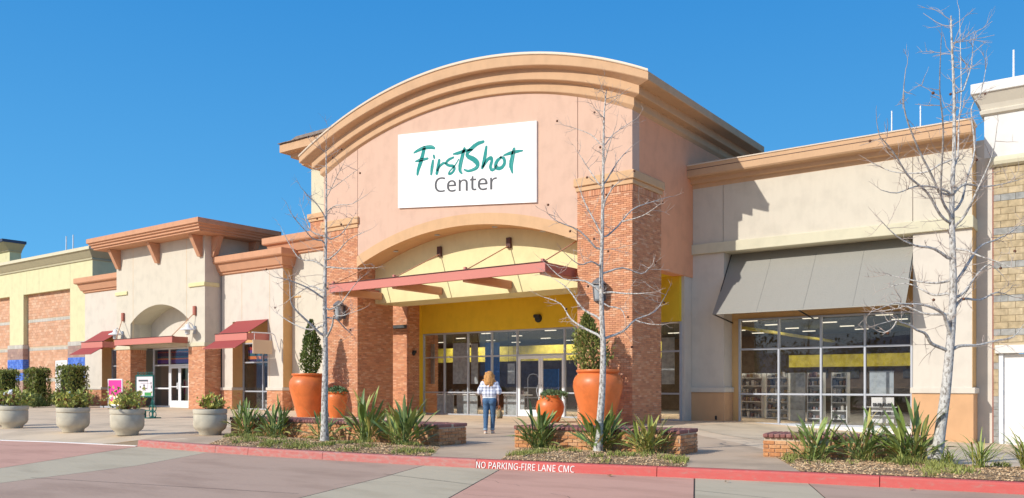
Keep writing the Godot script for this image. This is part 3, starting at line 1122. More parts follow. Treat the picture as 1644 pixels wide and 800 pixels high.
func right_wing() -> void:
	var o := thing("right_wing", "cream stucco shop wing with orange cornice and large window right of the tower", "building")
	# upper wall with its joints: three panels
	for b: Array in [[-13.255, -12.075], [-12.055, -5.655], [-5.635, -3.95]]:
		put("wall_panel", bx(b[0], 6.3, W, b[1], 9.0, W - 0.5), M.cream_stucco, o)
	put("wall_joint", bx(-12.2, 6.7, W - 0.03, -5.5, 8.7, W - 0.3), M.joint, o)
	put("string_band", bx(-13.27, 6.22, W + 0.12, -3.90, 6.60, W - 0.9, 0.015), M.ivory_band, o)
	var prof := [Vector2(-0.4, 8.70), Vector2(0.0, 8.70), Vector2(0.03, 8.76), Vector2(0.05, 8.84), Vector2(0.19, 8.86), Vector2(0.20, 8.90), Vector2(0.22, 9.00), Vector2(0.31, 9.03), Vector2(0.49, 9.03), Vector2(0.53, 9.08), Vector2(0.53, 9.45), Vector2(-0.4, 9.45)]
	var cor := put("cornice", cornice_x(S(), prof, -13.262, -3.90, W), M.terracotta_trim, o)
	put("coping", bx(-13.258, 9.451, W + 0.56, -3.87, 9.50, W - 0.5, 0.01), M.coping, cor)
	put("flashing", bx(-13.258, 9.30, W + 0.505, -3.885, 9.318, W + 0.54), M.dark_steel, cor)
	# piers, recess round the window and the plinth
	put("pier", bx(-13.42, -0.7, W - 0.003, -12.04, 6.218, W - 1.2), M.rose_cream, o)
	put("pier", bx(-5.64, -0.9, W - 0.003, -3.95, 6.218, -30.40), M.rose_cream, o)
	put("right_side", bx(-4.4, 6.3, W - 0.501, -3.95, 9.0, -34), M.tan_stucco, o)
	for b: Array in [[-13.44, -12.0, -0.7], [-5.67, -3.90, -0.9]]:
		var p := put("plinth", bx(b[0], b[2], W + 0.05, b[1], 1.06, -30.34, 0.012), M.peach_plinth, o)
		put("plinth_cap", bx(b[0] - 0.04, 1.062, W + 0.10, b[1] + 0.05, 1.25, -30.34, 0.015), M.rose_cream, p)
	var rz := -30.35
	put("recess_wall", bx(-12.04, 3.80, rz, -5.64, 6.218, rz - 0.3), M.tan_stucco, o)
	put("recess_wall", bx(-12.04, -0.7, rz, -11.78, 3.798, rz - 0.3), M.tan_stucco, o)
	put("recess_wall", bx(-5.80, -0.7, rz, -5.64, 3.798, rz - 0.3), M.rose_cream, o)
	put("side_coat", bx(-3.949, 1.26, W - 0.008, -3.937, 8.7, -30.39), M.tan_stucco, o)
	put("window_sill", bx(-11.79, -0.75, rz + 0.16, -5.79, -0.12, rz - 0.3, 0.01), M.white_stucco, o)
	var fr := S()
	var z := rz - 0.02
	var xs := [-11.74, -10.27, -8.77, -7.30, -5.83]
	var ys := [-0.085, 1.0, 2.66, 3.76]
	for x: float in xs: box(fr, Vector3(x - 0.035, -0.12, z - 0.06), Vector3(x + 0.035, 3.80, z + 0.07), 0.006)
	for i in 4:
		for y: float in ys: box(fr, Vector3(xs[i] + 0.036, y - 0.034, z - 0.055), Vector3(xs[i + 1] - 0.036, y + 0.034, z + 0.065), 0.006)
		for k in 3: pane(o, xs[i] + 0.036, xs[i + 1] - 0.036, ys[k] + 0.035, ys[k + 1] - 0.035, z)
	put("window_frame", fr, M.silver_frame, o)
	# flat roof and far walls close the shop
	put("roof", bx(XR + 0.01, 8.2, W - 0.51, -4.41, 8.5, -46), M.ceiling_grey, o)
	put("outlet_box", bx(-12.36, 0.05, W + 0.051, -12.28, 0.2, W + 0.075, 0.008), M.black_metal, o)


func stone_building() -> void:
	var z := -30.42
	var o := thing("stone_building", "tan block building with grey bands and white upper wall at the right edge", "building")
	put("pier_strip", bx(-3.949, -0.9, z + 0.02, -3.50, 9.12, z - 2), M.rose_cream, o)
	put("corner_joint", bx(-3.499, -0.9, z + 0.0, -3.47, 8.2, z - 0.5), M.red_steel, o)
	put("core", box(box(box(S(), Vector3(-3.469, -1.2, z - 3), Vector3(-3.331, 2.58, z - 0.03)), Vector3(-3.469, 2.581, z - 3), Vector3(8, 8.22, z - 0.03)), Vector3(-0.869, -1.2, z - 3), Vector3(8, 2.58, z - 0.03)), M.block_mortar, o)
	var H := 0.212
	var grey_rows := [0, 1, 2, 3, 4, 5, 6, 7, 9, 14, 19, 24, 29, 34, 39]
	var count := 0
	var y0 := -0.72
	var shared := {}
	for r in 42:
		var y := y0 + r * H
		if y + H > 8.2: break
		var x := -3.466 - (0.2 if r % 2 == 1 else 0.0)
		var grey: bool = absf(fmod(y - 0.70 + 10.6, 1.06)) < 0.1 and y > 0.6 or y < 0.75
		while x < 2.6:
			var a := maxf(x, -3.466)
			var b := x + 0.394
			x += 0.404
			if b - a < 0.1: continue
			if y < 2.5 and b > -3.33:   # the door opening
				if a > -3.33: continue
				b = -3.33
			if b - a < 0.05: continue
			var key := "%.2f" % (b - a)
			if not shared.has(key):
				shared[key] = box(S(), Vector3(-(b - a) / 2, -0.102, -0.12), Vector3((b - a) / 2, 0.102, 0.0), 0.006).commit()
			put("block", shared[key], M["grey_block_%d" % (rng.randi() % 2)] if grey else M["tan_block_%d" % (rng.randi() % 3)], o, Vector3((a + b) / 2, y + H / 2, z + rng.randf_range(-0.006, 0.004)))
			count += 1
	put("moulding", cornice_x(S(), [Vector2(-0.2, 8.20), Vector2(0.05, 8.20), Vector2(0.14, 8.26), Vector2(0.17, 8.36), Vector2(0.14, 8.46), Vector2(0.08, 8.52), Vector2(-0.2, 8.52)], -3.56, 8, z), M.ivory_band, o)
	put("upper_wall", bx(-3.72, 8.521, z + 0.03, 8, 10.05, z - 4), M.white_stucco, o)
	put("cornice", cornice_x(S(), [Vector2(-0.4, 9.86), Vector2(0.03, 9.86), Vector2(0.10, 9.90), Vector2(0.12, 10.00), Vector2(0.07, 10.04), Vector2(0.12, 10.20), Vector2(0.26, 10.45), Vector2(0.30, 10.52), Vector2(-0.4, 10.52)], -3.72, 8, z + 0.03, 1.0, 0), M.cream_stucco, o)
	put("cornice_return", cornice_z(S(), [Vector2(-0.4, 9.86), Vector2(0.03, 9.86), Vector2(0.10, 9.90), Vector2(0.12, 10.00), Vector2(0.07, 10.04), Vector2(0.12, 10.20), Vector2(0.26, 10.45), Vector2(0.30, 10.52), Vector2(-0.4, 10.52)], z + 0.03, z - 4, -3.72, -1.0, 1.0, 0), M.cream_stucco, o)
	put("parapet", bx(-4.06, 10.521, z + 0.38, 8, 10.84, z - 4, 0.015), M.white_stucco, o)
	put("lintel", bx(-3.42, 2.32, z + 0.1, 1.2, 2.58, z - 0.2, 0.015), M.white_stucco, o)
	var d := put("door", bx(-3.20, -0.7, z - 0.11, -1.0, 2.30, z - 0.16), M.door_white, o)
	put("door_frame", box(box(S(), Vector3(-3.329, -0.7, z - 0.17), Vector3(-3.201, 2.318, z - 0.02), 0.01), Vector3(-0.999, -0.7, z - 0.17), Vector3(-0.87, 2.318, z - 0.02), 0.01), M.white_frame, d)
	for y: float in [0.1, 1.0, 1.9]:
		put("hinge", bx(-3.215, y, z - 0.109, -3.185, y + 0.16, z - 0.07, 0.005), M.lamp_metal, d)
	for p: Array in [[-3.03, -31.6, 10.84, 12.2]]:
		var a := thing("roof_antenna", "thin white mast standing on the roof of the block building", "antenna", Vector3(p[0], p[2], p[1]), 0, "roof masts")
		put("mast", tube(S(), [Vector3.ZERO, Vector3(0, p[3] - p[2], 0)], [0.035, 0.03], 8), M.white_frame, a)
		put("foot", bx(-0.1, 0, -0.1, 0.1, 0.06, 0.1, 0.01), M.lamp_metal, a)
	for p: Array in [[-7.01, "left"], [-6.05, "right"]]:
		var a := thing("roof_antenna", "thin white mast on the orange cornice roof, the %s one of two" % p[1], "antenna", Vector3(p[0], 8.5, -33.0), 0, "roof masts")
		put("mast", tube(S(), [Vector3.ZERO, Vector3(0, 2.86, 0)], [0.03, 0.025], 8), M.white_frame, a)
		put("foot", bx(-0.1, 0, -0.1, 0.1, 0.06, 0.1, 0.01), M.lamp_metal, a)


# three-step cornice profile of the small wings, top at y
func wing_profile(y: float, k := 1.0) -> Array:
	var out := []
	for p: Vector2 in [Vector2(-0.4, -0.98), Vector2(0.02, -0.98), Vector2(0.10, -0.93), Vector2(0.10, -0.84), Vector2(0.20, -0.80), Vector2(0.34, -0.44), Vector2(0.34, -0.40), Vector2(0.48, -0.36), Vector2(0.52, -0.30), Vector2(0.52, 0.0), Vector2(-0.4, 0.0)]:
		out.append(Vector2(p.x * k if p.x > 0 else p.x, y + p.y * k))
	return out


func pavilion() -> void:
	var z := -27.3
	var x0 := -50.3
	var x1 := -41.07
	var i0 := -48.71
	var i1 := -42.62
	var cx := (i0 + i1) / 2
	var o := thing("shop_pavilion", "small cream shop pavilion with bracketed orange roof and arched niche", "building")
	pier(o, "brick_pier", x0, i0, z, z - 1.0, -0.3, 3.5, "frl")
	pier(o, "brick_pier", i1, x1, z, z - 1.0, -0.3, 3.5, "frl")
	for b: Array in [[x0, i0], [i1, x1]]:
		put("pier_band", bx(b[0] - 0.05, 3.5, z + 0.06, b[1] + 0.05, 3.72, z - 1.05, 0.015), M.ivory_band, o)
	var pts := [Vector2(x0, 3.721), Vector2(i0, 3.721)]
	pts.append_array(arc_pts(i0, i1, (i1 - i0) / 2, 6.05, 5.05, cx, 28))
	pts.append_array([Vector2(i1, 3.721), Vector2(x1, 3.721), Vector2(x1, 9.9), Vector2(x0, 9.9)])
	put("wall", slab(S(), pts, z, z - 0.5), M.cream_stucco, o)
	put("side_wall", bx(x1 - 0.4, 3.721, z - 0.501, x1, 9.9, z - 4.2), M.cream_stucco, o)
	put("side_wall", bx(x0, 0, z - 0.501, x0 + 0.4, 9.9, z - 4.2), M.cream_stucco, o)
	var seam := put("wall_joint", bx(-48.42, 3.9, z + 0.002, -48.40, 9.6, z + 0.004), M.tan_stucco, o)
	put("wall_joint", bx(-42.82, 3.9, z + 0.002, -42.80, 9.6, z + 0.004), M.tan_stucco, o)
	for b: Array in [[x0 - 0.06, -49.0], [-42.55, x1 + 0.06]]:
		put("wall_band", bx(b[0], 6.83, z + 0.08, b[1], 7.05, z - 0.9, 0.02), M.pale_yellow_stucco, o)
	put("niche_wall", bx(i0, 3.75, z - 1.35, i1, 6.2, z - 1.6), M.rose_cream, o)
	put("niche_floor", bx(i0 + 0.01, 3.6, z - 0.1, i1 - 0.01, 3.749, z - 1.5), M.cream_stucco, o)
	for b: Array in [[i0 - 0.4, i0 + 0.002], [i1 - 0.002, i1 + 0.4]]:
		put("niche_jamb", bx(b[0], 3.75, z - 0.502, b[1], 6.2, z - 1.6), M.cream_stucco, o)
	var vault := arc_pts(i0, i1, (i1 - i0) / 2, 6.05, 5.05, cx, 28)
	vault.append_array([Vector2(i1, 6.4), Vector2(i0, 6.4)])
	put("niche_vault", slab(S(), vault, z - 0.502, z - 1.6), M.cream_stucco, o)
	# roof with three steps and hanging brackets
	var y := 9.9
	var prof := [Vector2(-0.5, y - 0.3), Vector2(0.85, y - 0.3), Vector2(0.95, y - 0.27), Vector2(0.95, y - 0.18), Vector2(1.05, y - 0.15), Vector2(1.05, y - 0.04), Vector2(1.15, y), Vector2(1.15, y + 0.08), Vector2(1.25, y + 0.12), Vector2(1.25, y + 0.38), Vector2(-0.5, y + 0.38)]
	var s := S()
	cornice_x(s, prof, x0, x1, z, 1, 1)
	cornice_z(s, prof, z, z - 4.2, x1, 1, 1, 0)
	cornice_z(s, prof, z, z - 4.2, x0, -1, 1, 0)
	put("cornice", s, M.rust_trim, o)
	put("roof", bx(x0 + 0.49, y - 0.2, z - 0.49, x1 - 0.49, y + 0.3, z - 4.2), M.khaki_cornice, o)
	for x: float in [x0 + 0.35, -45.65, x1 - 0.35]:
		put("bracket", prism_zy([Vector2(0, -1.15), Vector2(0.16, -1.15), Vector2(0.72, -0.02), Vector2(0, -0.02)], x - 0.15, x + 0.15, Vector3(0, y - 0.29, z)), M.rust_trim, o)
	for zz: float in [z - 0.55, z - 3.0]:
		var b := put("bracket", prism_zy([Vector2(0, -1.15), Vector2(0.16, -1.15), Vector2(0.72, -0.02), Vector2(0, -0.02)], -0.15, 0.15, Vector3.ZERO), M.rust_trim, o)
		b.position = Vector3(x1, y - 0.29, zz)
		b.rotation.y = PI / 2
	# shopfront
	var gz := z - 1.5
	var fr := S()
	for x: float in [i0 + 0.04, -46.93, -44.80, i1 - 0.04]: box(fr, Vector3(x - 0.05, -0.05, gz - 0.05), Vector3(x + 0.05, 3.6, gz + 0.05), 0.006)
	var xs := [i0 + 0.04, -46.93, -44.80, i1 - 0.04]
	for i in 3:
		var a: float = xs[i] + 0.051
		var b: float = xs[i + 1] - 0.051
		var ys := [0.05, 1.15, 2.56, 3.56] if i != 1 else [2.56, 3.56]
		for yy: float in ys: box(fr, Vector3(a, yy - 0.045, gz - 0.045), Vector3(b, yy + 0.045, gz + 0.045), 0.006)
		for k in ys.size() - 1: pane(o, a, b, ys[k] + 0.046, ys[k + 1] - 0.046, gz)
	put("window_frame", fr, M.white_frame, o)
	for e in 2:
		var a: float = -46.87 + e * 1.01
		var d := S()
		box(d, Vector3(a, 0.0, gz - 0.03), Vector3(a + 0.12, 2.5, gz + 0.03), 0.006)
		box(d, Vector3(a + 0.88, 0.0, gz - 0.03), Vector3(a + 1.0, 2.5, gz + 0.03), 0.006)
		box(d, Vector3(a + 0.121, 0.0, gz - 0.03), Vector3(a + 0.879, 0.42, gz + 0.03), 0.006)
		box(d, Vector3(a + 0.121, 2.36, gz - 0.03), Vector3(a + 0.879, 2.5, gz + 0.03), 0.006)
		box(d, Vector3(a + 0.121, 1.22, gz - 0.03), Vector3(a + 0.879, 1.28, gz + 0.03), 0.006)
		var door := put("door", d, M.white_frame, o)
		pane(door, a + 0.121, a + 0.879, 0.421, 1.219, gz)
		pane(door, a + 0.121, a + 0.879, 1.281, 2.359, gz)
		put("handle", bx(a + (0.80 if e == 0 else 0.12), 1.1, gz + 0.031, a + (0.88 if e == 0 else 0.2), 1.5, gz + 0.09, 0.02), M.white_frame, door)
	# striped banner just inside the upper panes
	var cols := [M.panel_navy, M.stripe_red, M.panel_navy, M.stripe_teal, M.stripe_orange, M.stripe_violet, M.panel_navy]
	var hs := [0.16, 0.06, 0.22, 0.12, 0.08, 0.22, 0.14]
	var yy := 3.55
	for i in 7:
		put("banner_stripe", bx(i0 + 0.1, yy - hs[i], gz - 0.2, i1 - 0.1, yy - 0.002, gz - 0.24), cols[i], o)
		yy -= hs[i]
	put("shop_back", bx(i0 - 1, -0.1, gz - 3.2, i1 + 1, 3.8, gz - 3.4), M.shop_dark, o)
	put("shop_ceiling", bx(i0 - 1, 3.601, gz - 0.06, i1 + 1, 3.74, gz - 3.2), M.shop_ceiling, o)


# an outline in (out from wall along z, y), given width along x
func prism_zy(pts: Array, x0: float, x1: float, at: Vector3) -> SurfaceTool:
	var s := S()
	var rows := []
	for x: float in [x0, x1]:
		var row := []
		for p: Vector2 in pts: row.append(at + Vector3(x, p.y, p.x))
		rows.append(row)
	skin(s, rows, PackedVector2Array(pts))
	return s


func shop_window(o: Node, a: float, b: float, xm: float, gz: float, top: float) -> void:
	var fr := S()
	for x: float in [a + 0.04, xm, b - 0.04]: box(fr, Vector3(x - 0.04, -0.02, gz - 0.05), Vector3(x + 0.04, top, gz + 0.05), 0.006)
	var xs := [a + 0.04, xm, b - 0.04]
	var ys := [0.02, 1.0, 2.6, top - 0.04]
	for i in 2:
		for y: float in ys: box(fr, Vector3(xs[i] + 0.041, y - 0.04, gz - 0.045), Vector3(xs[i + 1] - 0.041, y + 0.04, gz + 0.045), 0.006)
		for k in 3: pane(o, xs[i] + 0.041, xs[i + 1] - 0.041, ys[k] + 0.041, ys[k + 1] - 0.041, gz)
	put("window_frame", fr, M.silver_frame, o)
	var cols := [M.panel_navy, M.stripe_red, M.stripe_violet, M.stripe_teal, M.stripe_orange, M.panel_navy]
	var yy := top - 0.06
	for i in 6:
		put("banner_stripe", bx(a + 0.1, yy - 0.17, gz - 0.2, b - 0.1, yy - 0.002, gz - 0.24), cols[i], o)
		yy -= 0.17
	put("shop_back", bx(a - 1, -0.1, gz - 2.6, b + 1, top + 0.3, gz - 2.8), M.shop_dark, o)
	put("window_display", bx(a + 0.2, 0.05, gz - 1.0, b - 0.2, 0.5, gz - 1.5, 0.02), M.goods_1, o)


func link_wings() -> void:
	# wing between pavilion and tower
	var z := -28.3
	var o := thing("link_wing", "pale link wing with one tall shop window between pavilion and tower", "building")
	var x0 := -40.95
	var x1 := -35.65
	var a := -39.98
	var b := -36.92
	put("wall", bx(x0, 4.84, z, x1, 7.7, z - 0.5), M.rose_cream, o)
	put("wall", bx(x0, 1.2, z, a, 4.839, z - 0.85), M.rose_cream, o)
	put("wall", bx(b, 1.2, z, x1, 4.839, z - 0.85), M.rose_cream, o)
	put("side_wall", bx(x1 - 0.4, 1.2, z - 0.851, x1 - 0.002, 7.7, z - 3), M.rose_cream, o)
	put("wall_joint", bx(-39.15, 4.9, z + 0.002, -39.13, 7.4, z + 0.004), M.tan_stucco, o)
	put("wall_joint", bx(-36.75, 1.3, z + 0.002, -36.73, 7.4, z + 0.004), M.tan_stucco, o)
	put("side_coat", bx(x1, 1.23, z - 0.004, x1 + 0.012, 7.6, z - 3), M.tan_stucco, o)
	put("jamb_coat", bx(a, 0, z - 0.004, a + 0.012, 4.83, z - 0.64), M.tan_stucco, o)
	for e: Array in [[x0, a], [b, x1]]:
		pier(o, "brick_plinth", e[0], e[1], z + 0.03, z - 0.85, -0.3, 1.06, "frl", false)
		put("plinth_cap", bx(e[0] - 0.05, 1.062, z + 0.09, e[1] + 0.06, 1.22, z - 0.84, 0.015), M.rose_cream, o)
	var s := S()
	cornice_x(s, wing_profile(8.45), x0 - 0.12, x1, z, 0, 1)
	cornice_z(s, wing_profile(8.45), z, z - 3, x1, 1, 1, 0)
	put("cornice", s, M.rust_trim, o)
	shop_window(o, a, b, -38.2, z - 0.7, 3.7)
	put("window_head", bx(a, 3.70, z - 0.66, b, 4.85, z - 0.85), M.tan_stucco, o)
	# taller set-back bay beside the tower
	var z2 := -28.9
	var t := thing("set_back_bay", "narrow set-back cream bay with higher cornice against the tower", "building")
	put("wall", bx(-37.0, -0.1, z2 - 0.003, -31.0, 8.6, z2 - 2.5), M.cream_stucco, t)
	put("brick_plinth", bx(x1 + 0.001, -0.2, z2 + 0.04, -34.95, 1.06, z2 - 0.2), M.peach_plinth, t)
	put("plinth_cap", bx(x1 + 0.001, 1.062, z2 + 0.08, -34.95, 1.22, z2 - 0.2, 0.015), M.rose_cream, t)
	put("wall_band", bx(-37.0, 5.95, z2 + 0.03, -34.95, 6.03, z2 - 0.2), M.tan_stucco, t)
	s = S()
	cornice_x(s, wing_profile(9.2), -37.0, -31.0, z2, 1, 0)
	cornice_z(s, wing_profile(9.2), z2, z2 - 2.5, -37.0, -1, 1, 0)
	put("cornice", s, M.rust_trim, t)
	# low wing left of the pavilion
	var l := thing("low_wing", "low pale wing with red canopied window left of the pavilion", "building")
	x0 = -56.14
	x1 = -50.31
	a = -53.97
	b = -51.0
	put("wall", bx(x0, 4.84, z, x1, 7.7, z - 0.5), M.rose_cream, l)
	put("wall", bx(x0, 1.2, z, a, 4.839, z - 0.85), M.rose_cream, l)
	put("wall", bx(b, 1.2, z, x1, 4.839, z - 0.85), M.rose_cream, l)
	put("side_wall", bx(x0, -0.1, z - 0.851, x0 + 0.4, 7.7, z - 3), M.rose_cream, l)
	put("jamb_coat", bx(a, 1.23, z - 0.004, a + 0.012, 4.83, z - 0.64), M.tan_stucco, l)
	for e: Array in [[x0, a], [b, x1]]:
		pier(l, "brick_plinth", e[0], e[1], z + 0.03, z - 0.85, -0.3, 1.06, "frl", false)
		put("plinth_cap", bx(e[0] - 0.05, 1.062, z + 0.09, e[1] + 0.05, 1.22, z - 0.84, 0.015), M.rose_cream, l)
	s = S()
	cornice_x(s, wing_profile(8.43), x0, x1, z, 1, 0)
	cornice_z(s, wing_profile(8.43), z, z - 3, x0, -1, 1, 0)
	put("cornice", s, M.rust_trim, l)
	shop_window(l, a, b, -52.4, z - 0.7, 3.7)
	put("window_head", bx(a, 3.70, z - 0.66, b, 4.85, z - 0.85), M.tan_stucco, l)


func left_store() -> void:
	var z := -30.0
	var o := thing("yellow_store", "long pale yellow store with brick panels and blue tile bands", "building")
	var xr := -58.48
	put("upper_wall", bx(-140, 8.35, z, xr, 10.25, z - 0.5), M.lime_stucco, o)
	put("side_wall", bx(xr - 0.4, 0, z - 0.501, xr, 10.25, z - 8), M.lime_stucco, o)
	for x: float in [-61.65, -66.4, -68.4, -70.9]:
		put("wall_joint", bx(x, 8.4, z + 0.002, x + 0.03, 10.1, z + 0.004), M.khaki_cornice, o)
	var prof := [Vector2(-0.4, 10.12), Vector2(0.02, 10.12), Vector2(0.08, 10.16), Vector2(0.08, 10.24), Vector2(0.04, 10.28), Vector2(0.10, 10.34), Vector2(0.42, 10.74), Vector2(0.45, 10.78), Vector2(-0.4, 10.78)]
	var s := S()
	cornice_x(s, prof, -140, xr, z, 0, 1)
	cornice_z(s, prof, z, z - 8, xr, 1, 1, 0)
	put("cornice", s, M.khaki_cornice, o)
	s = S()
	var cop := [Vector2(-0.5, 10.782), Vector2(0.52, 10.782), Vector2(0.52, 11.0), Vector2(-0.5, 11.0)]
	cornice_x(s, cop, -140, xr, z, 0, 1)
	cornice_z(s, cop, z, z - 8, xr, 1, 1, 0)
	put("coping", s, M.ivory_band, o)
	# piers: stucco above, block below with a grey cap and two blue tile bands
	var pale := [Color(0.596, 0.334, 0.206), Color(0.625, 0.362, 0.234), Color(0.575, 0.312, 0.192), Color(0.646, 0.398, 0.263)]
	var mauve := [Color(0.383, 0.256, 0.213), Color(0.426, 0.284, 0.227), Color(0.355, 0.234, 0.199)]
	var grey := [Color(0.483, 0.454, 0.391), Color(0.518, 0.483, 0.426)]
	var blue := [Color(0.085, 0.185, 0.596), Color(0.128, 0.241, 0.667), Color(0.071, 0.156, 0.525)]
	for i in 7:
		var a := -61.65 - i * 9.65 if i > 0 else -61.65
		var b := a + 2.35 if i > 0 else xr
		put("wall_pier", bx(a, 4.5, z - 0.003, b, 8.35, z - 0.8), M.lime_stucco, o)
		var core := put("block_pier", bx(a - 0.12, -0.3, z + 0.08, b + (0.12 if i > 0 else 0.0), 4.49, z - 0.8), M.pale_mortar, o)
		var pl := []
		var ti := []
		var w := b - a + (0.24 if i > 0 else 0.12)
		for f: Array in [[Vector3(a - 0.12, 0, z + 0.095), Vector3.RIGHT, Vector3.BACK, w], [Vector3(b + 0.135, 0, z + 0.08), Vector3.FORWARD, Vector3.RIGHT, 0.85]]:
			if i == 0 and f[1] == Vector3.FORWARD: continue
			brick_places(pl, ti, f[0] + Vector3.UP * -0.3, f[1], f[2], f[3], 1.95, mauve, 0.39, 0.19, 0.01)
			brick_places(pl, ti, f[0] + Vector3.UP * 1.69, f[1], f[2], f[3], 0.62, blue, 0.145, 0.145, 0.008)
			brick_places(pl, ti, f[0] + Vector3.UP * 2.32, f[1], f[2], f[3], 0.23, mauve, 0.39, 0.19, 0.01)
			brick_places(pl, ti, f[0] + Vector3.UP * 2.57, f[1], f[2], f[3], 0.78, blue, 0.145, 0.145, 0.008)
			brick_places(pl, ti, f[0] + Vector3.UP * 3.36, f[1], f[2], f[3], 0.8, mauve, 0.39, 0.19, 0.01)
			brick_places(pl, ti, f[0] + Vector3.UP * 4.17, f[1], f[2], f[3], 0.31, grey, 0.39, 0.29, 0.01)
		scatter("blocks", unit_brick, M.brick_tinted, pl, ti, core)
		# block panel to the left of the pier
		var pa := a - 9.65 + 2.35
		if i == 0: pa = -68.95
		var panel := put("block_panel", bx(pa, -0.3, z - 0.35, a, 8.35, z - 0.8), M.pale_mortar, o)
		pl = []
		ti = []
		var org := Vector3(pa, -0.3, z - 0.34)
		for band: Array in [[0.0, 1.95, pale], [1.95, 2.22, grey], [2.22, 4.29, pale], [4.29, 4.61, grey], [4.61, 6.47, pale], [6.47, 6.74, grey], [6.74, 8.65, pale]]:
			brick_places(pl, ti, org + Vector3.UP * band[0], Vector3.RIGHT, Vector3.BACK, a - pa, band[1] - band[0], band[2], 0.39, 0.20, 0.012)
		scatter("blocks", unit_brick, M.brick_tinted, pl, ti, panel)
	var d := put("door", bx(-64.17, 0, z - 0.30, -62.66, 3.05, z - 0.25), M.door_white, o)
	put("door_frame", box(box(box(S(), Vector3(-64.3, 0, z - 0.33), Vector3(-64.171, 3.18, z - 0.22)), Vector3(-62.659, 0, z - 0.33), Vector3(-62.53, 3.18, z - 0.22)), Vector3(-64.17, 3.051, z - 0.33), Vector3(-62.66, 3.18, z - 0.22)), M.white_frame, d)
	put("handle", bx(-62.86, 1.25, z - 0.249, -62.76, 1.45, z - 0.18, 0.01), M.lamp_metal, d)
	for p: Array in [[-68.42, "left"], [-67.32, "right"]]:
		var m := thing("roof_antenna", "thin white mast on the yellow store roof, the %s one of two" % p[1], "antenna", Vector3(p[0], 10.6, -33.0), 0, "roof masts")
		put("mast", tube(S(), [Vector3.ZERO, Vector3(0, 2.65, 0)], [0.06, 0.045], 8), M.white_frame, m)
		put("stay", bar(S(), Vector3(0, 0.9, 0), Vector3(0.7, 0.0, 0.1), 0.04, 0.04), M.lamp_metal, m)
	put("store_roof", bx(-140, 9.6, z - 0.51, xr - 0.41, 9.9, z - 20), M.khaki_cornice, o)
	# a farther corner tower
	var f := thing("far_tower", "distant yellow tower with dark cornice at the left edge", "building")
	put("wall", bx(-125, 0, -42, -99.83, 16.3, -43.2), M.lime_stucco, f)
	var p2 := [Vector2(-0.4, 16.15), Vector2(0.05, 16.15), Vector2(0.2, 16.25), Vector2(0.2, 16.35), Vector2(1.1, 17.0), Vector2(-0.4, 17.0)]
	s = S()
	cornice_x(s, p2, -125, -99.83, -42, 0, 1)
	cornice_z(s, p2, -42, -43.2, -99.83, 1, 1, 0)
	put("cornice", s, M.khaki_cornice, f)
	s = S()
	cornice_x(s, [Vector2(-0.4, 17.001), Vector2(1.3, 17.001), Vector2(1.3, 17.3), Vector2(-0.4, 17.3)], -125, -99.83, -42, 0, 1)
	cornice_z(s, [Vector2(-0.4, 17.001), Vector2(1.3, 17.001), Vector2(1.3, 17.3), Vector2(-0.4, 17.3)], -42, -43.2, -99.83, 1, 1, 0)
	put("coping", s, M.slate, f)


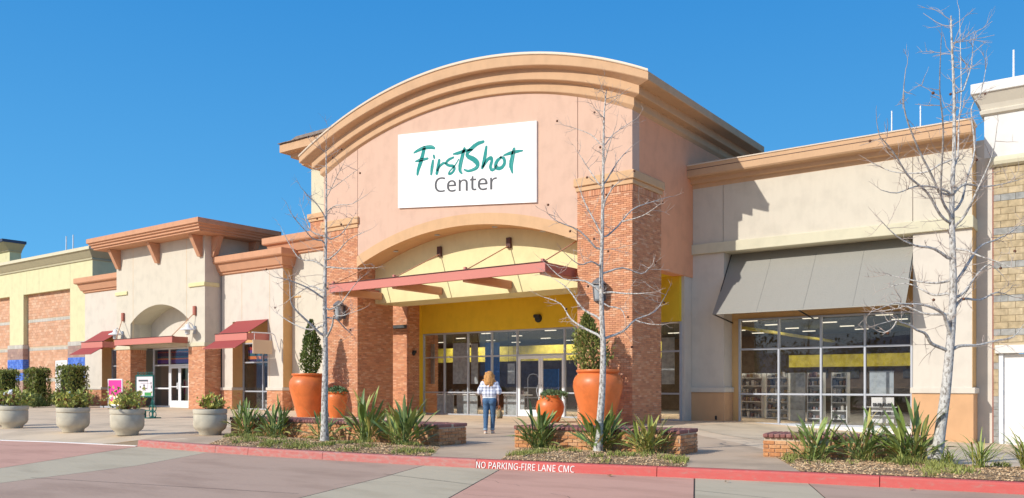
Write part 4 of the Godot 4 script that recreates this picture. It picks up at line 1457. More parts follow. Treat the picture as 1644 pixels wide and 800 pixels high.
# ---------------------------------------------------------------- what the glass lets through
func store_interior() -> void:
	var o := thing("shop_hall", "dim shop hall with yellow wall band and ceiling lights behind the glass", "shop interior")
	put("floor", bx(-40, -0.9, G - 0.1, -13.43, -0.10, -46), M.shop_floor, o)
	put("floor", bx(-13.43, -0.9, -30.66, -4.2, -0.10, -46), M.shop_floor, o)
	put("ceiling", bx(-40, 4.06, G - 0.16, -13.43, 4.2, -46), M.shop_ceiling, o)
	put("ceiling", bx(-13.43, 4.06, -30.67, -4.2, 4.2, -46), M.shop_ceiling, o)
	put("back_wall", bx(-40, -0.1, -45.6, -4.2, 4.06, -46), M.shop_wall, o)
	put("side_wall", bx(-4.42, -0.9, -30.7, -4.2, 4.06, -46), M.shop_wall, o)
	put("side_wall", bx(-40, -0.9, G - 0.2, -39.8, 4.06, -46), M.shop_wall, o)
	put("yellow_band", bx(-39.7, 2.8, -41.0, -20, 3.7, -41.4), M.shop_yellow, o)
	put("yellow_band", bx(-14.0, 2.25, -42.9, -4.5, 2.86, -43.3), M.shop_yellow, o)
	put("wall_panel", bx(-13.8, 1.2, -43.4, -4.5, 2.14, -43.6), M.shop_wall, o)
	for i in 6:
		put("picture_panel", bx(-13.2 + i * 1.5, 1.7, -43.3, -12.2 + i * 1.5, 2.1, -43.38), M.goods_dark, o)
	put("yellow_beam", bx(-11.95, 3.46, -31.0, -11.75, 3.56, -43), M.shop_yellow, o)
	put("yellow_beam", bx(-6.6, 3.46, -31.5, -6.4, 3.56, -43), M.shop_yellow, o)
	for x: float in [-35, -31, -27, -23, -19, -15.5, -12.9, -10.4, -7.6, -5.4]:
		for z: float in [-32.0, -34.5, -37.2, -40.0, -42.6]:
			var l := put("ceiling_light", bx(x - 0.3, 4.02, z - 0.07, x + 0.3, 4.055, z + 0.07), M.lamp_glow, o)
	for x: float in [-33.0, -26.0, -19.5, -13.5, -8.0]:
		for z: float in [-34.5, -40.0]:
			var a := AreaLight3D.new()
			a.name = "ceiling_light_glow"
			a.area_size = Vector2(4.4, 1.6)
			a.light_energy = 15.0
			a.light_color = Color(1.0, 0.96, 0.88)
			a.set("area_range", 30.0)
			a.shadow_enabled = true
			o.add_child(a, true)
			a.position = Vector3(x, 3.98, z)
			a.rotation.x = -PI / 2
	# shelving just inside the right window
	var names := ["leftmost", "second", "third", "fourth"]
	var spots := [[-12.9, -12.0], [-11.85, -10.95], [-10.22, -9.62], [-9.3, -8.7]]
	for i in 4:
		var a: float = spots[i][0]
		var b: float = spots[i][1]
		var r := thing("shelf_unit", "grey shop shelving with small boxed goods, %s unit behind the right window" % names[i], "shelf", Vector3((a + b) / 2, -0.1, -33.6), 0, "shelves behind the right window")
		var w := b - a
		put("back_panel", bx(-w / 2, 0, -0.3, w / 2, 1.92, -0.27), M.shelf_grey, r)
		for e: float in [-w / 2, w / 2 - 0.04]: put("upright", bx(e, 0, -0.269, e + 0.04, 1.92, 0.12), M.shelf_grey, r)
		for k in 6:
			var y := 0.10 + k * 0.32
			var sh := put("shelf", bx(-w / 2 + 0.041, y, -0.268, w / 2 - 0.041, y + 0.045, 0.14, 0.005), M.shelf_grey, r)
			var x := -w / 2 + 0.08
			while x < w / 2 - 0.16:
				var gw := rng.randf_range(0.06, 0.13)
				put("goods", bx(x, y + 0.046, -0.1, x + gw, y + 0.046 + rng.randf_range(0.08, 0.22), 0.1, 0.006), M["goods_%d" % (rng.randi() % 6)], sh)
				x += gw + rng.randf_range(0.01, 0.06)
	tag(put("divider_panel", bx(-10.85, -0.1, -33.4, -10.28, 1.82, -33.5, 0.01), M.panel_grey), "blank grey divider panel between two shelf units in the right window", "panel")
	var ph := thing("window_poster", "pale hanging poster with grey swirl in the right window", "poster", Vector3(-7.05, 1.0, -31.6))
	put("sheet", bx(-0.40, 0, -0.015, 0.40, 0.8, 0.0), M.poster_pale, ph)
	put("rail", bx(-0.42, 0.8, -0.02, 0.42, 0.83, 0.01, 0.005), M.lamp_metal, ph)
	var ch := thing("window_stand", "white display stand with dark little boxes below the pale poster", "display stand", Vector3(-6.97, -0.1, -31.4))
	put("board", bx(-0.37, 0.1, -0.03, 0.37, 1.0, 0.0), M.sign_white, ch)
	for y: float in [0.35, 0.65]: put("shelf", bx(-0.5, y, 0.001, 0.5, y + 0.025, 0.16), M.shelf_grey, ch)
	for k in 8: put("goods", bx(-0.3 + (k % 4) * 0.16, 0.376 + (k / 4) * 0.3, 0.03, -0.2 + (k % 4) * 0.16, 0.5 + (k / 4) * 0.3, 0.12), M.goods_dark, ch)
	# hanging panels behind the entrance glazing
	var hp := [["grey hanging panel at the left end of the entrance glazing", -27.2, -26.75, 1.4, 3.3, M.panel_grey], ["wide grey hanging panel in the second entrance pane", -25.6, -24.7, 1.4, 3.3, M.panel_grey], ["narrow grey hanging panel in the third entrance pane", -24.5, -24.1, 1.4, 3.25, M.panel_grey],
		["blue hanging panel left of the fourth mullion", -23.68, -23.36, 1.38, 3.26, M.panel_blue], ["blue hanging panel right of the fourth mullion", -23.2, -22.86, 1.38, 3.26, M.panel_blue], ["short grey hanging panel next to the entrance doors", -22.4, -22.02, 1.4, 2.3, M.panel_grey], ["pale hanging panel seen through the open right side of the portico", -14.85, -14.3, 1.37, 3.2, M.panel_grey]]
	for p: Array in hp:
		var h := thing("hanging_panel", p[0], "panel", Vector3((p[1] + p[2]) / 2, p[3], -30.15), 0, "panels hanging behind the entrance glazing")
		put("sheet", bx((p[1] - p[2]) / 2, 0, -0.02, (p[2] - p[1]) / 2, p[4] - p[3], 0), p[5], h)
		for sx: float in [-0.8, 0.8]: put("wire", tube(S(), [Vector3((p[2] - p[1]) / 2 * sx, p[4] - p[3], -0.01), Vector3((p[2] - p[1]) / 2 * sx, 4.0 - p[3], -0.01)], [0.008, 0.008], 5), M.black_metal, h)
	# low window display desks
	for d: Array in [[-26.1, -25.1, "white display desk at the left end of the entrance glazing"], [-24.9, -23.7, "white display desk in the second entrance pane"], [-22.2, -21.1, "white display desk next to the entrance doors"]]:
		var t := thing("display_desk", d[2], "table", Vector3((d[0] + d[1]) / 2, -0.1, -29.9), 0, "display desks")
		var w: float = (d[1] - d[0]) / 2
		put("top", bx(-w, 0.98, -0.35, w, 1.03, 0.35, 0.01), M.sign_white, t)
		put("front", bx(-w, 0.0, 0.26, w, 0.979, 0.30), M.panel_grey, t)
		for k in 5: put("goods", bx(-w + 0.1 + k * 0.2, 1.031, -0.1, -w + 0.22 + k * 0.2, 1.1 + rng.randf() * 0.15, 0.05, 0.01), M["goods_%d" % (rng.randi() % 6)], t)
	var rk := thing("wire_rack", "silver ladder rack standing inside the entrance doors", "rack", Vector3(-21.6, -0.1, -31.0))
	for e: float in [-0.3, 0.3]: put("post", tube(S(), [Vector3(e, 0, 0), Vector3(e, 1.75, 0)], [0.025, 0.025], 8), M.lamp_metal, rk)
	for y: float in [0.4, 0.85, 1.3]: put("rung", bx(-0.45, y, -0.1, 0.45, y + 0.05, 0.1, 0.01), M.lamp_metal, rk)
	put("arch_top", tube(S(), [Vector3(-0.3, 1.75, 0), Vector3(-0.2, 1.9, 0), Vector3(0, 1.95, 0), Vector3(0.2, 1.9, 0), Vector3(0.3, 1.75, 0)], [0.025, 0.025, 0.025, 0.025, 0.025], 8), M.lamp_metal, rk)
	var bd := thing("blue_display", "blue merchandise display behind the right entrance door", "display stand", Vector3(-22.0, -0.1, -33.0))
	put("board", bx(-0.45, 1.2, -0.05, 0.45, 2.2, 0), M.panel_blue, bd)
	put("base", bx(-0.5, 0, -0.3, 0.5, 1.199, 0.2, 0.01), M.goods_dark, bd)


func surroundings() -> void:
	# what the panes mirror: a wooded edge of the car park and hills far behind the viewer
	var f := FastNoiseLite.new()
	f.frequency = 0.0022
	f.fractal_octaves = 4
	f.seed = 8
	var s := S()
	var n := 60
	var ring := []
	for i in n + 1:
		var a := lerpf(-0.2, PI + 0.2, float(i) / n)
		var d := Vector3(cos(a), 0, sin(a))
		var h := 52.0 + 60.0 * f.get_noise_2d(d.x * 1100, d.z * 1100)
		ring.append([d * 900 + Vector3.UP * -2, d * 1050 + Vector3.UP * h * 0.55, d * 1250 + Vector3.UP * h, d * 1600 + Vector3.UP * h * 0.3])
	for i in n:
		for k in 3: quad(s, ring[i][k], ring[i + 1][k], ring[i + 1][k + 1], ring[i][k + 1], Vector3.UP)
	tag(put("hills", s, M.hill), "", "", "", "structure")
	var leaf := leaf_sprig()
	var pl := []
	var ti := []
	var trunk := S()
	for i in 16:
		var at := Vector3(-62 + i * 5.2 + rng.randf_range(-1.5, 1.5), -0.15, 46 + rng.randf_range(-5, 9))
		var hgt := rng.randf_range(6.5, 11.0)
		if i > 8: hgt *= 0.55
		tube(trunk, [at, at + Vector3(0.2, hgt * 0.35, 0), at + Vector3(0, hgt * 0.8, 0.2)], [0.22, 0.16, 0.06], 6)
		for k in 420:
			var u := Vector3(rng.randfn(), rng.randfn(), rng.randfn()).normalized() * pow(rng.randf(), 0.4)
			var p := at + Vector3(u.x * hgt * 0.34, hgt * 0.62 + u.y * hgt * 0.38, u.z * hgt * 0.34)
			var sc := rng.randf_range(3.0, 6.0)
			pl.append(Transform3D(Basis.from_euler(Vector3(rng.randf() * TAU, rng.randf() * TAU, 0)).scaled(Vector3.ONE * sc), p))
			var g := rng.randf_range(0.6, 1.2)
			ti.append(Color(0.05 * g, 0.085 * g, 0.028 * g))
	var woods := scatter("woods", leaf, M.leaf_tinted, pl, ti, null)
	put("trunks", trunk, M.stem, woods)


func canopies_and_signs() -> void:
	# open steel canopy over the entrance
	var c := thing("steel_canopy", "long open salmon steel canopy hung by rods across the tower entrance", "canopy")
	var x0 := -26.08
	var x1 := -15.55
	var zf := -23.0
	var zb := -25.775
	var s := S()
	box(s, Vector3(x0, 5.07, zf - 0.06), Vector3(x1, 5.40, zf), 0.008)
	put("front_beam", s, M.salmon_steel, c)
	put("top_flange", bx(x0 - 0.02, 5.401, zf - 0.16, x1 + 0.02, 5.43, zf + 0.03, 0.006), M.dark_steel, c)
	put("deck", bx(x0 + 0.061, 5.36, zf - 0.061, x1 - 0.061, 5.398, -24.9), M.rust_trim, c)
	for e: float in [x0, x1 - 0.06]:
		put("end_beam", bx(e, 5.08, zf - 0.061, e + 0.06, 5.40, zb, 0.008), M.red_steel, c)
	for x: float in [-25.95, -22.55, -19.05, -15.72]:
		put("rafter", bx(x - 0.13, 5.0, zf - 0.10, x + 0.13, 5.30, zb, 0.03), M.rust_trim, c)
		var br := put("bracket", bx(x - 0.10, 6.55, -25.775, x + 0.10, 6.95, -25.66, 0.01), M.dark_steel, c)
		put("rod", tube(S(), [Vector3(x, 6.62, -25.68), Vector3(x, 5.42, zf - 0.12)], [0.022, 0.022], 6), M.rust_trim, c)
		put("rod_clevis", bx(x - 0.05, 5.431, zf - 0.18, x + 0.05, 5.53, zf - 0.06, 0.01), M.salmon_steel, c)
	# grey cloth awning over the right window
	var a := thing("cloth_awning", "wide grey cloth awning sloping out over the right shop window", "awning")
	var ax0 := -12.03
	var ax1 := -5.65
	var n := 4
	var yt := 6.40
	var ztop := -30.33
	var yb := 3.89
	var zbot := -28.5
	for i in n:
		var xa := lerpf(ax0, ax1, float(i) / n) 
		var xb := lerpf(ax0, ax1, float(i + 1) / n) 
		var cs := S()
		var m := 8
		for r in m:
			var t0 := float(r) / m
			var t1 := float(r + 1) / m
			var sag0 := -0.05 * sin(PI * t0)
			var sag1 := -0.05 * sin(PI * t1)
			var p := Vector3(0, lerpf(yt, yb, t0) + sag0, lerpf(ztop, zbot, t0))
			var q := Vector3(0, lerpf(yt, yb, t1) + sag1, lerpf(ztop, zbot, t1))
			for up: float in [0.0, -0.018]:
				var d := Vector3(0, up, 0)
				quad(cs, Vector3(xa, 0, 0) + p + d, Vector3(xb, 0, 0) + p + d, Vector3(xb, 0, 0) + q + d, Vector3(xa, 0, 0) + q + d, Vector3(0, 1, 1) if up == 0.0 else Vector3(0, -1, -1))
		put("cloth_panel", cs, M.awning_cloth, a)
		if i > 0:
			var sp := []
			for r in m + 1: sp.append(Vector3(xa, lerpf(yt, yb, float(r) / m) - 0.05 * sin(PI * r / m) + 0.001, lerpf(ztop, zbot, float(r) / m)))
			put("seam", tube(S(), sp, taper(sp.size(), 0.009, 0.009), 6), M.awning_cloth, a)
	put("front_bar", bx(ax0 - 0.01, yb - 0.045, zbot - 0.03, ax1 + 0.01, yb + 0.005, zbot + 0.02, 0.015), M.awning_cloth, a)
	for x: float in [ax0 + 0.03, -9.0, ax1 - 0.03]:
		put("frame_arm", bar(S(), Vector3(x, 3.66, ztop), Vector3(x, yb - 0.03, zbot - 0.04), 0.035, 0.035), M.black_metal, a)
		if x < -9.5 or x > -8.5: put("frame_rail", bar(S(), Vector3(x, yt - 0.06, ztop + 0.02), Vector3(x, yb - 0.05, zbot - 0.03), 0.03, 0.03), M.black_metal, a)
	# red two-tier awnings over the small shop windows
	for e: Array in [[-39.55, -36.80, "red two tier metal awning above the link wing window", -28.3], [-53.85, -51.25, "red two tier metal awning left of the pavilion", -28.3]]:
		var t := thing("metal_awning", e[2], "awning", Vector3(0, 0, 0), 0, "red shop awnings")
		var xa: float = e[0]
		var xb: float = e[1]
		var zw: float = e[3] - 0.01
		var zo := -26.9
		put("fascia", bx(xa, 3.69, zo - 0.05, xb, 4.06, zo, 0.01), M.salmon_steel, t)
		for x: float in [xa, xb - 0.05]: put("side_plate", bx(x, 3.69, zo - 0.051, x + 0.05, 4.06, zw, 0.01), M.salmon_steel, t)
		put("flange", bx(xa - 0.03, 4.061, zo - 0.08, xb + 0.03, 4.09, zo + 0.03, 0.005), M.dark_steel, t)
		var rf := S()
		quad(rf, Vector3(xa + 0.15, 4.095, zo - 0.1), Vector3(xb - 0.05, 4.095, zo - 0.1), Vector3(xb - 0.05, 4.86, zw), Vector3(xa - 0.1, 4.86, zw), Vector3(0, 1, 1))
		quad(rf, Vector3(xa + 0.15, 4.075, zo - 0.1), Vector3(xb - 0.05, 4.075, zo - 0.1), Vector3(xb - 0.05, 4.84, zw), Vector3(xa - 0.1, 4.84, zw), Vector3(0, -1, -1))
		put("roof_cloth", rf, M.awning_red, t)
		var vf := S()
		quad(vf, Vector3(xa - 0.05, 3.685, zo + 0.0), Vector3(xb + 0.05, 3.685, zo + 0.0), Vector3(xb + 0.05, 3.27, zo + 0.72), Vector3(xa - 0.05, 3.27, zo + 0.72), Vector3(0, 1, 1))
		quad(vf, Vector3(xa - 0.05, 3.665, zo - 0.01), Vector3(xb + 0.05, 3.665, zo - 0.01), Vector3(xb + 0.05, 3.25, zo + 0.71), Vector3(xa - 0.05, 3.25, zo + 0.71), Vector3(0, -1, -1))
		put("valance", vf, M.awning_red, t)
		put("valance_bar", tube(S(), [Vector3(xa - 0.05, 3.25, zo + 0.72), Vector3(xb + 0.05, 3.25, zo + 0.72)], [0.02, 0.02], 6), M.red_steel, t)
	# canopy of the pavilion
	var pc := thing("pavilion_canopy", "short salmon steel canopy on two rods over the pavilion door", "canopy")
	put("front_beam", bx(-48.72, 3.70, -26.36, -42.66, 4.05, -26.3, 0.008), M.salmon_steel, pc)
	put("top_flange", bx(-48.75, 4.051, -26.45, -42.63, 4.08, -26.27, 0.006), M.dark_steel, pc)
	for x: float in [-48.72, -42.72]: put("end_beam", bx(x, 3.70, -27.29, x + 0.06, 4.05, -26.361, 0.008), M.red_steel, pc)
	put("deck", bx(-48.65, 3.76, -28.6, -42.73, 3.80, -26.37), M.ivory_band, pc)
	for e: Array in [[-49.45, -48.6], [-41.95, -42.75]]:
		put("bracket", bx(e[0] - 0.10, 5.25, -27.295, e[0] + 0.10, 5.75, -27.17, 0.01), M.red_steel, pc)
		put("rod", tube(S(), [Vector3(e[0], 5.32, -27.18), Vector3(e[1], 4.08, -26.35)], [0.025, 0.025], 6), M.rust_trim, pc)
	# white sign with brush lettering
	var z := T + 0.002
	var g := thing("shop_sign", "large white sign with teal brush lettering and grey word Center on pink wall", "sign")
	put("board", slab(S(), [Vector2(-23.87, 8.5), Vector2(-17.06, 7.86), Vector2(-17.06, 10.77), Vector2(-23.87, 11.47)], z + 0.07, z), M.sign_white, g)
	var strokes := [
		[Vector3(-23.00,10.59,0.052),Vector3(-22.83,10.64,0.120),Vector3(-22.47,10.70,0.154),Vector3(-22.09,10.67,0.154),Vector3(-21.91,10.60,0.102)],
		[Vector3(-22.44,10.68,0.172),Vector3(-22.61,10.21,0.206),Vector3(-22.75,9.91,0.173),Vector3(-22.80,9.71,0.120)],
		[Vector3(-22.90,10.24,0.068),Vector3(-22.65,10.25,0.128),Vector3(-22.26,10.25,0.094)],
		[Vector3(-21.94,10.31,0.102),Vector3(-21.91,10.22,0.102)],
		[Vector3(-21.98,10.11,0.119),Vector3(-22.03,9.86,0.161),Vector3(-22.07,9.61,0.112)],
		[Vector3(-21.66,10.08,0.134),Vector3(-21.71,9.86,0.168),Vector3(-21.78,9.60,0.152)],
		[Vector3(-21.74,9.71,0.085),Vector3(-21.62,9.85,0.101),Vector3(-21.44,9.94,0.109),Vector3(-21.32,9.91,0.076)],
		[Vector3(-20.93,10.08,0.084),Vector3(-21.17,10.03,0.118),Vector3(-21.30,9.92,0.118),Vector3(-21.17,9.81,0.108),Vector3(-20.95,9.75,0.118),Vector3(-20.88,9.63,0.118),Vector3(-21.00,9.50,0.108),Vector3(-21.15,9.48,0.101),Vector3(-21.13,9.57,0.067),Vector3(-20.87,9.75,0.059),Vector3(-20.67,9.97,0.049)],
		[Vector3(-20.39,10.32,0.132),Vector3(-20.50,10.02,0.181),Vector3(-20.59,9.74,0.191),Vector3(-20.60,9.53,0.140),Vector3(-20.51,9.40,0.066)],
		[Vector3(-20.93,10.21,0.067),Vector3(-20.67,10.21,0.133),Vector3(-20.34,10.24,0.115),Vector3(-19.99,10.22,0.049)],
		[Vector3(-19.47,10.43,0.114),Vector3(-19.76,10.40,0.155),Vector3(-20.08,10.25,0.173),Vector3(-20.26,10.11,0.148),Vector3(-20.19,9.99,0.164),Vector3(-19.94,9.85,0.196),Vector3(-19.76,9.68,0.196),Vector3(-19.77,9.53,0.162),Vector3(-19.97,9.46,0.122),Vector3(-20.21,9.45,0.098),Vector3(-20.39,9.53,0.066)],
		[Vector3(-19.33,10.21,0.113),Vector3(-19.38,9.94,0.162),Vector3(-19.45,9.66,0.162),Vector3(-19.52,9.47,0.131)],
		[Vector3(-19.48,9.50,0.098),Vector3(-19.28,9.72,0.138),Vector3(-19.11,9.77,0.138),Vector3(-19.07,9.65,0.136),Vector3(-19.13,9.46,0.145),Vector3(-19.07,9.32,0.120),Vector3(-18.93,9.34,0.097),Vector3(-18.85,9.45,0.065)],
		[Vector3(-18.65,9.71,0.095),Vector3(-18.82,9.61,0.152),Vector3(-18.89,9.45,0.161),Vector3(-18.78,9.33,0.144),Vector3(-18.60,9.34,0.144),Vector3(-18.48,9.48,0.144),Vector3(-18.52,9.66,0.120),Vector3(-18.67,9.72,0.080)],
		[Vector3(-18.05,9.92,0.126),Vector3(-18.12,9.64,0.191),Vector3(-18.18,9.36,0.191),Vector3(-18.12,9.07,0.072)],
		[Vector3(-18.51,9.77,0.065),Vector3(-18.22,9.80,0.134),Vector3(-17.92,9.81,0.119),Vector3(-17.67,9.80,0.062)]
	]
	for k in strokes.size():
		put("brush_stroke", brush(strokes[k], z + 0.076), M.sign_teal, g)
		var dry := []
		var st: Array = strokes[k]
		for p: Vector3 in st.slice(maxi(0, st.size() - 4)): dry.append(Vector3(p.x + p.z * 0.22, p.y + p.z * 0.1, p.z * 0.10))
		if k % 2 == 0 and dry.size() > 2: put("dry_streak", brush(dry, z + 0.081), M.sign_teal_pale, g)
	var word := put("word", lettering("Center", "Droid Sans", 3.05, 0.585, 0.008), M.sign_grey, g)
	word.transform = Transform3D(Basis(Vector3(1, -0.0977, 0), Vector3.UP, Vector3.BACK), Vector3(-20.36, 9.0, z + 0.078))
	# blank blade sign on its bracket
	var b := thing("blade_sign", "blank cream blade sign hung from a bent bracket on the link wing", "sign", Vector3(-35.92, 0, -28.3))
	put("panel", bx(-0.03, 2.95, 0.48, 0.03, 3.66, 1.68, 0.01), M.peach_panel, b)
	put("bracket", tube(S(), [Vector3(0, 3.05, 0.0), Vector3(0, 3.3, 0.1), Vector3(0, 3.95, 0.33), Vector3(0, 4.03, 0.5), Vector3(0, 4.03, 1.72)], [0.03, 0.03, 0.03, 0.03, 0.03], 8), M.white_frame, b)
	for k: float in [0.6, 1.58]: put("hanger", tube(S(), [Vector3(0, 3.65, k), Vector3(0, 4.03, k)], [0.012, 0.012], 6), M.white_frame, b)
	# lanterns on the two brick piers
	for e: Array in [[-27.12, "grey wall lantern on the left brick pier of the tower"], [-14.36, "grey wall lantern on the right brick pier of the tower"]]:
		var l := thing("wall_lantern", e[1], "wall lamp", Vector3(e[0], 4.1, T), 0, "lanterns on the tower piers")
		l.scale = Vector3.ONE * 0.84
		put("back_plate", bx(-0.12, 0.1, 0.0, 0.12, 0.75, 0.05, 0.01), M.lantern_metal, l)
		put("arm", bx(-0.04, 0.62, 0.05, 0.04, 0.70, 0.34, 0.01), M.lantern_metal, l)
		put("cap", lathe(S(), [Vector2(0.30, 0.72), Vector2(0.31, 0.76), Vector2(0.22, 0.86), Vector2(0.08, 0.98), Vector2(0.0, 1.0)], 12, Vector3(0, 0, 0.36)), M.lantern_metal, l)
		put("lamp_glass", lathe(S(), [Vector2(0.0, 0.12), Vector2(0.17, 0.13), Vector2(0.22, 0.70)], 12, Vector3(0, 0, 0.36)), M.lantern_glass, l)
		for k in 4:
			var q := TAU * (k + 0.5) / 4
			put("cage_bar", bar(S(), Vector3(cos(q) * 0.19, 0.1, 0.36 + sin(q) * 0.19), Vector3(cos(q) * 0.25, 0.73, 0.36 + sin(q) * 0.25), 0.03, 0.03, Vector3.RIGHT), M.lantern_metal, l)
		put("base", lathe(S(), [Vector2(0.0, -0.08), Vector2(0.06, -0.04), Vector2(0.20, 0.06), Vector2(0.20, 0.12), Vector2(0.0, 0.12)], 12, Vector3(0, 0, 0.36)), M.lantern_metal, l)
	# bell lamps on the pavilion
	for e: Array in [[-49.6, "white bell lamp on the left pavilion pier"], [-42.0, "white bell lamp on the right pavilion pier"]]:
		var l := thing("bell_lamp", e[1], "wall lamp", Vector3(e[0], 4.1, -27.3), 0, "bell lamps on the pavilion")
		put("back_plate", bx(-0.10, 0.1, 0.0, 0.10, 0.55, 0.05, 0.01), M.lamp_metal, l)
		put("arm", tube(S(), [Vector3(0, 0.35, 0.05), Vector3(0, 0.62, 0.18), Vector3(0, 0.72, 0.36), Vector3(0, 0.62, 0.46)], [0.03, 0.03, 0.03, 0.03], 6), M.white_frame, l)
		put("shade", lathe(S(), [Vector2(0.40, 0.30), Vector2(0.38, 0.34), Vector2(0.16, 0.44), Vector2(0.10, 0.60), Vector2(0.0, 0.64)], 14, Vector3(0, 0, 0.46)), M.white_frame, l)
		put("lamp_glass", lathe(S(), [Vector2(0.0, 0.0), Vector2(0.12, 0.06), Vector2(0.14, 0.30)], 12, Vector3(0, 0, 0.46)), M.frosted, l)
	# small round sconces
	var sc := thing("round_sconce", "small black round sconce on the yellow wall above the doors", "wall lamp", Vector3(-19.75, 4.1, -28.74))
	put("back_plate", lathe_z([Vector2(0.0, 0.09), Vector2(0.12, 0.09), Vector2(0.17, 0.05), Vector2(0.17, 0.0)], 16), M.black_metal, sc)
	put("hood", bx(-0.16, 0.02, 0.04, 0.16, 0.16, 0.20, 0.03), M.black_metal, sc)
	var s2 := thing("pier_sconce", "small dark sconce on the shaded inner brick pier", "wall lamp", Vector3(-26.32, 2.8, -28.2), PI / 2)
	put("back_plate", lathe_z([Vector2(0.0, 0.07), Vector2(0.10, 0.07), Vector2(0.13, 0.0)], 14), M.black_metal, s2)
	put("hood", bx(-0.1, 0.0, 0.03, 0.1, 0.12, 0.15, 0.02), M.black_metal, s2)
	# pink poster stand
	var p := thing("poster_stand", "pink and yellow poster stand in white frame outside the pavilion", "sign", Vector3(-48.6, 0, -26.3))
	put("frame", box(box(box(box(S(), Vector3(-0.82, 0.12, -0.03), Vector3(-0.74, 1.72, 0.03), 0.01), Vector3(0.74, 0.12, -0.03), Vector3(0.82, 1.72, 0.03), 0.01), Vector3(-0.739, 1.64, -0.03), Vector3(0.739, 1.72, 0.03), 0.01), Vector3(-0.739, 0.12, -0.03), Vector3(0.739, 0.2, 0.03), 0.01), M.sign_white, p)
	put("print", bx(-0.739, 0.201, -0.015, 0.739, 0.78, 0.012), M.poster_yellow, p)
	put("print", bx(-0.739, 0.781, -0.015, 0.739, 1.639, 0.012), M.poster_pink, p)
	for k in 14:
		var r := rng.randf_range(0.05, 0.13)
		var q := Vector3(rng.randf_range(-0.6, 0.6), rng.randf_range(0.42, 0.76), 0.0122 + k * 0.0004)
		var fl := S()
		for j in 8: tri(fl, q, q + Vector3(cos(TAU * j / 8), sin(TAU * j / 8), 0) * r, q + Vector3(cos(TAU * (j + 1) / 8), sin(TAU * (j + 1) / 8), 0) * r, Vector3.BACK)
		put("print_blossom", fl, [M.sign_white, M.poster_rose, M.poster_pink][k % 3], p)
	put("base", bx(-0.95, 0.0, -0.45, 0.85, 0.11, 0.45, 0.04), M.lamp_metal, p)
	for x: float in [-0.5, 0.5]: put("foot", lathe(S(), [Vector2(0.0, -0.02), Vector2(0.12, 0.0), Vector2(0.12, 0.12), Vector2(0.0, 0.13)], 10, Vector3(x, 0, 0.35)), M.black_metal, p)
	# map board on a green wrought stand
	var m := thing("map_board", "site map board in ornate green iron stand between the concrete planters", "sign", Vector3(-32.1, 0, -18.6))
	put("frame", box(box(box(box(S(), Vector3(-0.66, 0.84, -0.03), Vector3(-0.60, 1.74, 0.03), 0.01), Vector3(0.60, 0.84, -0.03), Vector3(0.66, 1.74, 0.03), 0.01), Vector3(-0.599, 1.68, -0.03), Vector3(0.599, 1.74, 0.03), 0.01), Vector3(-0.599, 0.84, -0.03), Vector3(0.599, 0.90, 0.03), 0.01), M.green_metal, m)
	put("sheet", bx(-0.599, 0.901, -0.01, 0.599, 1.679, 0.01), M.map_paper, m)
	for r: Array in [[-0.45, 1.48, 0.25, 1.55, M.sign_grey], [-0.1, 1.30, 0.02, 1.36, M.sign_grey], [-0.05, 1.2, 0.0, 1.3, M.sign_grey], [-0.2, 1.18, 0.18, 1.22, M.sign_grey], [-0.12, 1.12, 0.1, 1.15, M.sign_grey], [-0.36, 1.22, -0.28, 1.30, M.sign_grey], [0.46, 1.2, 0.52, 1.32, M.sign_grey], [0.44, 1.36, 0.50, 1.46, M.sign_grey], [0.0, 0.91, 0.5, 1.04, M.leaf_print], [-0.3, 1.4, 0.42, 1.41, M.sign_grey], [0.22, 1.15, 0.23, 1.5, M.sign_grey]]:
		put("map_print", bx(r[0], r[1], 0.0101, r[2], r[3], 0.013), r[4], m)
	for x: float in [-0.5, -0.3, -0.1, 0.1, 0.3, 0.5]:
		put("scroll", ring(Vector3(x, 1.80, 0), 0.055, 0.014), M.green_metal, m)
	put("post", tube(S(), [Vector3(0.5, 0.05, -0.04), Vector3(0.5, 1.74, -0.04)], [0.035, 0.03], 8), M.green_metal, m)
	put("post", tube(S(), [Vector3(-0.5, 0.3, -0.04), Vector3(-0.5, 0.9, -0.04)], [0.025, 0.025], 8), M.green_metal, m)
	put("rail", tube(S(), [Vector3(-0.5, 0.3, -0.04), Vector3(0.5, 0.3, -0.04)], [0.02, 0.02], 8), M.green_metal, m)
	for e: Vector2 in [Vector2(0.36, 0.16), Vector2(0.64, 0.16), Vector2(0.36, 0.40), Vector2(0.64, 0.40), Vector2(0.5, 0.60)]:
		put("foot_scroll", ring(Vector3(e.x, e.y, -0.04), 0.11, 0.02), M.green_metal, m)
	put("foot", bx(0.3, 0.0, -0.3, 0.7, 0.04, 0.25, 0.01), M.green_metal, m)
	put("foot", bx(-0.6, 0.0, -0.3, -0.4, 0.32, 0.2, 0.01), M.green_metal, m)


func ring(at: Vector3, r: float, t: float) -> SurfaceTool:
	var pts := []
	var rad := []
	for k in 15:
		pts.append(at + Vector3(cos(TAU * k / 14), sin(TAU * k / 14), 0) * r)
		rad.append(t)
	return tube(S(), pts, rad, 6, false)


# a turned shape whose axis points out along z
func lathe_z(prof: Array, segs: int) -> ArrayMesh:
	var a := lathe(S(), prof, segs).commit()
	var s := S()
	s.append_from(a, 0, Transform3D(Basis(Vector3.RIGHT, PI / 2), Vector3.ZERO))
	return s.commit()


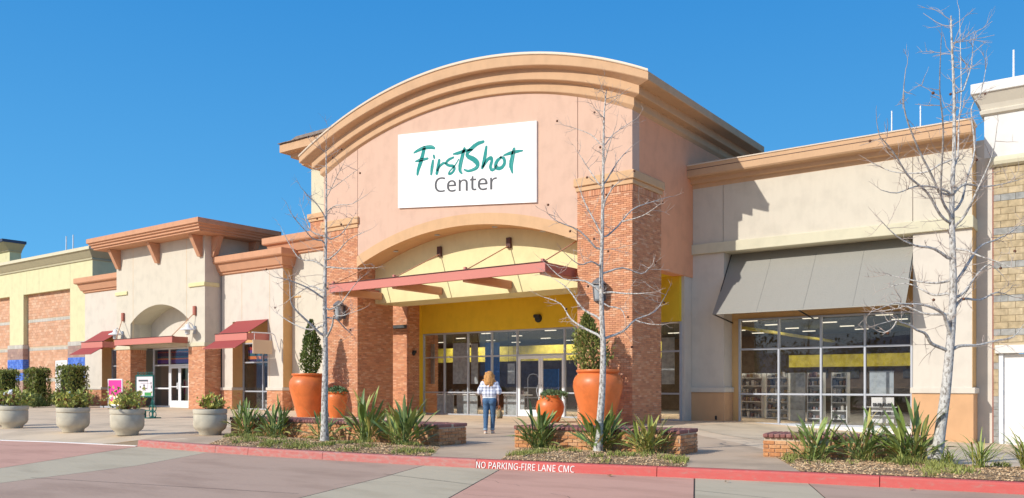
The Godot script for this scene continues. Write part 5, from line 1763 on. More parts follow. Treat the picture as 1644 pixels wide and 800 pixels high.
# a brush stroke: Vector3(x, y, width) on the plane z
func brush(st: Array, z: float) -> SurfaceTool:
	var pts := []
	for i in st.size() - 1:
		var a: Vector3 = st[maxi(i - 1, 0)]
		var b: Vector3 = st[i]
		var c: Vector3 = st[i + 1]
		var d: Vector3 = st[mini(i + 2, st.size() - 1)]
		for k in 6: pts.append(b.cubic_interpolate(c, a, d, k / 6.0))
	pts.append(st[-1])
	var s := S()
	var rows := []
	for i in pts.size():
		var p: Vector3 = pts[i]
		var d: Vector3 = pts[mini(i + 1, pts.size() - 1)] - pts[maxi(i - 1, 0)]
		var t := Vector2(d.x, d.y).normalized().orthogonal() * p.z * 0.5
		var jit := 1.0 + 0.10 * sin(i * 2.3) * cos(i * 0.7)
		rows.append([Vector3(p.x + t.x * jit, p.y + t.y * jit, z), Vector3(p.x - t.x, p.y - t.y, z)])
	for i in rows.size() - 1: quad(s, rows[i][0], rows[i][1], rows[i + 1][1], rows[i + 1][0], Vector3.BACK)
	# rounded ends
	for e in [0, rows.size() - 1]:
		var c: Vector3 = (rows[e][0] + rows[e][1]) * 0.5
		var r: Vector3 = (rows[e][0] - c)
		for k in 8:
			var q := r.rotated(Vector3.BACK, PI * k / 8.0 * (1 if e else -1))
			var w := r.rotated(Vector3.BACK, PI * (k + 1) / 8.0 * (1 if e else -1))
			tri(s, c, c + q, c + w, Vector3.BACK)
	return s


func low_wall(label: String, x0: float, x1: float, z0: float, depth: float, h: float, turn := 0.0) -> void:
	var w := x1 - x0
	var o := thing("planter_wall", label, "low wall", Vector3((x0 + x1) / 2, 0, z0), turn, "low brick planter walls")
	put("core", bx(-w / 2 + 0.02, -0.2, -depth + 0.02, w / 2 - 0.02, h, -0.02), M.pale_mortar, o)
	var L := 0.203
	var H := 0.062
	var J := 0.010
	var shared := {}
	var hb := h - 0.075
	for f: Array in [[Vector3(-w / 2, 0, 0), Vector3.RIGHT, Vector3.BACK, w], [Vector3(w / 2, 0, 0), Vector3.FORWARD, Vector3.RIGHT, depth], [Vector3(-w / 2, 0, -depth), Vector3.BACK, Vector3.LEFT, depth]]:
		var row := 0
		var y := -0.05
		while y + H < hb:
			var x := -(L + J) / 2 if row % 2 else 0.0
			while x < f[3] - 0.03:
				var a := maxf(x, 0.004)
				var b := minf(x + L, f[3] - 0.004)
				x += L + J
				if b - a < 0.04: continue
				var key := "%.2f" % (b - a)
				if not shared.has(key): shared[key] = box(S(), Vector3(-(b - a) / 2, -H / 2, -0.025), Vector3((b - a) / 2, H / 2, 0.0), 0.005).commit()
				var m := put("brick", shared[key], M["low_wall_brick_%d" % (rng.randi() % 4)], o)
				m.transform = Transform3D(Basis(f[1], Vector3.UP, f[2]), f[0] + f[1] * (a + b) / 2 + Vector3.UP * (y + H / 2) + f[2] * rng.randf_range(-0.004, 0.003))
			y += H + J
			row += 1
	var cap := box(S(), Vector3(-0.046, 0, -0.235), Vector3(0.046, 0.075, 0.235), 0.016).commit()
	var n := int(w / 0.1)
	for k in n:
		for r in 2:
			var zz := -0.19 if r == 0 else -depth + 0.19
			var m := put("cap_brick", cap, M["cap_brick_%d" % (rng.randi() % 3)], o, Vector3(-w / 2 + (k + 0.5) * w / n, hb + 0.01 + rng.randf_range(0, 0.004), zz))
	put("soil", bx(-w / 2 + 0.05, h - 0.05, -depth + 0.4, w / 2 - 0.05, h - 0.01, -0.4), M.soil, o)


func planters_and_pots() -> void:
	low_wall("long low brick planter wall left of the entrance path", -19.38, -11.98, -13.66, 0.92, 0.46)
	low_wall("low brick planter wall right of the entrance path under the middle tree", -10.40, -6.74, -14.36, 0.92, 0.46, deg_to_rad(4.0))
	low_wall("low brick planter wall in front of the right shop window", -5.42, -2.75, -15.3, 0.85, 0.42, deg_to_rad(8.0))
	# concrete tubs with shrubs
	var prof := [Vector2(0.000, 0.0), Vector2(0.261, 0.0), Vector2(0.283, 0.03), Vector2(0.287, 0.08), Vector2(0.392, 0.17), Vector2(0.422, 0.25), Vector2(0.425, 0.53), Vector2(0.409, 0.545), Vector2(0.409, 0.565), Vector2(0.431, 0.575), Vector2(0.435, 0.67), Vector2(0.422, 0.69), Vector2(0.365, 0.69), Vector2(0.357, 0.60), Vector2(0.000, 0.60)]
	var tub := lathe(S(), prof, 40).commit()
	var tubs := [[-29.6, -12.15, "leftmost, cut by the picture edge", 0.42, 0], [-27.72, -11.75, "second from the left, with white roses", 0.55, 1], [-23.97, -11.75, "third from the left, leaning bushy shrub", 0.55, 2], [-21.57, -12.0, "fourth from left, before the map board", 0.58, 3], [-19.62, -13.2, "rightmost, with small yellow green ball shrub", 0.36, 4]]
	for t: Array in tubs:
		var o := thing("concrete_planter", "round pale concrete planter, %s" % t[2], "planter", Vector3(t[0], lie(t[0], t[1]), t[1]), 0, "concrete planters along the plaza edge")
		put("bowl", tub, M.planter_concrete, o)
		put("soil", lathe(S(), [Vector2(0.355, 0.61), Vector2(0.2, 0.625), Vector2(0.0, 0.63)], 24), M.soil, o)
		var b := thing("planter_shrub", "leafy shrub in the concrete planter %s" % t[2], "shrub", o.position + Vector3(0, 0.62, 0), 0, "shrubs in the concrete planters")
		shrub(b, t[3], t[4])
	# glazed urns
	var big := [Vector2(0.000, 0.0), Vector2(0.459, 0.0), Vector2(0.476, 0.04), Vector2(0.541, 0.30), Vector2(0.656, 0.70), Vector2(0.763, 1.08), Vector2(0.808, 1.30), Vector2(0.795, 1.46), Vector2(0.738, 1.60), Vector2(0.656, 1.68), Vector2(0.631, 1.72), Vector2(0.681, 1.75), Vector2(0.705, 1.79), Vector2(0.689, 1.83), Vector2(0.623, 1.84), Vector2(0.590, 1.78), Vector2(0.607, 1.66), Vector2(0.000, 1.66)]
	var small := [Vector2(0.000, 0.0), Vector2(0.266, 0.0), Vector2(0.296, 0.08), Vector2(0.370, 0.42), Vector2(0.429, 0.72), Vector2(0.444, 0.86), Vector2(0.414, 0.96), Vector2(0.377, 0.99), Vector2(0.414, 1.02), Vector2(0.422, 1.06), Vector2(0.385, 1.08), Vector2(0.355, 1.0), Vector2(0.000, 0.98)]
	var round := [Vector2(0.000, 0.000), Vector2(0.272, 0.000), Vector2(0.352, 0.097), Vector2(0.480, 0.369), Vector2(0.512, 0.563), Vector2(0.465, 0.757), Vector2(0.368, 0.854), Vector2(0.344, 0.892), Vector2(0.376, 0.931), Vector2(0.368, 0.980), Vector2(0.320, 0.970), Vector2(0.305, 0.892), Vector2(0.000, 0.873)]
	var urns := [[-27.93, -23.5, big, "large glazed terracotta urn by the left brick pier", 1.66, 0], [-26.13, -23.45, small, "smaller terracotta urn right of the large left urn", 0.98, 1], [-13.83, -23.5, big, "large glazed terracotta urn by the right brick pier", 1.66, 2], [-16.62, -24.9, round, "squat round terracotta urn beside the entrance doors", 0.87, 3]]
	for u: Array in urns:
		var o := thing("urn", u[3], "urn", Vector3(u[0], -0.01, u[1]), 0, "terracotta urns at the entrance")
		put("body", lathe(S(), u[2], 56), M.glazed_terracotta, o)
		put("soil", lathe(S(), [Vector2(0.33 if u[4] < 1.2 else 0.60, u[4] + 0.02), Vector2(0.0, u[4] + 0.05)], 24), M.soil, o)
		if u[5] == 0:
			var t := thing("cypress", "tight dark cypress growing in the large left urn", "shrub", Vector3(u[0] + 0.16, u[4], u[1]))
			cone_bush(t, 2.35, 0.44, 3200, 0.0, 1.0)
		elif u[5] == 2:
			var t := thing("cypress", "loose yellowish cypress growing in the large right urn", "shrub", Vector3(u[0] - 0.18, u[4], u[1]))
			cone_bush(t, 1.95, 0.58, 2600, 0.45, 0.75)
		else:
			var t := thing("succulent", "trailing green succulent in the %s" % ("smaller left urn" if u[5] == 1 else "squat urn by the doors"), "plant", Vector3(u[0] + (0.0 if u[5] == 1 else 0.15), u[4], u[1]), 0, "plants in the small urns")
			trailing(t, 0.40 if u[5] == 1 else 0.44)


func leaf_sprig() -> ArrayMesh:
	# one small folded leaf, 0.1 long
	var s := S()
	var a := Vector3(0, 0, 0)
	var l := Vector3(-0.028, 0.05, 0.012)
	var r := Vector3(0.028, 0.05, 0.012)
	var m := Vector3(0, 0.052, 0.0)
	var t := Vector3(0, 0.10, 0.004)
	for q in [[a, m, l], [m, t, l], [a, r, m], [m, r, t]]: tri(s, q[0], q[1], q[2], Vector3.BACK)
	return s.commit()


func shrub(o: Node, r: float, which: int) -> void:
	var st := S()
	var pl := []
	var ti := []
	var lean := Vector3(0.25 if which == 2 else 0.0, 0, 0)
	for k in 16:
		var d := Vector3(rng.randfn() * 0.8, rng.randf_range(0.7, 1.3), rng.randfn() * 0.8).normalized() + lean * 0.6
		var tip := d * r * rng.randf_range(0.7, 1.15)
		tip.y = absf(tip.y) * 0.95
		var mid := tip * 0.5 + Vector3(rng.randfn(), 0, rng.randfn()) * 0.04
		tube(st, [Vector3(rng.randfn() * 0.05, 0, rng.randfn() * 0.05), mid, tip], [0.014, 0.010, 0.004], 5, false)
		for j in 28:
			var t := rng.randf_range(0.55, 1.08)
			var p := (mid * (t * 2) if t < 0.5 else mid.lerp(tip, t * 2 - 1)) + Vector3(rng.randfn(), rng.randfn(), rng.randfn()) * r * 0.17
			if p.y < 0.05: p.y = 0.05 + rng.randf() * 0.1
			pl.append(Transform3D(Basis.from_euler(Vector3(rng.randf_range(-1.4, 1.4), rng.randf() * TAU, rng.randf_range(-1, 1))).scaled(Vector3.ONE * rng.randf_range(0.8, 1.5)), p))
			var g := rng.randf_range(0.7, 1.3)
			var c := Color(0.36, 0.41, 0.10).lerp(Color(0.62, 0.52, 0.13), rng.randf() * (0.9 if which == 4 else 0.55)) * g
			if rng.randf() < 0.10: c = Color(0.30, 0.12, 0.06)
			ti.append(c)
	put("stems", st, M.stem, o)
	scatter("foliage", leaf_sprig(), M.leaf_tinted, pl, ti, o)
	if which in [1, 2, 0]:
		var flower := S()
		for j in 9: ball(flower, Vector3(rng.randfn(), rng.randfn(), rng.randfn()) * 0.02, Vector3.ONE * 0.03, 4, 6)
		var fm := flower.commit()
		for k in [4, 1, 2][[1, 2, 0].find(which)]:
			put("rose", fm, M.sign_white, o, Vector3(rng.randf_range(-0.4, 0.5) * r, r * rng.randf_range(0.75, 1.0), rng.randf_range(0.0, 0.5) * r))


func cone_bush(o: Node, h: float, r: float, n: int, loose: float, green: float) -> void:
	var pl := []
	var ti := []
	for k in n:
		var t := pow(rng.randf(), 0.8)
		var prof := sin(PI * pow(clampf(t * 0.93 + 0.05, 0, 1), 0.75)) * (1.0 - 0.25 * t)
		var a := rng.randf() * TAU
		var lump := 1.0 + 0.22 * sin(a * 3 + t * 9) + 0.15 * sin(a * 5 - t * 17)
		var rr := r * prof * lump * pow(rng.randf_range(0.25, 1.0), 0.45) * (1.0 + loose * rng.randfn() * 0.35)
		var p := Vector3(cos(a) * rr, t * h + rng.randfn() * 0.03 + loose * rng.randfn() * 0.08, sin(a) * rr)
		if loose > 0: p.x -= t * 0.25
		var up := Vector3(cos(a) * 0.5, 1.0, sin(a) * 0.5).normalized()
		var b := Basis(Quaternion(Vector3.UP, (up + Vector3(rng.randfn(), rng.randfn(), rng.randfn()) * 0.35).normalized())) * Basis(Vector3.UP, rng.randf() * TAU)
		pl.append(Transform3D(b.scaled(Vector3.ONE * rng.randf_range(0.7, 1.5)), p))
		var g := rng.randf_range(0.6, 1.35)
		var c := Color(0.125, 0.175, 0.04).lerp(Color(0.42, 0.34, 0.10), (1.0 - green) * rng.randf() * 2.0 + rng.randf() * 0.12) * g
		ti.append(c)
	put("stems", tube(S(), [Vector3.ZERO, Vector3(0, h * 0.4, 0), Vector3(-loose * 0.3, h * 0.8, 0)], [0.05, 0.04, 0.01], 6), M.stem, o)
	scatter("foliage", leaf_sprig(), M.leaf_tinted, pl, ti, o)


func trailing(o: Node, r: float) -> void:
	var pl := []
	var ti := []
	for k in 420:
		var a := rng.randf() * TAU
		var d := sqrt(rng.randf()) * r * 1.15
		var y := 0.10 + rng.randf() * 0.20 * (1.0 - d / r / 1.3) - (maxf(0, d - r * 0.85) * 1.6 * rng.randf())
		pl.append(Transform3D(Basis.from_euler(Vector3(rng.randf_range(-1, 1), rng.randf() * TAU, rng.randf_range(-1, 1))).scaled(Vector3.ONE * rng.randf_range(0.8, 1.5)), Vector3(cos(a) * d, y, sin(a) * d)))
		var g := rng.randf_range(0.7, 1.3)
		ti.append(Color(0.13 * g, 0.20 * g, 0.09 * g))
	scatter("foliage", leaf_sprig(), M.leaf_tinted, pl, ti, o)


func smooth_path(pts: Array, per := 3) -> Array:
	var out := []
	for i in pts.size() - 1:
		var a: Vector3 = pts[maxi(i - 1, 0)]
		var b: Vector3 = pts[i]
		var c: Vector3 = pts[i + 1]
		var d: Vector3 = pts[mini(i + 2, pts.size() - 1)]
		for k in per: out.append(b.cubic_interpolate(c, a, d, float(k) / per))
	out.append(pts[-1])
	return out


func taper(n: int, r0: float, r1: float, e := 1.0) -> Array:
	var out := []
	for i in n: out.append(lerpf(r0, r1, pow(float(i) / (n - 1), e)))
	return out


# a slender twig that sets out from p along d, with forks of its own
func twig(s: SurfaceTool, p: Vector3, d: Vector3, len: float, r: float, depth: int, tips: Array) -> void:
	var pts := [p]
	var q := p
	var dir := d
	for k in 4:
		dir = (dir + Vector3(rng.randfn(), rng.randfn() + 0.18, rng.randfn()) * 0.16).normalized()
		q += dir * len / 4.0
		pts.append(q)
	tube(s, pts, taper(5, r, r * 0.42), 4, false)
	tips.append(q)
	if depth > 0:
		for k in rng.randi_range(1, 3):
			var i := rng.randi_range(1, 3)
			var side: Vector3 = (dir + Vector3(rng.randfn(), rng.randfn() + 0.3, rng.randfn()) * 0.75).normalized()
			twig(s, pts[i], side, len * rng.randf_range(0.4, 0.7), r * 0.65, depth - 1, tips)


func bare_tree(label: String, at: Vector3, trunk: Array, limbs: Array, r0: float, r1: float, twigs: float, balls: int, bend := 1.0) -> void:
	var o := thing("bare_tree", label, "tree", at, 0, "young bare trees along the kerb")
	var path := smooth_path(trunk, 4)
	var rad := taper(path.size(), r0, r1, bend)
	rad[0] = r0 * 1.35
	rad[1] = r0 * 1.12
	put("trunk", tube(S(), path, rad, 12), M.bark, o)
	var ts := S()
	var tips := []
	var high: float = trunk[-1].y
	for l: Array in limbs:
		var p := smooth_path(l, 3)
		var near := 0
		for i in path.size():
			if path[i].distance_to(p[0]) < path[near].distance_to(p[0]): near = i
		var on_trunk: bool = path[near].distance_to(p[0]) < 0.25
		if on_trunk: p[0] = path[near]
		var length := 0.0
		for i in p.size() - 1: length += p[i].distance_to(p[i + 1])
		var r: float = minf(rad[near] * 0.55, 0.010 + 0.012 * length) if on_trunk else 0.013
		put("branch", tube(S(), p, taper(p.size(), r, 0.0045), 7), M.bark, o)
		var n := int(length * twigs) + 2
		for k in n:
			var i := rng.randi_range(1, p.size() - 2)
			var d: Vector3 = (p[i + 1] - p[i]).normalized()
			var side := (d * 0.5 + Vector3(rng.randfn(), rng.randfn() * 0.7 + 0.25, rng.randfn()) * 0.8).normalized()
			twig(ts, p[i].lerp(p[i + 1], rng.randf()), side, rng.randf_range(0.16, 0.5) * minf(1.0, length), 0.0058, 1, tips)
		twig(ts, p[-1], (p[-1] - p[-2]).normalized(), 0.3, 0.0045, 1, tips)
	for k in int(twigs * 7):
		var i := rng.randi_range(int(path.size() * 0.42), path.size() - 2)
		var side := Vector3(rng.randfn(), rng.randf_range(0.0, 0.9), rng.randfn()).normalized()
		twig(ts, path[i], side, rng.randf_range(0.25, 0.75), 0.007, 2, tips)
	var tw := put("twigs", ts, M.twig, o)
	tag(tw, "", "", "", "stuff")
	var b := ball(S(), Vector3.ZERO, Vector3.ONE * 0.024, 5, 7).commit()
	for k in balls:
		var t: Vector3 = tips[rng.randi() % tips.size()]
		put("seed_ball", b, M.seed, o, t + Vector3(0, -0.03, 0))


func trees() -> void:
	var elder_trunk: Array = [Vector3(0.00,-0.02,0.00),Vector3(0.04,0.49,-0.03),Vector3(0.11,1.10,-0.08),Vector3(0.16,1.71,-0.12),Vector3(0.20,2.32,-0.14),Vector3(0.22,2.92,-0.16),Vector3(0.21,3.53,-0.16),Vector3(0.20,4.14,-0.15),Vector3(0.21,4.65,-0.16),Vector3(0.23,5.16,-0.17),Vector3(0.23,6.07,-0.17),Vector3(0.20,6.89,-0.15),Vector3(0.19,7.34,-0.14)]
	var elder_limbs: Array = [
		[Vector3(0.11,1.90,-0.08),Vector3(-0.04,1.98,0.17),Vector3(-0.09,2.11,0.30),Vector3(-0.13,2.16,0.38),Vector3(-0.20,2.19,0.50),Vector3(-0.27,2.26,0.63),Vector3(-0.38,2.31,0.81),Vector3(-0.43,2.34,0.89),Vector3(-0.62,2.26,1.22)],
		[Vector3(0.24,1.92,-0.17),Vector3(0.33,1.96,-0.29),Vector3(0.52,1.97,-0.52),Vector3(0.65,2.01,-0.67),Vector3(0.78,2.06,-0.83),Vector3(0.98,2.12,-1.06),Vector3(1.11,2.33,-1.26)],
		[Vector3(0.20,2.09,-0.14),Vector3(0.14,2.37,0.03),Vector3(0.12,2.46,0.09),Vector3(-0.00,2.55,0.27),Vector3(-0.15,2.60,0.47),Vector3(-0.37,2.60,0.78),Vector3(-0.47,2.60,0.91),Vector3(-0.72,2.45,1.27)],
		[Vector3(0.09,2.47,-0.07),Vector3(-0.13,2.48,-0.01),Vector3(-0.26,2.52,0.02),Vector3(-0.44,2.62,0.06),Vector3(-0.56,2.59,0.09),Vector3(-0.83,2.55,0.16)],
		[Vector3(-0.52,2.37,0.38),Vector3(-0.60,2.24,0.37),Vector3(-0.71,2.18,0.39),Vector3(-0.80,2.20,0.41)],
		[Vector3(-0.50,2.57,0.37),Vector3(-0.45,2.71,0.46),Vector3(-0.48,2.79,0.55)],
		[Vector3(0.21,4.04,-0.16),Vector3(0.11,4.29,0.22),Vector3(0.14,4.54,0.46),Vector3(0.27,5.16,1.06),Vector3(0.31,5.61,1.60),Vector3(0.42,6.07,2.17)],
		[Vector3(0.21,4.80,-0.16),Vector3(0.25,5.04,-0.33),Vector3(0.25,5.22,-0.44),Vector3(0.22,5.76,-0.73),Vector3(0.21,6.32,-1.04),Vector3(0.13,7.29,-1.50),Vector3(0.06,8.10,-1.87)],
		[Vector3(0.20,3.94,-0.14),Vector3(0.07,4.07,0.09),Vector3(-0.06,4.38,0.41),Vector3(-0.24,4.57,0.77),Vector3(-0.31,4.69,0.91),Vector3(-0.39,4.88,1.13),Vector3(-0.49,5.05,1.36),Vector3(-0.54,5.12,1.47),Vector3(-0.55,5.27,1.59)],
		[Vector3(0.07,4.35,-0.05),Vector3(-0.03,4.70,0.29),Vector3(-0.15,5.04,0.65),Vector3(-0.25,5.48,1.08),Vector3(-0.24,5.76,1.29),Vector3(-0.17,6.06,1.48)],
		[Vector3(0.23,4.14,-0.17),Vector3(0.31,4.38,-0.44),Vector3(0.33,4.75,-0.72),Vector3(0.39,5.37,-1.22),Vector3(0.27,6.22,-1.71),Vector3(0.38,6.57,-2.04),Vector3(0.42,7.27,-2.52)],
		[Vector3(0.22,3.89,-0.16),Vector3(0.39,4.08,-0.19),Vector3(0.61,4.55,-0.16),Vector3(0.78,4.96,-0.12),Vector3(0.85,5.32,-0.03)],
		[Vector3(0.21,2.92,-0.16),Vector3(0.31,3.15,-0.40),Vector3(0.41,3.43,-0.68),Vector3(0.52,3.66,-0.93),Vector3(0.71,3.79,-1.26),Vector3(0.91,3.96,-1.60),Vector3(1.01,4.10,-1.80)],
		[Vector3(0.21,3.33,-0.16),Vector3(-0.01,3.52,0.13),Vector3(-0.24,3.56,0.40),Vector3(-0.46,3.69,0.68),Vector3(-0.66,3.95,0.96)],
		[Vector3(0.21,3.03,-0.16),Vector3(-0.01,2.99,-0.11),Vector3(-0.28,3.03,-0.05),Vector3(-0.51,3.10,-0.01),Vector3(-0.79,3.18,0.05)],
		[Vector3(0.21,3.53,-0.16),Vector3(0.39,3.50,-0.15),Vector3(0.62,3.37,-0.12),Vector3(0.84,3.27,-0.10),Vector3(1.05,3.15,-0.06)],
		[Vector3(0.23,4.45,-0.17),Vector3(0.36,4.61,-0.37),Vector3(0.59,4.60,-0.68),Vector3(0.83,4.67,-1.00),Vector3(1.07,4.78,-1.32)],
		[Vector3(0.20,2.82,-0.14),Vector3(-0.06,2.80,-0.16),Vector3(-0.26,2.91,-0.18),Vector3(-0.50,3.03,-0.20),Vector3(-0.79,2.98,-0.21)],
		[Vector3(0.22,2.72,-0.16),Vector3(0.35,2.83,-0.32),Vector3(0.52,3.15,-0.57),Vector3(0.67,3.31,-0.77),Vector3(0.85,3.12,-1.00)],
		[Vector3(0.21,2.52,-0.16),Vector3(0.32,2.73,-0.38),Vector3(0.54,2.73,-0.72),Vector3(0.74,2.87,-1.03),Vector3(0.97,2.80,-1.38)],
		[Vector3(0.09,4.96,-0.07),Vector3(-0.14,4.83,-0.05),Vector3(-0.41,4.83,0.00),Vector3(-0.69,4.90,0.05),Vector3(-0.97,5.07,0.10)],
		[Vector3(0.20,4.45,-0.15),Vector3(0.00,4.50,0.24),Vector3(-0.20,4.46,0.64),Vector3(-0.39,4.31,1.03),Vector3(-0.55,4.32,1.35)],
		[Vector3(0.34,6.07,-0.25),Vector3(0.38,6.31,-0.41),Vector3(0.42,6.62,-0.60),Vector3(0.42,7.05,-0.81)],
	]
	var young_trunk: Array = [Vector3(0.00,-0.02,0.00),Vector3(0.03,0.58,-0.02),Vector3(0.07,1.30,-0.05),Vector3(0.08,2.02,-0.06),Vector3(0.06,2.73,-0.04),Vector3(0.05,3.45,-0.04),Vector3(0.07,4.40,-0.05),Vector3(0.08,5.36,-0.06),Vector3(0.09,6.07,-0.06),Vector3(0.10,6.55,-0.07),Vector3(0.13,6.98,-0.10)]
	var young_limbs: Array = [
		[Vector3(0.06,4.21,-0.04),Vector3(-0.31,4.83,-0.06),Vector3(-0.51,5.25,-0.10)],
		[Vector3(0.07,5.07,-0.05),Vector3(-0.21,5.45,-0.08),Vector3(-0.52,5.89,-0.11)],
		[Vector3(0.07,5.88,-0.05),Vector3(-0.20,6.17,-0.06),Vector3(-0.63,6.38,-0.01)],
		[Vector3(0.10,5.88,-0.07),Vector3(0.14,6.17,-0.33),Vector3(0.33,6.57,-0.89)],
		[Vector3(0.10,5.16,-0.07),Vector3(0.19,5.66,-0.43),Vector3(0.32,6.00,-0.75)],
		[Vector3(0.08,4.11,-0.06),Vector3(0.19,4.40,-0.43),Vector3(0.29,4.79,-0.85),Vector3(0.49,5.00,-1.32),Vector3(0.68,5.15,-1.72)],
		[Vector3(0.38,4.45,-0.28),Vector3(0.82,4.51,-0.27),Vector3(1.20,4.67,-0.22)],
		[Vector3(0.04,3.83,-0.03),Vector3(-0.19,4.23,0.33),Vector3(-0.46,4.39,0.69),Vector3(-0.57,4.52,0.86)],
		[Vector3(0.06,2.25,-0.04),Vector3(-0.31,2.41,-0.05),Vector3(-0.66,2.62,-0.07),Vector3(-0.94,2.94,-0.14),Vector3(-1.41,3.12,-0.12)],
		[Vector3(0.05,2.59,-0.04),Vector3(-0.31,2.79,0.04),Vector3(-0.64,3.20,0.06),Vector3(-1.00,3.46,0.13)],
		[Vector3(0.10,2.21,-0.07),Vector3(0.27,2.36,-0.49),Vector3(0.37,2.60,-0.81),Vector3(0.57,2.79,-1.27),Vector3(0.65,3.17,-1.62)],
		[Vector3(0.58,2.56,-0.42),Vector3(0.84,2.48,-0.43),Vector3(1.12,2.45,-0.44)],
		[Vector3(0.10,2.83,-0.07),Vector3(0.39,2.77,-0.18),Vector3(0.49,2.58,-0.18)],
		[Vector3(0.10,3.11,-0.07),Vector3(0.61,3.04,-0.15),Vector3(1.02,3.04,-0.22)],
		[Vector3(0.06,3.09,-0.04),Vector3(-0.25,3.32,0.05),Vector3(-0.65,3.38,0.20),Vector3(-0.98,3.68,0.29)],
		[Vector3(0.08,3.45,-0.06),Vector3(0.32,3.58,-0.39),Vector3(0.56,3.48,-0.71),Vector3(0.66,3.63,-0.87)],
		[Vector3(0.05,3.57,-0.04),Vector3(-0.02,3.66,0.20),Vector3(-0.12,3.58,0.48),Vector3(-0.21,3.77,0.88)],
		[Vector3(0.08,5.47,-0.06),Vector3(0.25,5.78,0.05),Vector3(0.50,6.17,0.18)],
		[Vector3(0.07,4.76,-0.05),Vector3(0.33,5.07,-0.01),Vector3(0.52,5.17,-0.03)],
	]
	var slim_trunk: Array = [Vector3(0.00,-0.03,0.00),Vector3(0.00,0.88,0.00),Vector3(0.01,1.72,-0.01),Vector3(0.01,2.42,-0.01),Vector3(0.00,3.26,0.00),Vector3(0.01,3.96,-0.01),Vector3(0.02,4.65,-0.02),Vector3(0.03,5.35,-0.02),Vector3(0.03,6.05,-0.02),Vector3(0.02,6.68,-0.02)]
	var slim_limbs: Array = [
		[Vector3(0.00,2.38,0.00),Vector3(-0.13,2.71,0.35),Vector3(-0.24,3.00,0.65),Vector3(-0.23,3.21,0.77),Vector3(-0.12,3.59,0.89),Vector3(-0.14,3.85,1.07)],
		[Vector3(0.01,2.33,-0.01),Vector3(0.28,2.63,0.03),Vector3(0.42,2.85,0.10),Vector3(0.66,2.84,0.06),Vector3(1.17,2.96,-0.01)],
		[Vector3(0.01,4.65,-0.01),Vector3(-0.33,4.79,0.09),Vector3(-0.53,5.08,0.09),Vector3(-0.67,5.34,0.08)],
		[Vector3(0.01,4.56,-0.01),Vector3(-0.07,4.57,0.26),Vector3(-0.08,4.71,0.46),Vector3(-0.09,4.95,0.77),Vector3(-0.06,5.14,0.96)],
		[Vector3(0.05,4.57,-0.03),Vector3(0.21,4.70,-0.26),Vector3(0.29,4.92,-0.41),Vector3(0.35,5.15,-0.54)],
		[Vector3(0.03,4.10,-0.02),Vector3(0.33,4.29,-0.09),Vector3(0.63,4.54,-0.14),Vector3(1.09,4.71,-0.27)],
		[Vector3(0.03,3.98,-0.02),Vector3(0.42,3.92,-0.07),Vector3(0.90,3.88,-0.12),Vector3(1.49,3.85,-0.17)],
		[Vector3(-0.01,3.98,0.01),Vector3(-0.26,4.12,0.10),Vector3(-0.55,4.17,0.23),Vector3(-0.81,4.48,0.30),Vector3(-1.06,4.89,0.35)],
		[Vector3(0.02,6.51,-0.02),Vector3(0.02,6.62,0.14),Vector3(0.07,6.78,0.29)],
		[Vector3(0.06,5.66,-0.04),Vector3(0.42,5.88,-0.15),Vector3(0.77,6.09,-0.26)],
		[Vector3(0.03,5.49,-0.02),Vector3(0.47,5.90,0.08),Vector3(0.78,6.15,0.14)],
		[Vector3(-0.02,3.26,0.02),Vector3(-0.09,3.45,0.35),Vector3(-0.19,3.59,0.77),Vector3(-0.29,3.65,1.15)],
		[Vector3(0.01,2.98,-0.01),Vector3(0.35,3.11,-0.12),Vector3(0.60,3.37,-0.17),Vector3(0.85,3.63,-0.22)],
		[Vector3(0.00,3.40,0.00),Vector3(-0.37,3.56,0.06),Vector3(-0.74,3.44,0.11),Vector3(-1.21,3.20,0.17)],
		[Vector3(0.02,5.07,-0.02),Vector3(0.03,5.31,0.22),Vector3(-0.00,5.48,0.46),Vector3(-0.02,5.65,0.67)],
		[Vector3(0.03,5.21,-0.02),Vector3(0.31,5.33,-0.07),Vector3(0.72,5.32,-0.15),Vector3(1.15,5.49,-0.21)],
		[Vector3(0.00,2.70,0.00),Vector3(-0.33,2.57,0.10),Vector3(-0.80,2.72,0.24),Vector3(-1.29,3.02,0.38)],
		[Vector3(0.17,2.88,-0.12),Vector3(0.18,2.64,-0.41),Vector3(0.22,2.44,-0.68)],
	]
	bare_tree("leaning white barked bare tree in front of the right shop window", Vector3(-2.538, 0.0, -15.15), elder_trunk, elder_limbs, 0.100, 0.010, 4.6, 10, 0.8)
	bare_tree("slim white barked bare tree in front of the right brick pier", Vector3(-8.208, 0.0, -13.949), young_trunk, young_limbs, 0.085, 0.008, 3.2, 20, 0.75)
	bare_tree("slim white barked bare tree in front of the left brick pier", Vector3(-14.565, 0.0, -12.715), slim_trunk, slim_limbs, 0.092, 0.008, 3.6, 12, 0.75)


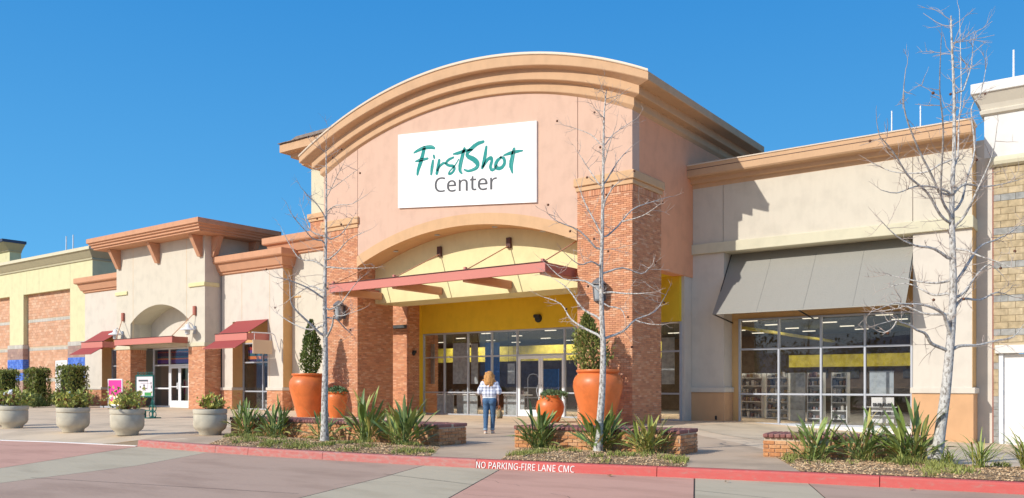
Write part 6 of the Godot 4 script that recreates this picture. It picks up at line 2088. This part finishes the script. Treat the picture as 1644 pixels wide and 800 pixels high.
# a paddle leaf on its stalk, rising from the origin and leaning towards +x
func paddle_leaf(len: float, wide: float, lean: float, arch: float, stalk: float) -> ArrayMesh:
	var s := S()
	var n := 9
	var mid := []
	var a := lean
	var p := Vector3.ZERO
	for i in n + 1:
		mid.append([p, a])
		p += Vector3(sin(a), cos(a), 0) * len / n
		a += arch / n * (0.4 + 1.4 * i / n)
	var rows := []
	for i in n + 1:
		var t := float(i) / n
		var w := 0.010 if t < stalk else maxf(0.004, wide * 0.5 * pow(sin(PI * clampf((t - stalk) / (1.0 - stalk) * 0.93 + 0.06, 0, 1)), 0.75))
		var side := Vector3(0, 0, 1)
		var up := Vector3(-cos(mid[i][1]), sin(mid[i][1]), 0)
		var fold := 0.18 if t >= stalk else 0.5
		rows.append([mid[i][0] + side * w + up * w * fold, mid[i][0], mid[i][0] - side * w + up * w * fold])
	for i in n:
		for k in 2: quad(s, rows[i][k], rows[i][k + 1], rows[i + 1][k + 1], rows[i + 1][k])
	return s.commit()


func plants() -> void:
	var kinds := []
	for i in 7:
		kinds.append(paddle_leaf(1.0, [0.075, 0.09, 0.07, 0.095, 0.06, 0.085, 0.07][i], [0.02, 0.05, 0.0, 0.04, 0.08, 0.0, 0.03][i], [0.35, 0.7, 0.15, 1.1, 0.5, 0.9, 0.25][i], [0.42, 0.40, 0.48, 0.45, 0.5, 0.38, 0.5][i]))
	var straps := []
	for i in 4: straps.append(paddle_leaf(1.0, 0.035, 0.1, [0.7, 1.2, 1.7, 2.1][i], 0.05))
	var where := [[-18.25, -13.35, 0.95, 62, "first clump from the left in the bed by the left tree", 0.55], [-17.05, -13.3, 0.98, 66, "second clump in the left bed, dense and dark", 0.6], [-15.05, -13.1, 0.85, 46, "ragged clump right behind the left tree", 0.8], [-13.75, -13.2, 1.18, 52, "tallest clump in the left bed, with open upright paddles", 0.5], [-12.35, -12.95, 1.10, 66, "last clump at the right end of the left bed", 0.45],
		[-9.72, -14.15, 0.98, 72, "dense clump left of the middle tree", 0.6], [-8.25, -14.1, 0.98, 64, "clump right behind the middle tree", 0.6], [-7.22, -14.05, 0.84, 72, "low yellowish clump at the right end of the middle bed", 0.55],
		[-4.30, -14.55, 0.86, 66, "first clump in the right bed", 0.55], [-3.62, -14.85, 0.92, 62, "middle clump in the right bed", 0.55], [-2.86, -15.0, 1.04, 60, "clump left of the leaning tree, with tall paddles", 0.5]]
	for w: Array in where:
		var o := thing("paddle_plant", "green paddle plant, %s" % w[4], "plant", Vector3(w[0], lie(w[0], w[1]) + 0.03, w[1]), 0, "paddle plants in the beds")
		var yellowish: bool = w[4].begins_with("low")
		for k in int(w[3] * 1.5):
			var t = float(k) / w[3]
			var m: Mesh = kinds[rng.randi() % kinds.size()]
			var pick := rng.randf()
			var tone := 1 if pick < 0.24 else 0 if pick < 0.50 else 4 if pick < 0.68 else 2 if pick < 0.88 else 3
			if yellowish and rng.randf() < 0.55: tone = 3 if rng.randf() < 0.6 else 2
			if rng.randf() < 0.05: tone = 5
			var l := put("leaf", m, M["leaf_%d" % tone], o)
			var tilt: float = rng.randf_range(0.0, 1.0) ** 0.8 * 1.08 * (0.66 + w[5] * 0.7)
			var len: float = w[2] * rng.randf_range(0.55, 1.08) * (1.05 - 0.28 * tilt)
			var b := Basis(Vector3.UP, rng.randf() * TAU) * Basis(Vector3.BACK, -tilt * 0.9) * Basis(Vector3.UP, rng.randf_range(-0.8, 0.8))
			l.transform = Transform3D(b.scaled_local(Vector3.ONE * len), Vector3(rng.randfn() * 0.09, 0, rng.randfn() * 0.09))
	for w: Array in [[-1.86, -14.6, 0.62, "arching grass clump right of the leaning tree"], [-1.22, -14.75, 0.70, "arching grass clump cut by the right picture edge"], [-2.30, -14.75, 0.42, "small grass tuft at the foot of the leaning tree"], [-2.9, -14.35, 0.35, "low grass tuft left of the leaning tree"]]:
		var o := thing("grass_clump", w[3], "grass", Vector3(w[0], 0.03, w[1]), 0, "grass clumps in the right bed")
		for k in 64:
			var l := put("leaf", straps[rng.randi() % 4], M["leaf_%d" % [0, 2, 2, 3, 0][rng.randi() % 5]], o)
			var b := Basis(Vector3.UP, rng.randf() * TAU) * Basis(Vector3.BACK, -rng.randf_range(0.0, 0.6))
			l.transform = Transform3D(b.scaled_local(Vector3.ONE * w[2] * rng.randf_range(0.6, 1.15)), Vector3(rng.randfn() * 0.05, 0, rng.randfn() * 0.05))
	# bark chips and weeds over the beds
	var f := FastNoiseLite.new()
	f.frequency = 1.3
	f.seed = 4
	var chip := box(S(), Vector3(-0.5, -0.1, -0.22), Vector3(0.5, 0.1, 0.22)).commit()
	var pl := []
	var ti := []
	var gp := []
	var gt := []
	for bed: Array in beds:
		var poly := PackedVector2Array(bed)
		var lo := poly[0]
		var hi := poly[0]
		for p in poly:
			lo = lo.min(p)
			hi = hi.max(p)
		hi.x = minf(hi.x, 1.5)
		var area := (hi.x - lo.x) * (hi.y - lo.y)
		for k in int(area * 420):
			var p := Vector2(rng.randf_range(lo.x, hi.x), rng.randf_range(lo.y, hi.y))
			if not Geometry2D.is_point_in_polygon(p, poly): continue
			var v := on_mound(poly, p, 0.008, 0.05, f)
			pl.append(Transform3D(Basis.from_euler(Vector3(rng.randfn() * 0.3, rng.randf() * TAU, rng.randfn() * 0.3)).scaled_local(Vector3(rng.randf_range(0.015, 0.055), rng.randf_range(0.02, 0.05), rng.randf_range(0.02, 0.05))), v + Vector3.UP * 0.006))
			var g := rng.randf_range(0.35, 1.35)
			var c := Color(0.55, 0.345, 0.185).lerp(Color(0.80, 0.60, 0.36), pow(rng.randf(), 2.0)) * g
			ti.append(c)
		var weed := FastNoiseLite.new()
		weed.frequency = 0.8
		weed.seed = 12
		for k in int(area * 160):
			var p := Vector2(rng.randf_range(lo.x, hi.x), rng.randf_range(lo.y, hi.y))
			if weed.get_noise_2d(p.x, p.y) < 0.12 + rng.randf() * 0.25 or not Geometry2D.is_point_in_polygon(p, poly): continue
			var v := on_mound(poly, p, 0.008, 0.05, f)
			for j in 5:
				gp.append(Transform3D(Basis.from_euler(Vector3(rng.randf_range(-0.7, 0.7), rng.randf() * TAU, rng.randf_range(-0.7, 0.7))).scaled_local(Vector3(0.35, rng.randf_range(0.5, 1.3), 0.6)), v + Vector3(rng.randfn(), 0, rng.randfn()) * 0.03))
				var g := rng.randf_range(0.7, 1.3)
				gt.append(Color(0.30, 0.31, 0.085) * g)
	scatter("bark_chips", chip, M.chip, pl, ti, null)
	scatter("weeds", leaf_sprig(), M.leaf_tinted, gp, gt, null)
	# clipped hedges and low shrubs by the yellow store
	for h: Array in [[-56.0, -25.2, 1.5, 1.0, 2.35, "left clipped boxy hedge in front of the brick panel"], [-50.9, -24.9, 1.75, 1.1, 2.45, "right clipped boxy hedge beside the low wing"], [-60.2, -25.0, 1.8, 1.2, 2.3, "clipped hedge cut by the left picture edge"]]:
		var o := thing("hedge", h[5], "hedge", Vector3(h[0], 0, h[1]), 0, "clipped hedges by the yellow store")
		var w: float = h[2]
		var d: float = h[3]
		var t: float = h[4]
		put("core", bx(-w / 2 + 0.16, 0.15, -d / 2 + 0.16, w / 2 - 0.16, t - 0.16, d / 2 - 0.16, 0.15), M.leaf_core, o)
		put("stems", bx(-0.1, 0, -0.1, 0.1, 0.3, 0.1, 0.03), M.stem, o)
		var hp := []
		var ht := []
		for k in 4200:
			var q := Vector3(rng.randf_range(-1, 1), rng.randf_range(-1, 1), rng.randf_range(-1, 1))
			var ax := rng.randi() % 3
			q[ax] = signf(q[ax]) * rng.randf_range(0.86, 1.03 + 0.05 * rng.randfn())
			hp.append(Transform3D(Basis.from_euler(Vector3(rng.randf() * TAU, rng.randf() * TAU, 0)).scaled(Vector3.ONE * rng.randf_range(0.9, 1.9)), Vector3(q.x * w / 2, t / 2 + q.y * t / 2, q.z * d / 2)))
			var g := rng.randf_range(0.55, 1.4)
			ht.append(Color(0.24, 0.27, 0.06) * g if rng.randf() > 0.12 else Color(0.20, 0.15, 0.05) * g)
		scatter("foliage", leaf_sprig(), M.leaf_tinted, hp, ht, o)
	for h: Array in [[-56.9, -27.0, 0.85, "low pale green shrub between the two clipped hedges, left one"], [-54.6, -26.9, 0.95, "low pale green shrub between the two clipped hedges, right one"], [-52.9, -23.6, 0.7, "small shrub in front of the right clipped hedge"]]:
		var o := thing("low_shrub", h[3], "shrub", Vector3(h[0], 0, h[1]), 0, "low shrubs by the hedges")
		var hp := []
		var ht := []
		for k in 900:
			var u := Vector3(rng.randfn(), absf(rng.randfn()), rng.randfn()).normalized() * pow(rng.randf(), 0.4)
			hp.append(Transform3D(Basis.from_euler(Vector3(rng.randf_range(-0.8, 0.8), rng.randf() * TAU, rng.randf_range(-0.8, 0.8))).scaled_local(Vector3(0.8, 2.2, 1) * rng.randf_range(0.8, 1.5)), Vector3(u.x * h[2], u.y * h[2] * 1.1, u.z * h[2])))
			var g := rng.randf_range(0.6, 1.3)
			ht.append(Color(0.16, 0.20, 0.055) * g)
		put("stems", tube(S(), [Vector3.ZERO, Vector3(0.1, 0.4, 0)], [0.04, 0.02], 5), M.stem, o)
		scatter("foliage", leaf_sprig(), M.leaf_tinted, hp, ht, o)
	tag(put("garden_kerb", bx(-63.6, 0, -28.6, -57.5, 0.16, -28.3, 0.02), M.planter_concrete), "", "", "", "structure")
	# fallen leaves on the kerb and street
	var dead := paddle_leaf(0.10, 0.06, 1.2, 0.5, 0.2)
	for p: Array in [[-6.75, -11.93, "fallen tan leaf by the kerb below the middle tree"], [-6.68, -11.85, "curled fallen leaf at the kerb foot below the middle tree"], [-2.45, -12.78, "fallen tan leaf in the gutter below the leaning tree"], [-4.9, -12.2, "single fallen leaf in the gutter before the right path"], [-9.1, -16.9, "fallen leaf on the right path"]]:
		var z: float = p[1] + 0.12
		var l := put("fallen_leaf", dead, M.leaf_dead, null, Vector3(p[0], (-0.14 if p[1] > -13 else 0.02), z))
		l.rotation.y = rng.randf() * TAU
		tag(l, p[2], "leaf", "fallen leaves")


# ---------------------------------------------------------------- bodies: capsules joined smoothly, then meshed
# bones: [a, b, radius at a, radius at b, optional squash of z]
func flesh(bones: Array, cell: float, blend: float, s: SurfaceTool = null) -> SurfaceTool:
	var lo := Vector3.ONE * 1e9
	var hi := -lo
	for b: Array in bones:
		var r: float = maxf(b[2], b[3]) + blend + cell * 2
		lo = lo.min(b[0] - Vector3.ONE * r).min(b[1] - Vector3.ONE * r)
		hi = hi.max(b[0] + Vector3.ONE * r).max(b[1] + Vector3.ONE * r)
	var nx := int((hi.x - lo.x) / cell) + 2
	var ny := int((hi.y - lo.y) / cell) + 2
	var nz := int((hi.z - lo.z) / cell) + 2
	var f := PackedFloat32Array()
	f.resize(nx * ny * nz)
	f.fill(1.0)
	for b: Array in bones:
		var a: Vector3 = b[0]
		var e: Vector3 = b[1]
		var q: float = b[4] if b.size() > 4 else 1.0
		var r: float = maxf(b[2], b[3]) + blend + cell
		var l := (a.min(e) - Vector3.ONE * r - lo) / cell
		var h := (a.max(e) + Vector3.ONE * r - lo) / cell
		var ab := e - a
		ab.z /= q
		var dd := maxf(ab.length_squared(), 1e-8)
		for i in range(maxi(0, int(l.x)), mini(nx, int(h.x) + 1)):
			for j in range(maxi(0, int(l.y)), mini(ny, int(h.y) + 1)):
				for k in range(maxi(0, int(l.z)), mini(nz, int(h.z) + 1)):
					var p := lo + Vector3(i, j, k) * cell - a
					p.z /= q
					var t := clampf(p.dot(ab) / dd, 0.0, 1.0)
					var d := (p - ab * t).length() - lerpf(b[2], b[3], t)
					var at := (i * ny + j) * nz + k
					var m := f[at]
					var w := maxf(blend - absf(m - d), 0.0) / blend
					f[at] = minf(m, d) - w * w * blend * 0.25
	if s == null: s = S()
	var index := {}
	var verts := PackedVector3Array()
	var norms := PackedVector3Array()
	var ox := [0, 0, 0, 0, 1, 1, 1, 1]
	var oy := [0, 0, 1, 1, 0, 0, 1, 1]
	var oz := [0, 1, 0, 1, 0, 1, 0, 1]
	var edges := [[0, 1], [2, 3], [4, 5], [6, 7], [0, 2], [1, 3], [4, 6], [5, 7], [0, 4], [1, 5], [2, 6], [3, 7]]
	for i in nx - 1:
		for j in ny - 1:
			for k in nz - 1:
				var base := (i * ny + j) * nz + k
				var inside := 0
				for c in 8:
					if f[base + (ox[c] * ny + oy[c]) * nz + oz[c]] < 0.0: inside += 1
				if inside == 0 or inside == 8: continue
				var v := []
				for c in 8: v.append(f[base + (ox[c] * ny + oy[c]) * nz + oz[c]])
				var sum := Vector3.ZERO
				var n := 0
				for e: Array in edges:
					var p: float = v[e[0]]
					var q: float = v[e[1]]
					if (p < 0.0) != (q < 0.0):
						var t := p / (p - q)
						sum += Vector3(ox[e[0]], oy[e[0]], oz[e[0]]).lerp(Vector3(ox[e[1]], oy[e[1]], oz[e[1]]), t)
						n += 1
				index[base] = verts.size()
				verts.append(lo + (Vector3(i, j, k) + sum / n) * cell)
				norms.append(Vector3(v[4] + v[5] + v[6] + v[7] - v[0] - v[1] - v[2] - v[3], v[2] + v[3] + v[6] + v[7] - v[0] - v[1] - v[4] - v[5], v[1] + v[3] + v[5] + v[7] - v[0] - v[2] - v[4] - v[6]).normalized())
	var step := [ny * nz, nz, 1]
	for base: int in index.keys():
		for ax in 3:
			var u: int = step[(ax + 1) % 3]
			var w: int = step[(ax + 2) % 3]
			var p := f[base]
			var q := f[base + step[ax]]
			if (p < 0.0) == (q < 0.0): continue
			if not (index.has(base - u) and index.has(base - w) and index.has(base - u - w)): continue
			var c := [index[base], index[base - u], index[base - u - w], index[base - w]]
			var order := [0, 1, 2, 0, 2, 3]
			var n0 := (verts[c[1]] - verts[c[0]]).cross(verts[c[2]] - verts[c[0]])
			if n0.dot(norms[c[0]]) > 0.0: order = [0, 2, 1, 0, 3, 2]
			for o: int in order:
				s.set_normal(norms[c[o]])
				s.add_vertex(verts[c[o]])
	return s


func hand(bones: Array, wrist: Vector3, down: Vector3, fwd: Vector3, out: Vector3, curl: float) -> void:
	# palm, four fingers of different length and a thumb off its side
	var palm := wrist + down * 0.045
	for k in 4:
		bones.append([wrist + down * 0.01 + fwd * (k - 1.5) * 0.008, wrist + down * 0.085 + fwd * (k - 1.5) * 0.019, 0.013, 0.011])
	var lens := [0.068, 0.078, 0.073, 0.056]
	for k in 4:
		var a := wrist + down * 0.088 + fwd * (1.5 - k) * 0.020
		var d := down
		for j in 3:
			d = (d - out * curl * (0.5 + j * 0.35)).normalized()
			var l: float = lens[k] * [0.45, 0.32, 0.23][j]
			bones.append([a, a + d * l, 0.0088 - j * 0.0008, 0.0082 - j * 0.0008])
			a += d * l
	var t := wrist + down * 0.03 + fwd * 0.030
	var td := (down + fwd * 0.7 - out * 0.35).normalized()
	bones.append([t - fwd * 0.012, t + td * 0.038, 0.013, 0.011])
	bones.append([t + td * 0.038, t + td * 0.038 + (down - out * 0.4 + fwd * 0.1).normalized() * 0.032, 0.010, 0.008])


func people_and_small() -> void:
	var o := thing("person", "woman in checked blouse and blue jeans walking towards the doors with handbag", "person", Vector3(-14.0, 0.0, -18.02), deg_to_rad(29.0))
	var hipL := Vector3(-0.085, 0.87, 0.0)
	var hipR := Vector3(0.085, 0.87, 0.0)
	var kneeL := Vector3(-0.10, 0.475, 0.01)
	var kneeR := Vector3(0.085, 0.48, -0.075)
	var ankL := Vector3(-0.095, 0.085, 0.10)
	var ankR := Vector3(0.065, 0.085, -0.12)
	var shL := Vector3(-0.175, 1.365, 0.0)
	var shR := Vector3(0.175, 1.365, 0.0)
	var elL := Vector3(-0.222, 1.11, 0.035)
	var elR := Vector3(0.222, 1.10, 0.02)
	var wrL := Vector3(-0.215, 0.885, -0.045)
	var wrR := Vector3(0.235, 0.87, -0.02)
	var body := [[Vector3(-0.07, 1.27, 0), Vector3(0.07, 1.27, 0), 0.125, 0.125, 0.75], [Vector3(-0.05, 1.06, 0), Vector3(0.05, 1.06, 0), 0.105, 0.105, 0.8], [Vector3(-0.07, 0.92, 0.01), Vector3(0.07, 0.92, 0.01), 0.115, 0.115, 0.85],
		[Vector3(0, 1.06, 0), Vector3(0, 1.27, 0), 0.12, 0.12, 0.75], [shL, shR, 0.055, 0.055], [Vector3(0, 1.36, 0), Vector3(0, 1.47, -0.01), 0.055, 0.048],
		[Vector3(0, 1.54, -0.015), Vector3(0, 1.60, -0.005), 0.074, 0.088], [Vector3(0, 1.49, -0.05), Vector3(0, 1.52, -0.045), 0.040, 0.052], [Vector3(0, 1.535, -0.10), Vector3(0, 1.555, -0.088), 0.014, 0.010], [Vector3(-0.082, 1.535, 0.0), Vector3(-0.085, 1.57, 0.005), 0.014, 0.017], [Vector3(0.082, 1.535, 0.0), Vector3(0.085, 1.57, 0.005), 0.014, 0.017],
		[shL, elL, 0.048, 0.038], [elL, wrL, 0.038, 0.026], [shR, elR, 0.048, 0.038], [elR, wrR, 0.038, 0.026],
		[hipL, kneeL, 0.082, 0.056], [kneeL, ankL, 0.054, 0.036], [hipR, kneeR, 0.082, 0.056], [kneeR, ankR, 0.054, 0.036],
		[ankL, ankL + Vector3(0, -0.05, 0.01), 0.036, 0.032], [ankL + Vector3(0, -0.055, 0.0), ankL + Vector3(-0.01, -0.06, -0.14), 0.030, 0.024], [ankR, ankR + Vector3(0, -0.05, 0.01), 0.036, 0.032], [ankR + Vector3(0, -0.055, 0.0), ankR + Vector3(0.015, -0.06, -0.14), 0.030, 0.024]]
	var bs := flesh(body, 0.013, 0.035)
	for e in 2:
		var hb := []
		var w := wrL if e == 0 else wrR
		var el := elL if e == 0 else elR
		var d := (w - el).normalized()
		hb.append([w - d * 0.05, w + d * 0.005, 0.028, 0.022])
		hand(hb, w, (d + Vector3(0, -0.6, 0)).normalized(), Vector3(0, 0, -1), Vector3.LEFT if e == 0 else Vector3.RIGHT, 0.35 if e == 0 else 1.0)
		flesh(hb, 0.0045, 0.007, bs)
	put("body", bs, M.skin, o)
	var je := [[Vector3(-0.072, 0.925, 0.012), Vector3(0.072, 0.925, 0.012), 0.118, 0.118, 0.9], [Vector3(-0.055, 0.99, 0.0), Vector3(0.055, 0.99, 0.0), 0.108, 0.108, 0.82], [Vector3(-0.085, 0.88, 0.04), Vector3(-0.08, 0.86, 0.04), 0.096, 0.09], [Vector3(0.085, 0.88, 0.04), Vector3(0.08, 0.86, 0.04), 0.096, 0.09],
		[hipL, kneeL, 0.098, 0.068], [kneeL, ankL + Vector3(0, 0.08, -0.02), 0.068, 0.058], [hipR, kneeR, 0.098, 0.068], [kneeR, ankR + Vector3(0, 0.08, 0.01), 0.068, 0.058]]
	put("jeans", flesh(je, 0.012, 0.025), M.denim, o)
	for e: Vector3 in [ankL, ankR]:
		put("cuff", tube(S(), [e + Vector3(0, 0.012, 0.005), e + Vector3(0, 0.065, -0.005 if e == ankL else 0.005)], [0.058, 0.06], 14), M.denim_pale, o)
	for e: Vector3 in [ankL, ankR]:
		put("shoe", flesh([[e + Vector3(0, -0.055, 0.02), e + Vector3(0, -0.062, -0.14), 0.036, 0.030], [e + Vector3(0, -0.045, 0.025), e + Vector3(0, -0.03, 0.02), 0.034, 0.03]], 0.007, 0.02), M.shoe, o)
	var bl := [[Vector3(-0.085, 1.28, 0.005), Vector3(0.085, 1.28, 0.005), 0.142, 0.142, 0.85], [Vector3(-0.085, 1.12, 0.01), Vector3(0.085, 1.12, 0.01), 0.130, 0.130, 0.92], [Vector3(-0.07, 1.07, 0.01), Vector3(0.07, 1.07, 0.01), 0.125, 0.125, 0.9], [shL, shR, 0.066, 0.066], [Vector3(0, 1.36, 0.0), Vector3(0, 1.40, 0.0), 0.08, 0.06],
		[shL, Vector3(-0.245, 1.185, 0.03), 0.068, 0.080], [shR, Vector3(0.245, 1.185, 0.015), 0.068, 0.080], [Vector3(-0.24, 1.20, 0.03), Vector3(-0.262, 1.135, 0.035), 0.076, 0.074], [Vector3(0.24, 1.20, 0.015), Vector3(0.262, 1.13, 0.02), 0.076, 0.074]]
	put("blouse", flesh(bl, 0.012, 0.03), M.plaid, o)
	put("hem_band", flesh([[Vector3(-0.065, 1.0, 0.005), Vector3(0.065, 1.0, 0.005), 0.121, 0.121, 0.84], [Vector3(-0.065, 0.975, 0.005), Vector3(0.065, 0.975, 0.005), 0.121, 0.121, 0.84]], 0.012, 0.01), M.sign_white, o)
	var hr := [[Vector3(0, 1.60, 0.01), Vector3(0, 1.57, 0.03), 0.108, 0.115], [Vector3(0, 1.50, 0.05), Vector3(0, 1.42, 0.07), 0.115, 0.105], [Vector3(-0.06, 1.46, 0.06), Vector3(-0.06, 1.37, 0.08), 0.085, 0.07], [Vector3(0.06, 1.46, 0.06), Vector3(0.06, 1.37, 0.08), 0.085, 0.07]]
	for k in 110:
		var y := rng.randf_range(1.31, 1.66)
		var a := rng.randf_range(-0.25, PI + 0.25)
		var r := 0.125 if y > 1.42 else 0.115
		if y > 1.58: r = 0.10
		var p := Vector3(cos(a) * r * 1.0, y, 0.03 + sin(a) * r * 0.85)
		hr.append([p, p + Vector3(rng.randfn() * 0.02, -rng.randf_range(0.02, 0.06), rng.randfn() * 0.015), rng.randf_range(0.014, 0.026), rng.randf_range(0.010, 0.020)])
	put("hair", flesh(hr, 0.008, 0.006), M.hair, o)
	# handbag hanging from her right hand
	var b := thing("handbag", "small brown handbag hanging from the walking woman's right hand", "bag", o.position, o.rotation.y)
	var c := Vector3(0.275, 0.0, -0.02)
	put("bag_body", flesh([[c + Vector3(0, 0.49, -0.13), c + Vector3(0, 0.49, 0.13), 0.07, 0.07], [c + Vector3(0, 0.56, -0.11), c + Vector3(0, 0.56, 0.11), 0.062, 0.062], [c + Vector3(0, 0.63, -0.06), c + Vector3(0, 0.63, 0.06), 0.045, 0.045]], 0.012, 0.03), M.bag_cloth, b)
	for x: float in [-0.035, 0.035]:
		put("strap", tube(S(), smooth_path([c + Vector3(x, 0.64, -0.09), c + Vector3(x * 0.6, 0.72, -0.07), c + Vector3(-0.02, 0.775, 0.0), c + Vector3(x * 0.6, 0.72, 0.07), c + Vector3(x, 0.64, 0.09)], 4), taper(17, 0.010, 0.010), 6), M.bag_strap, b)
	put("trim", bx(c.x - 0.072, 0.42, c.z - 0.12, c.x + 0.072, 0.435, c.z + 0.12, 0.006), M.bag_strap, b)
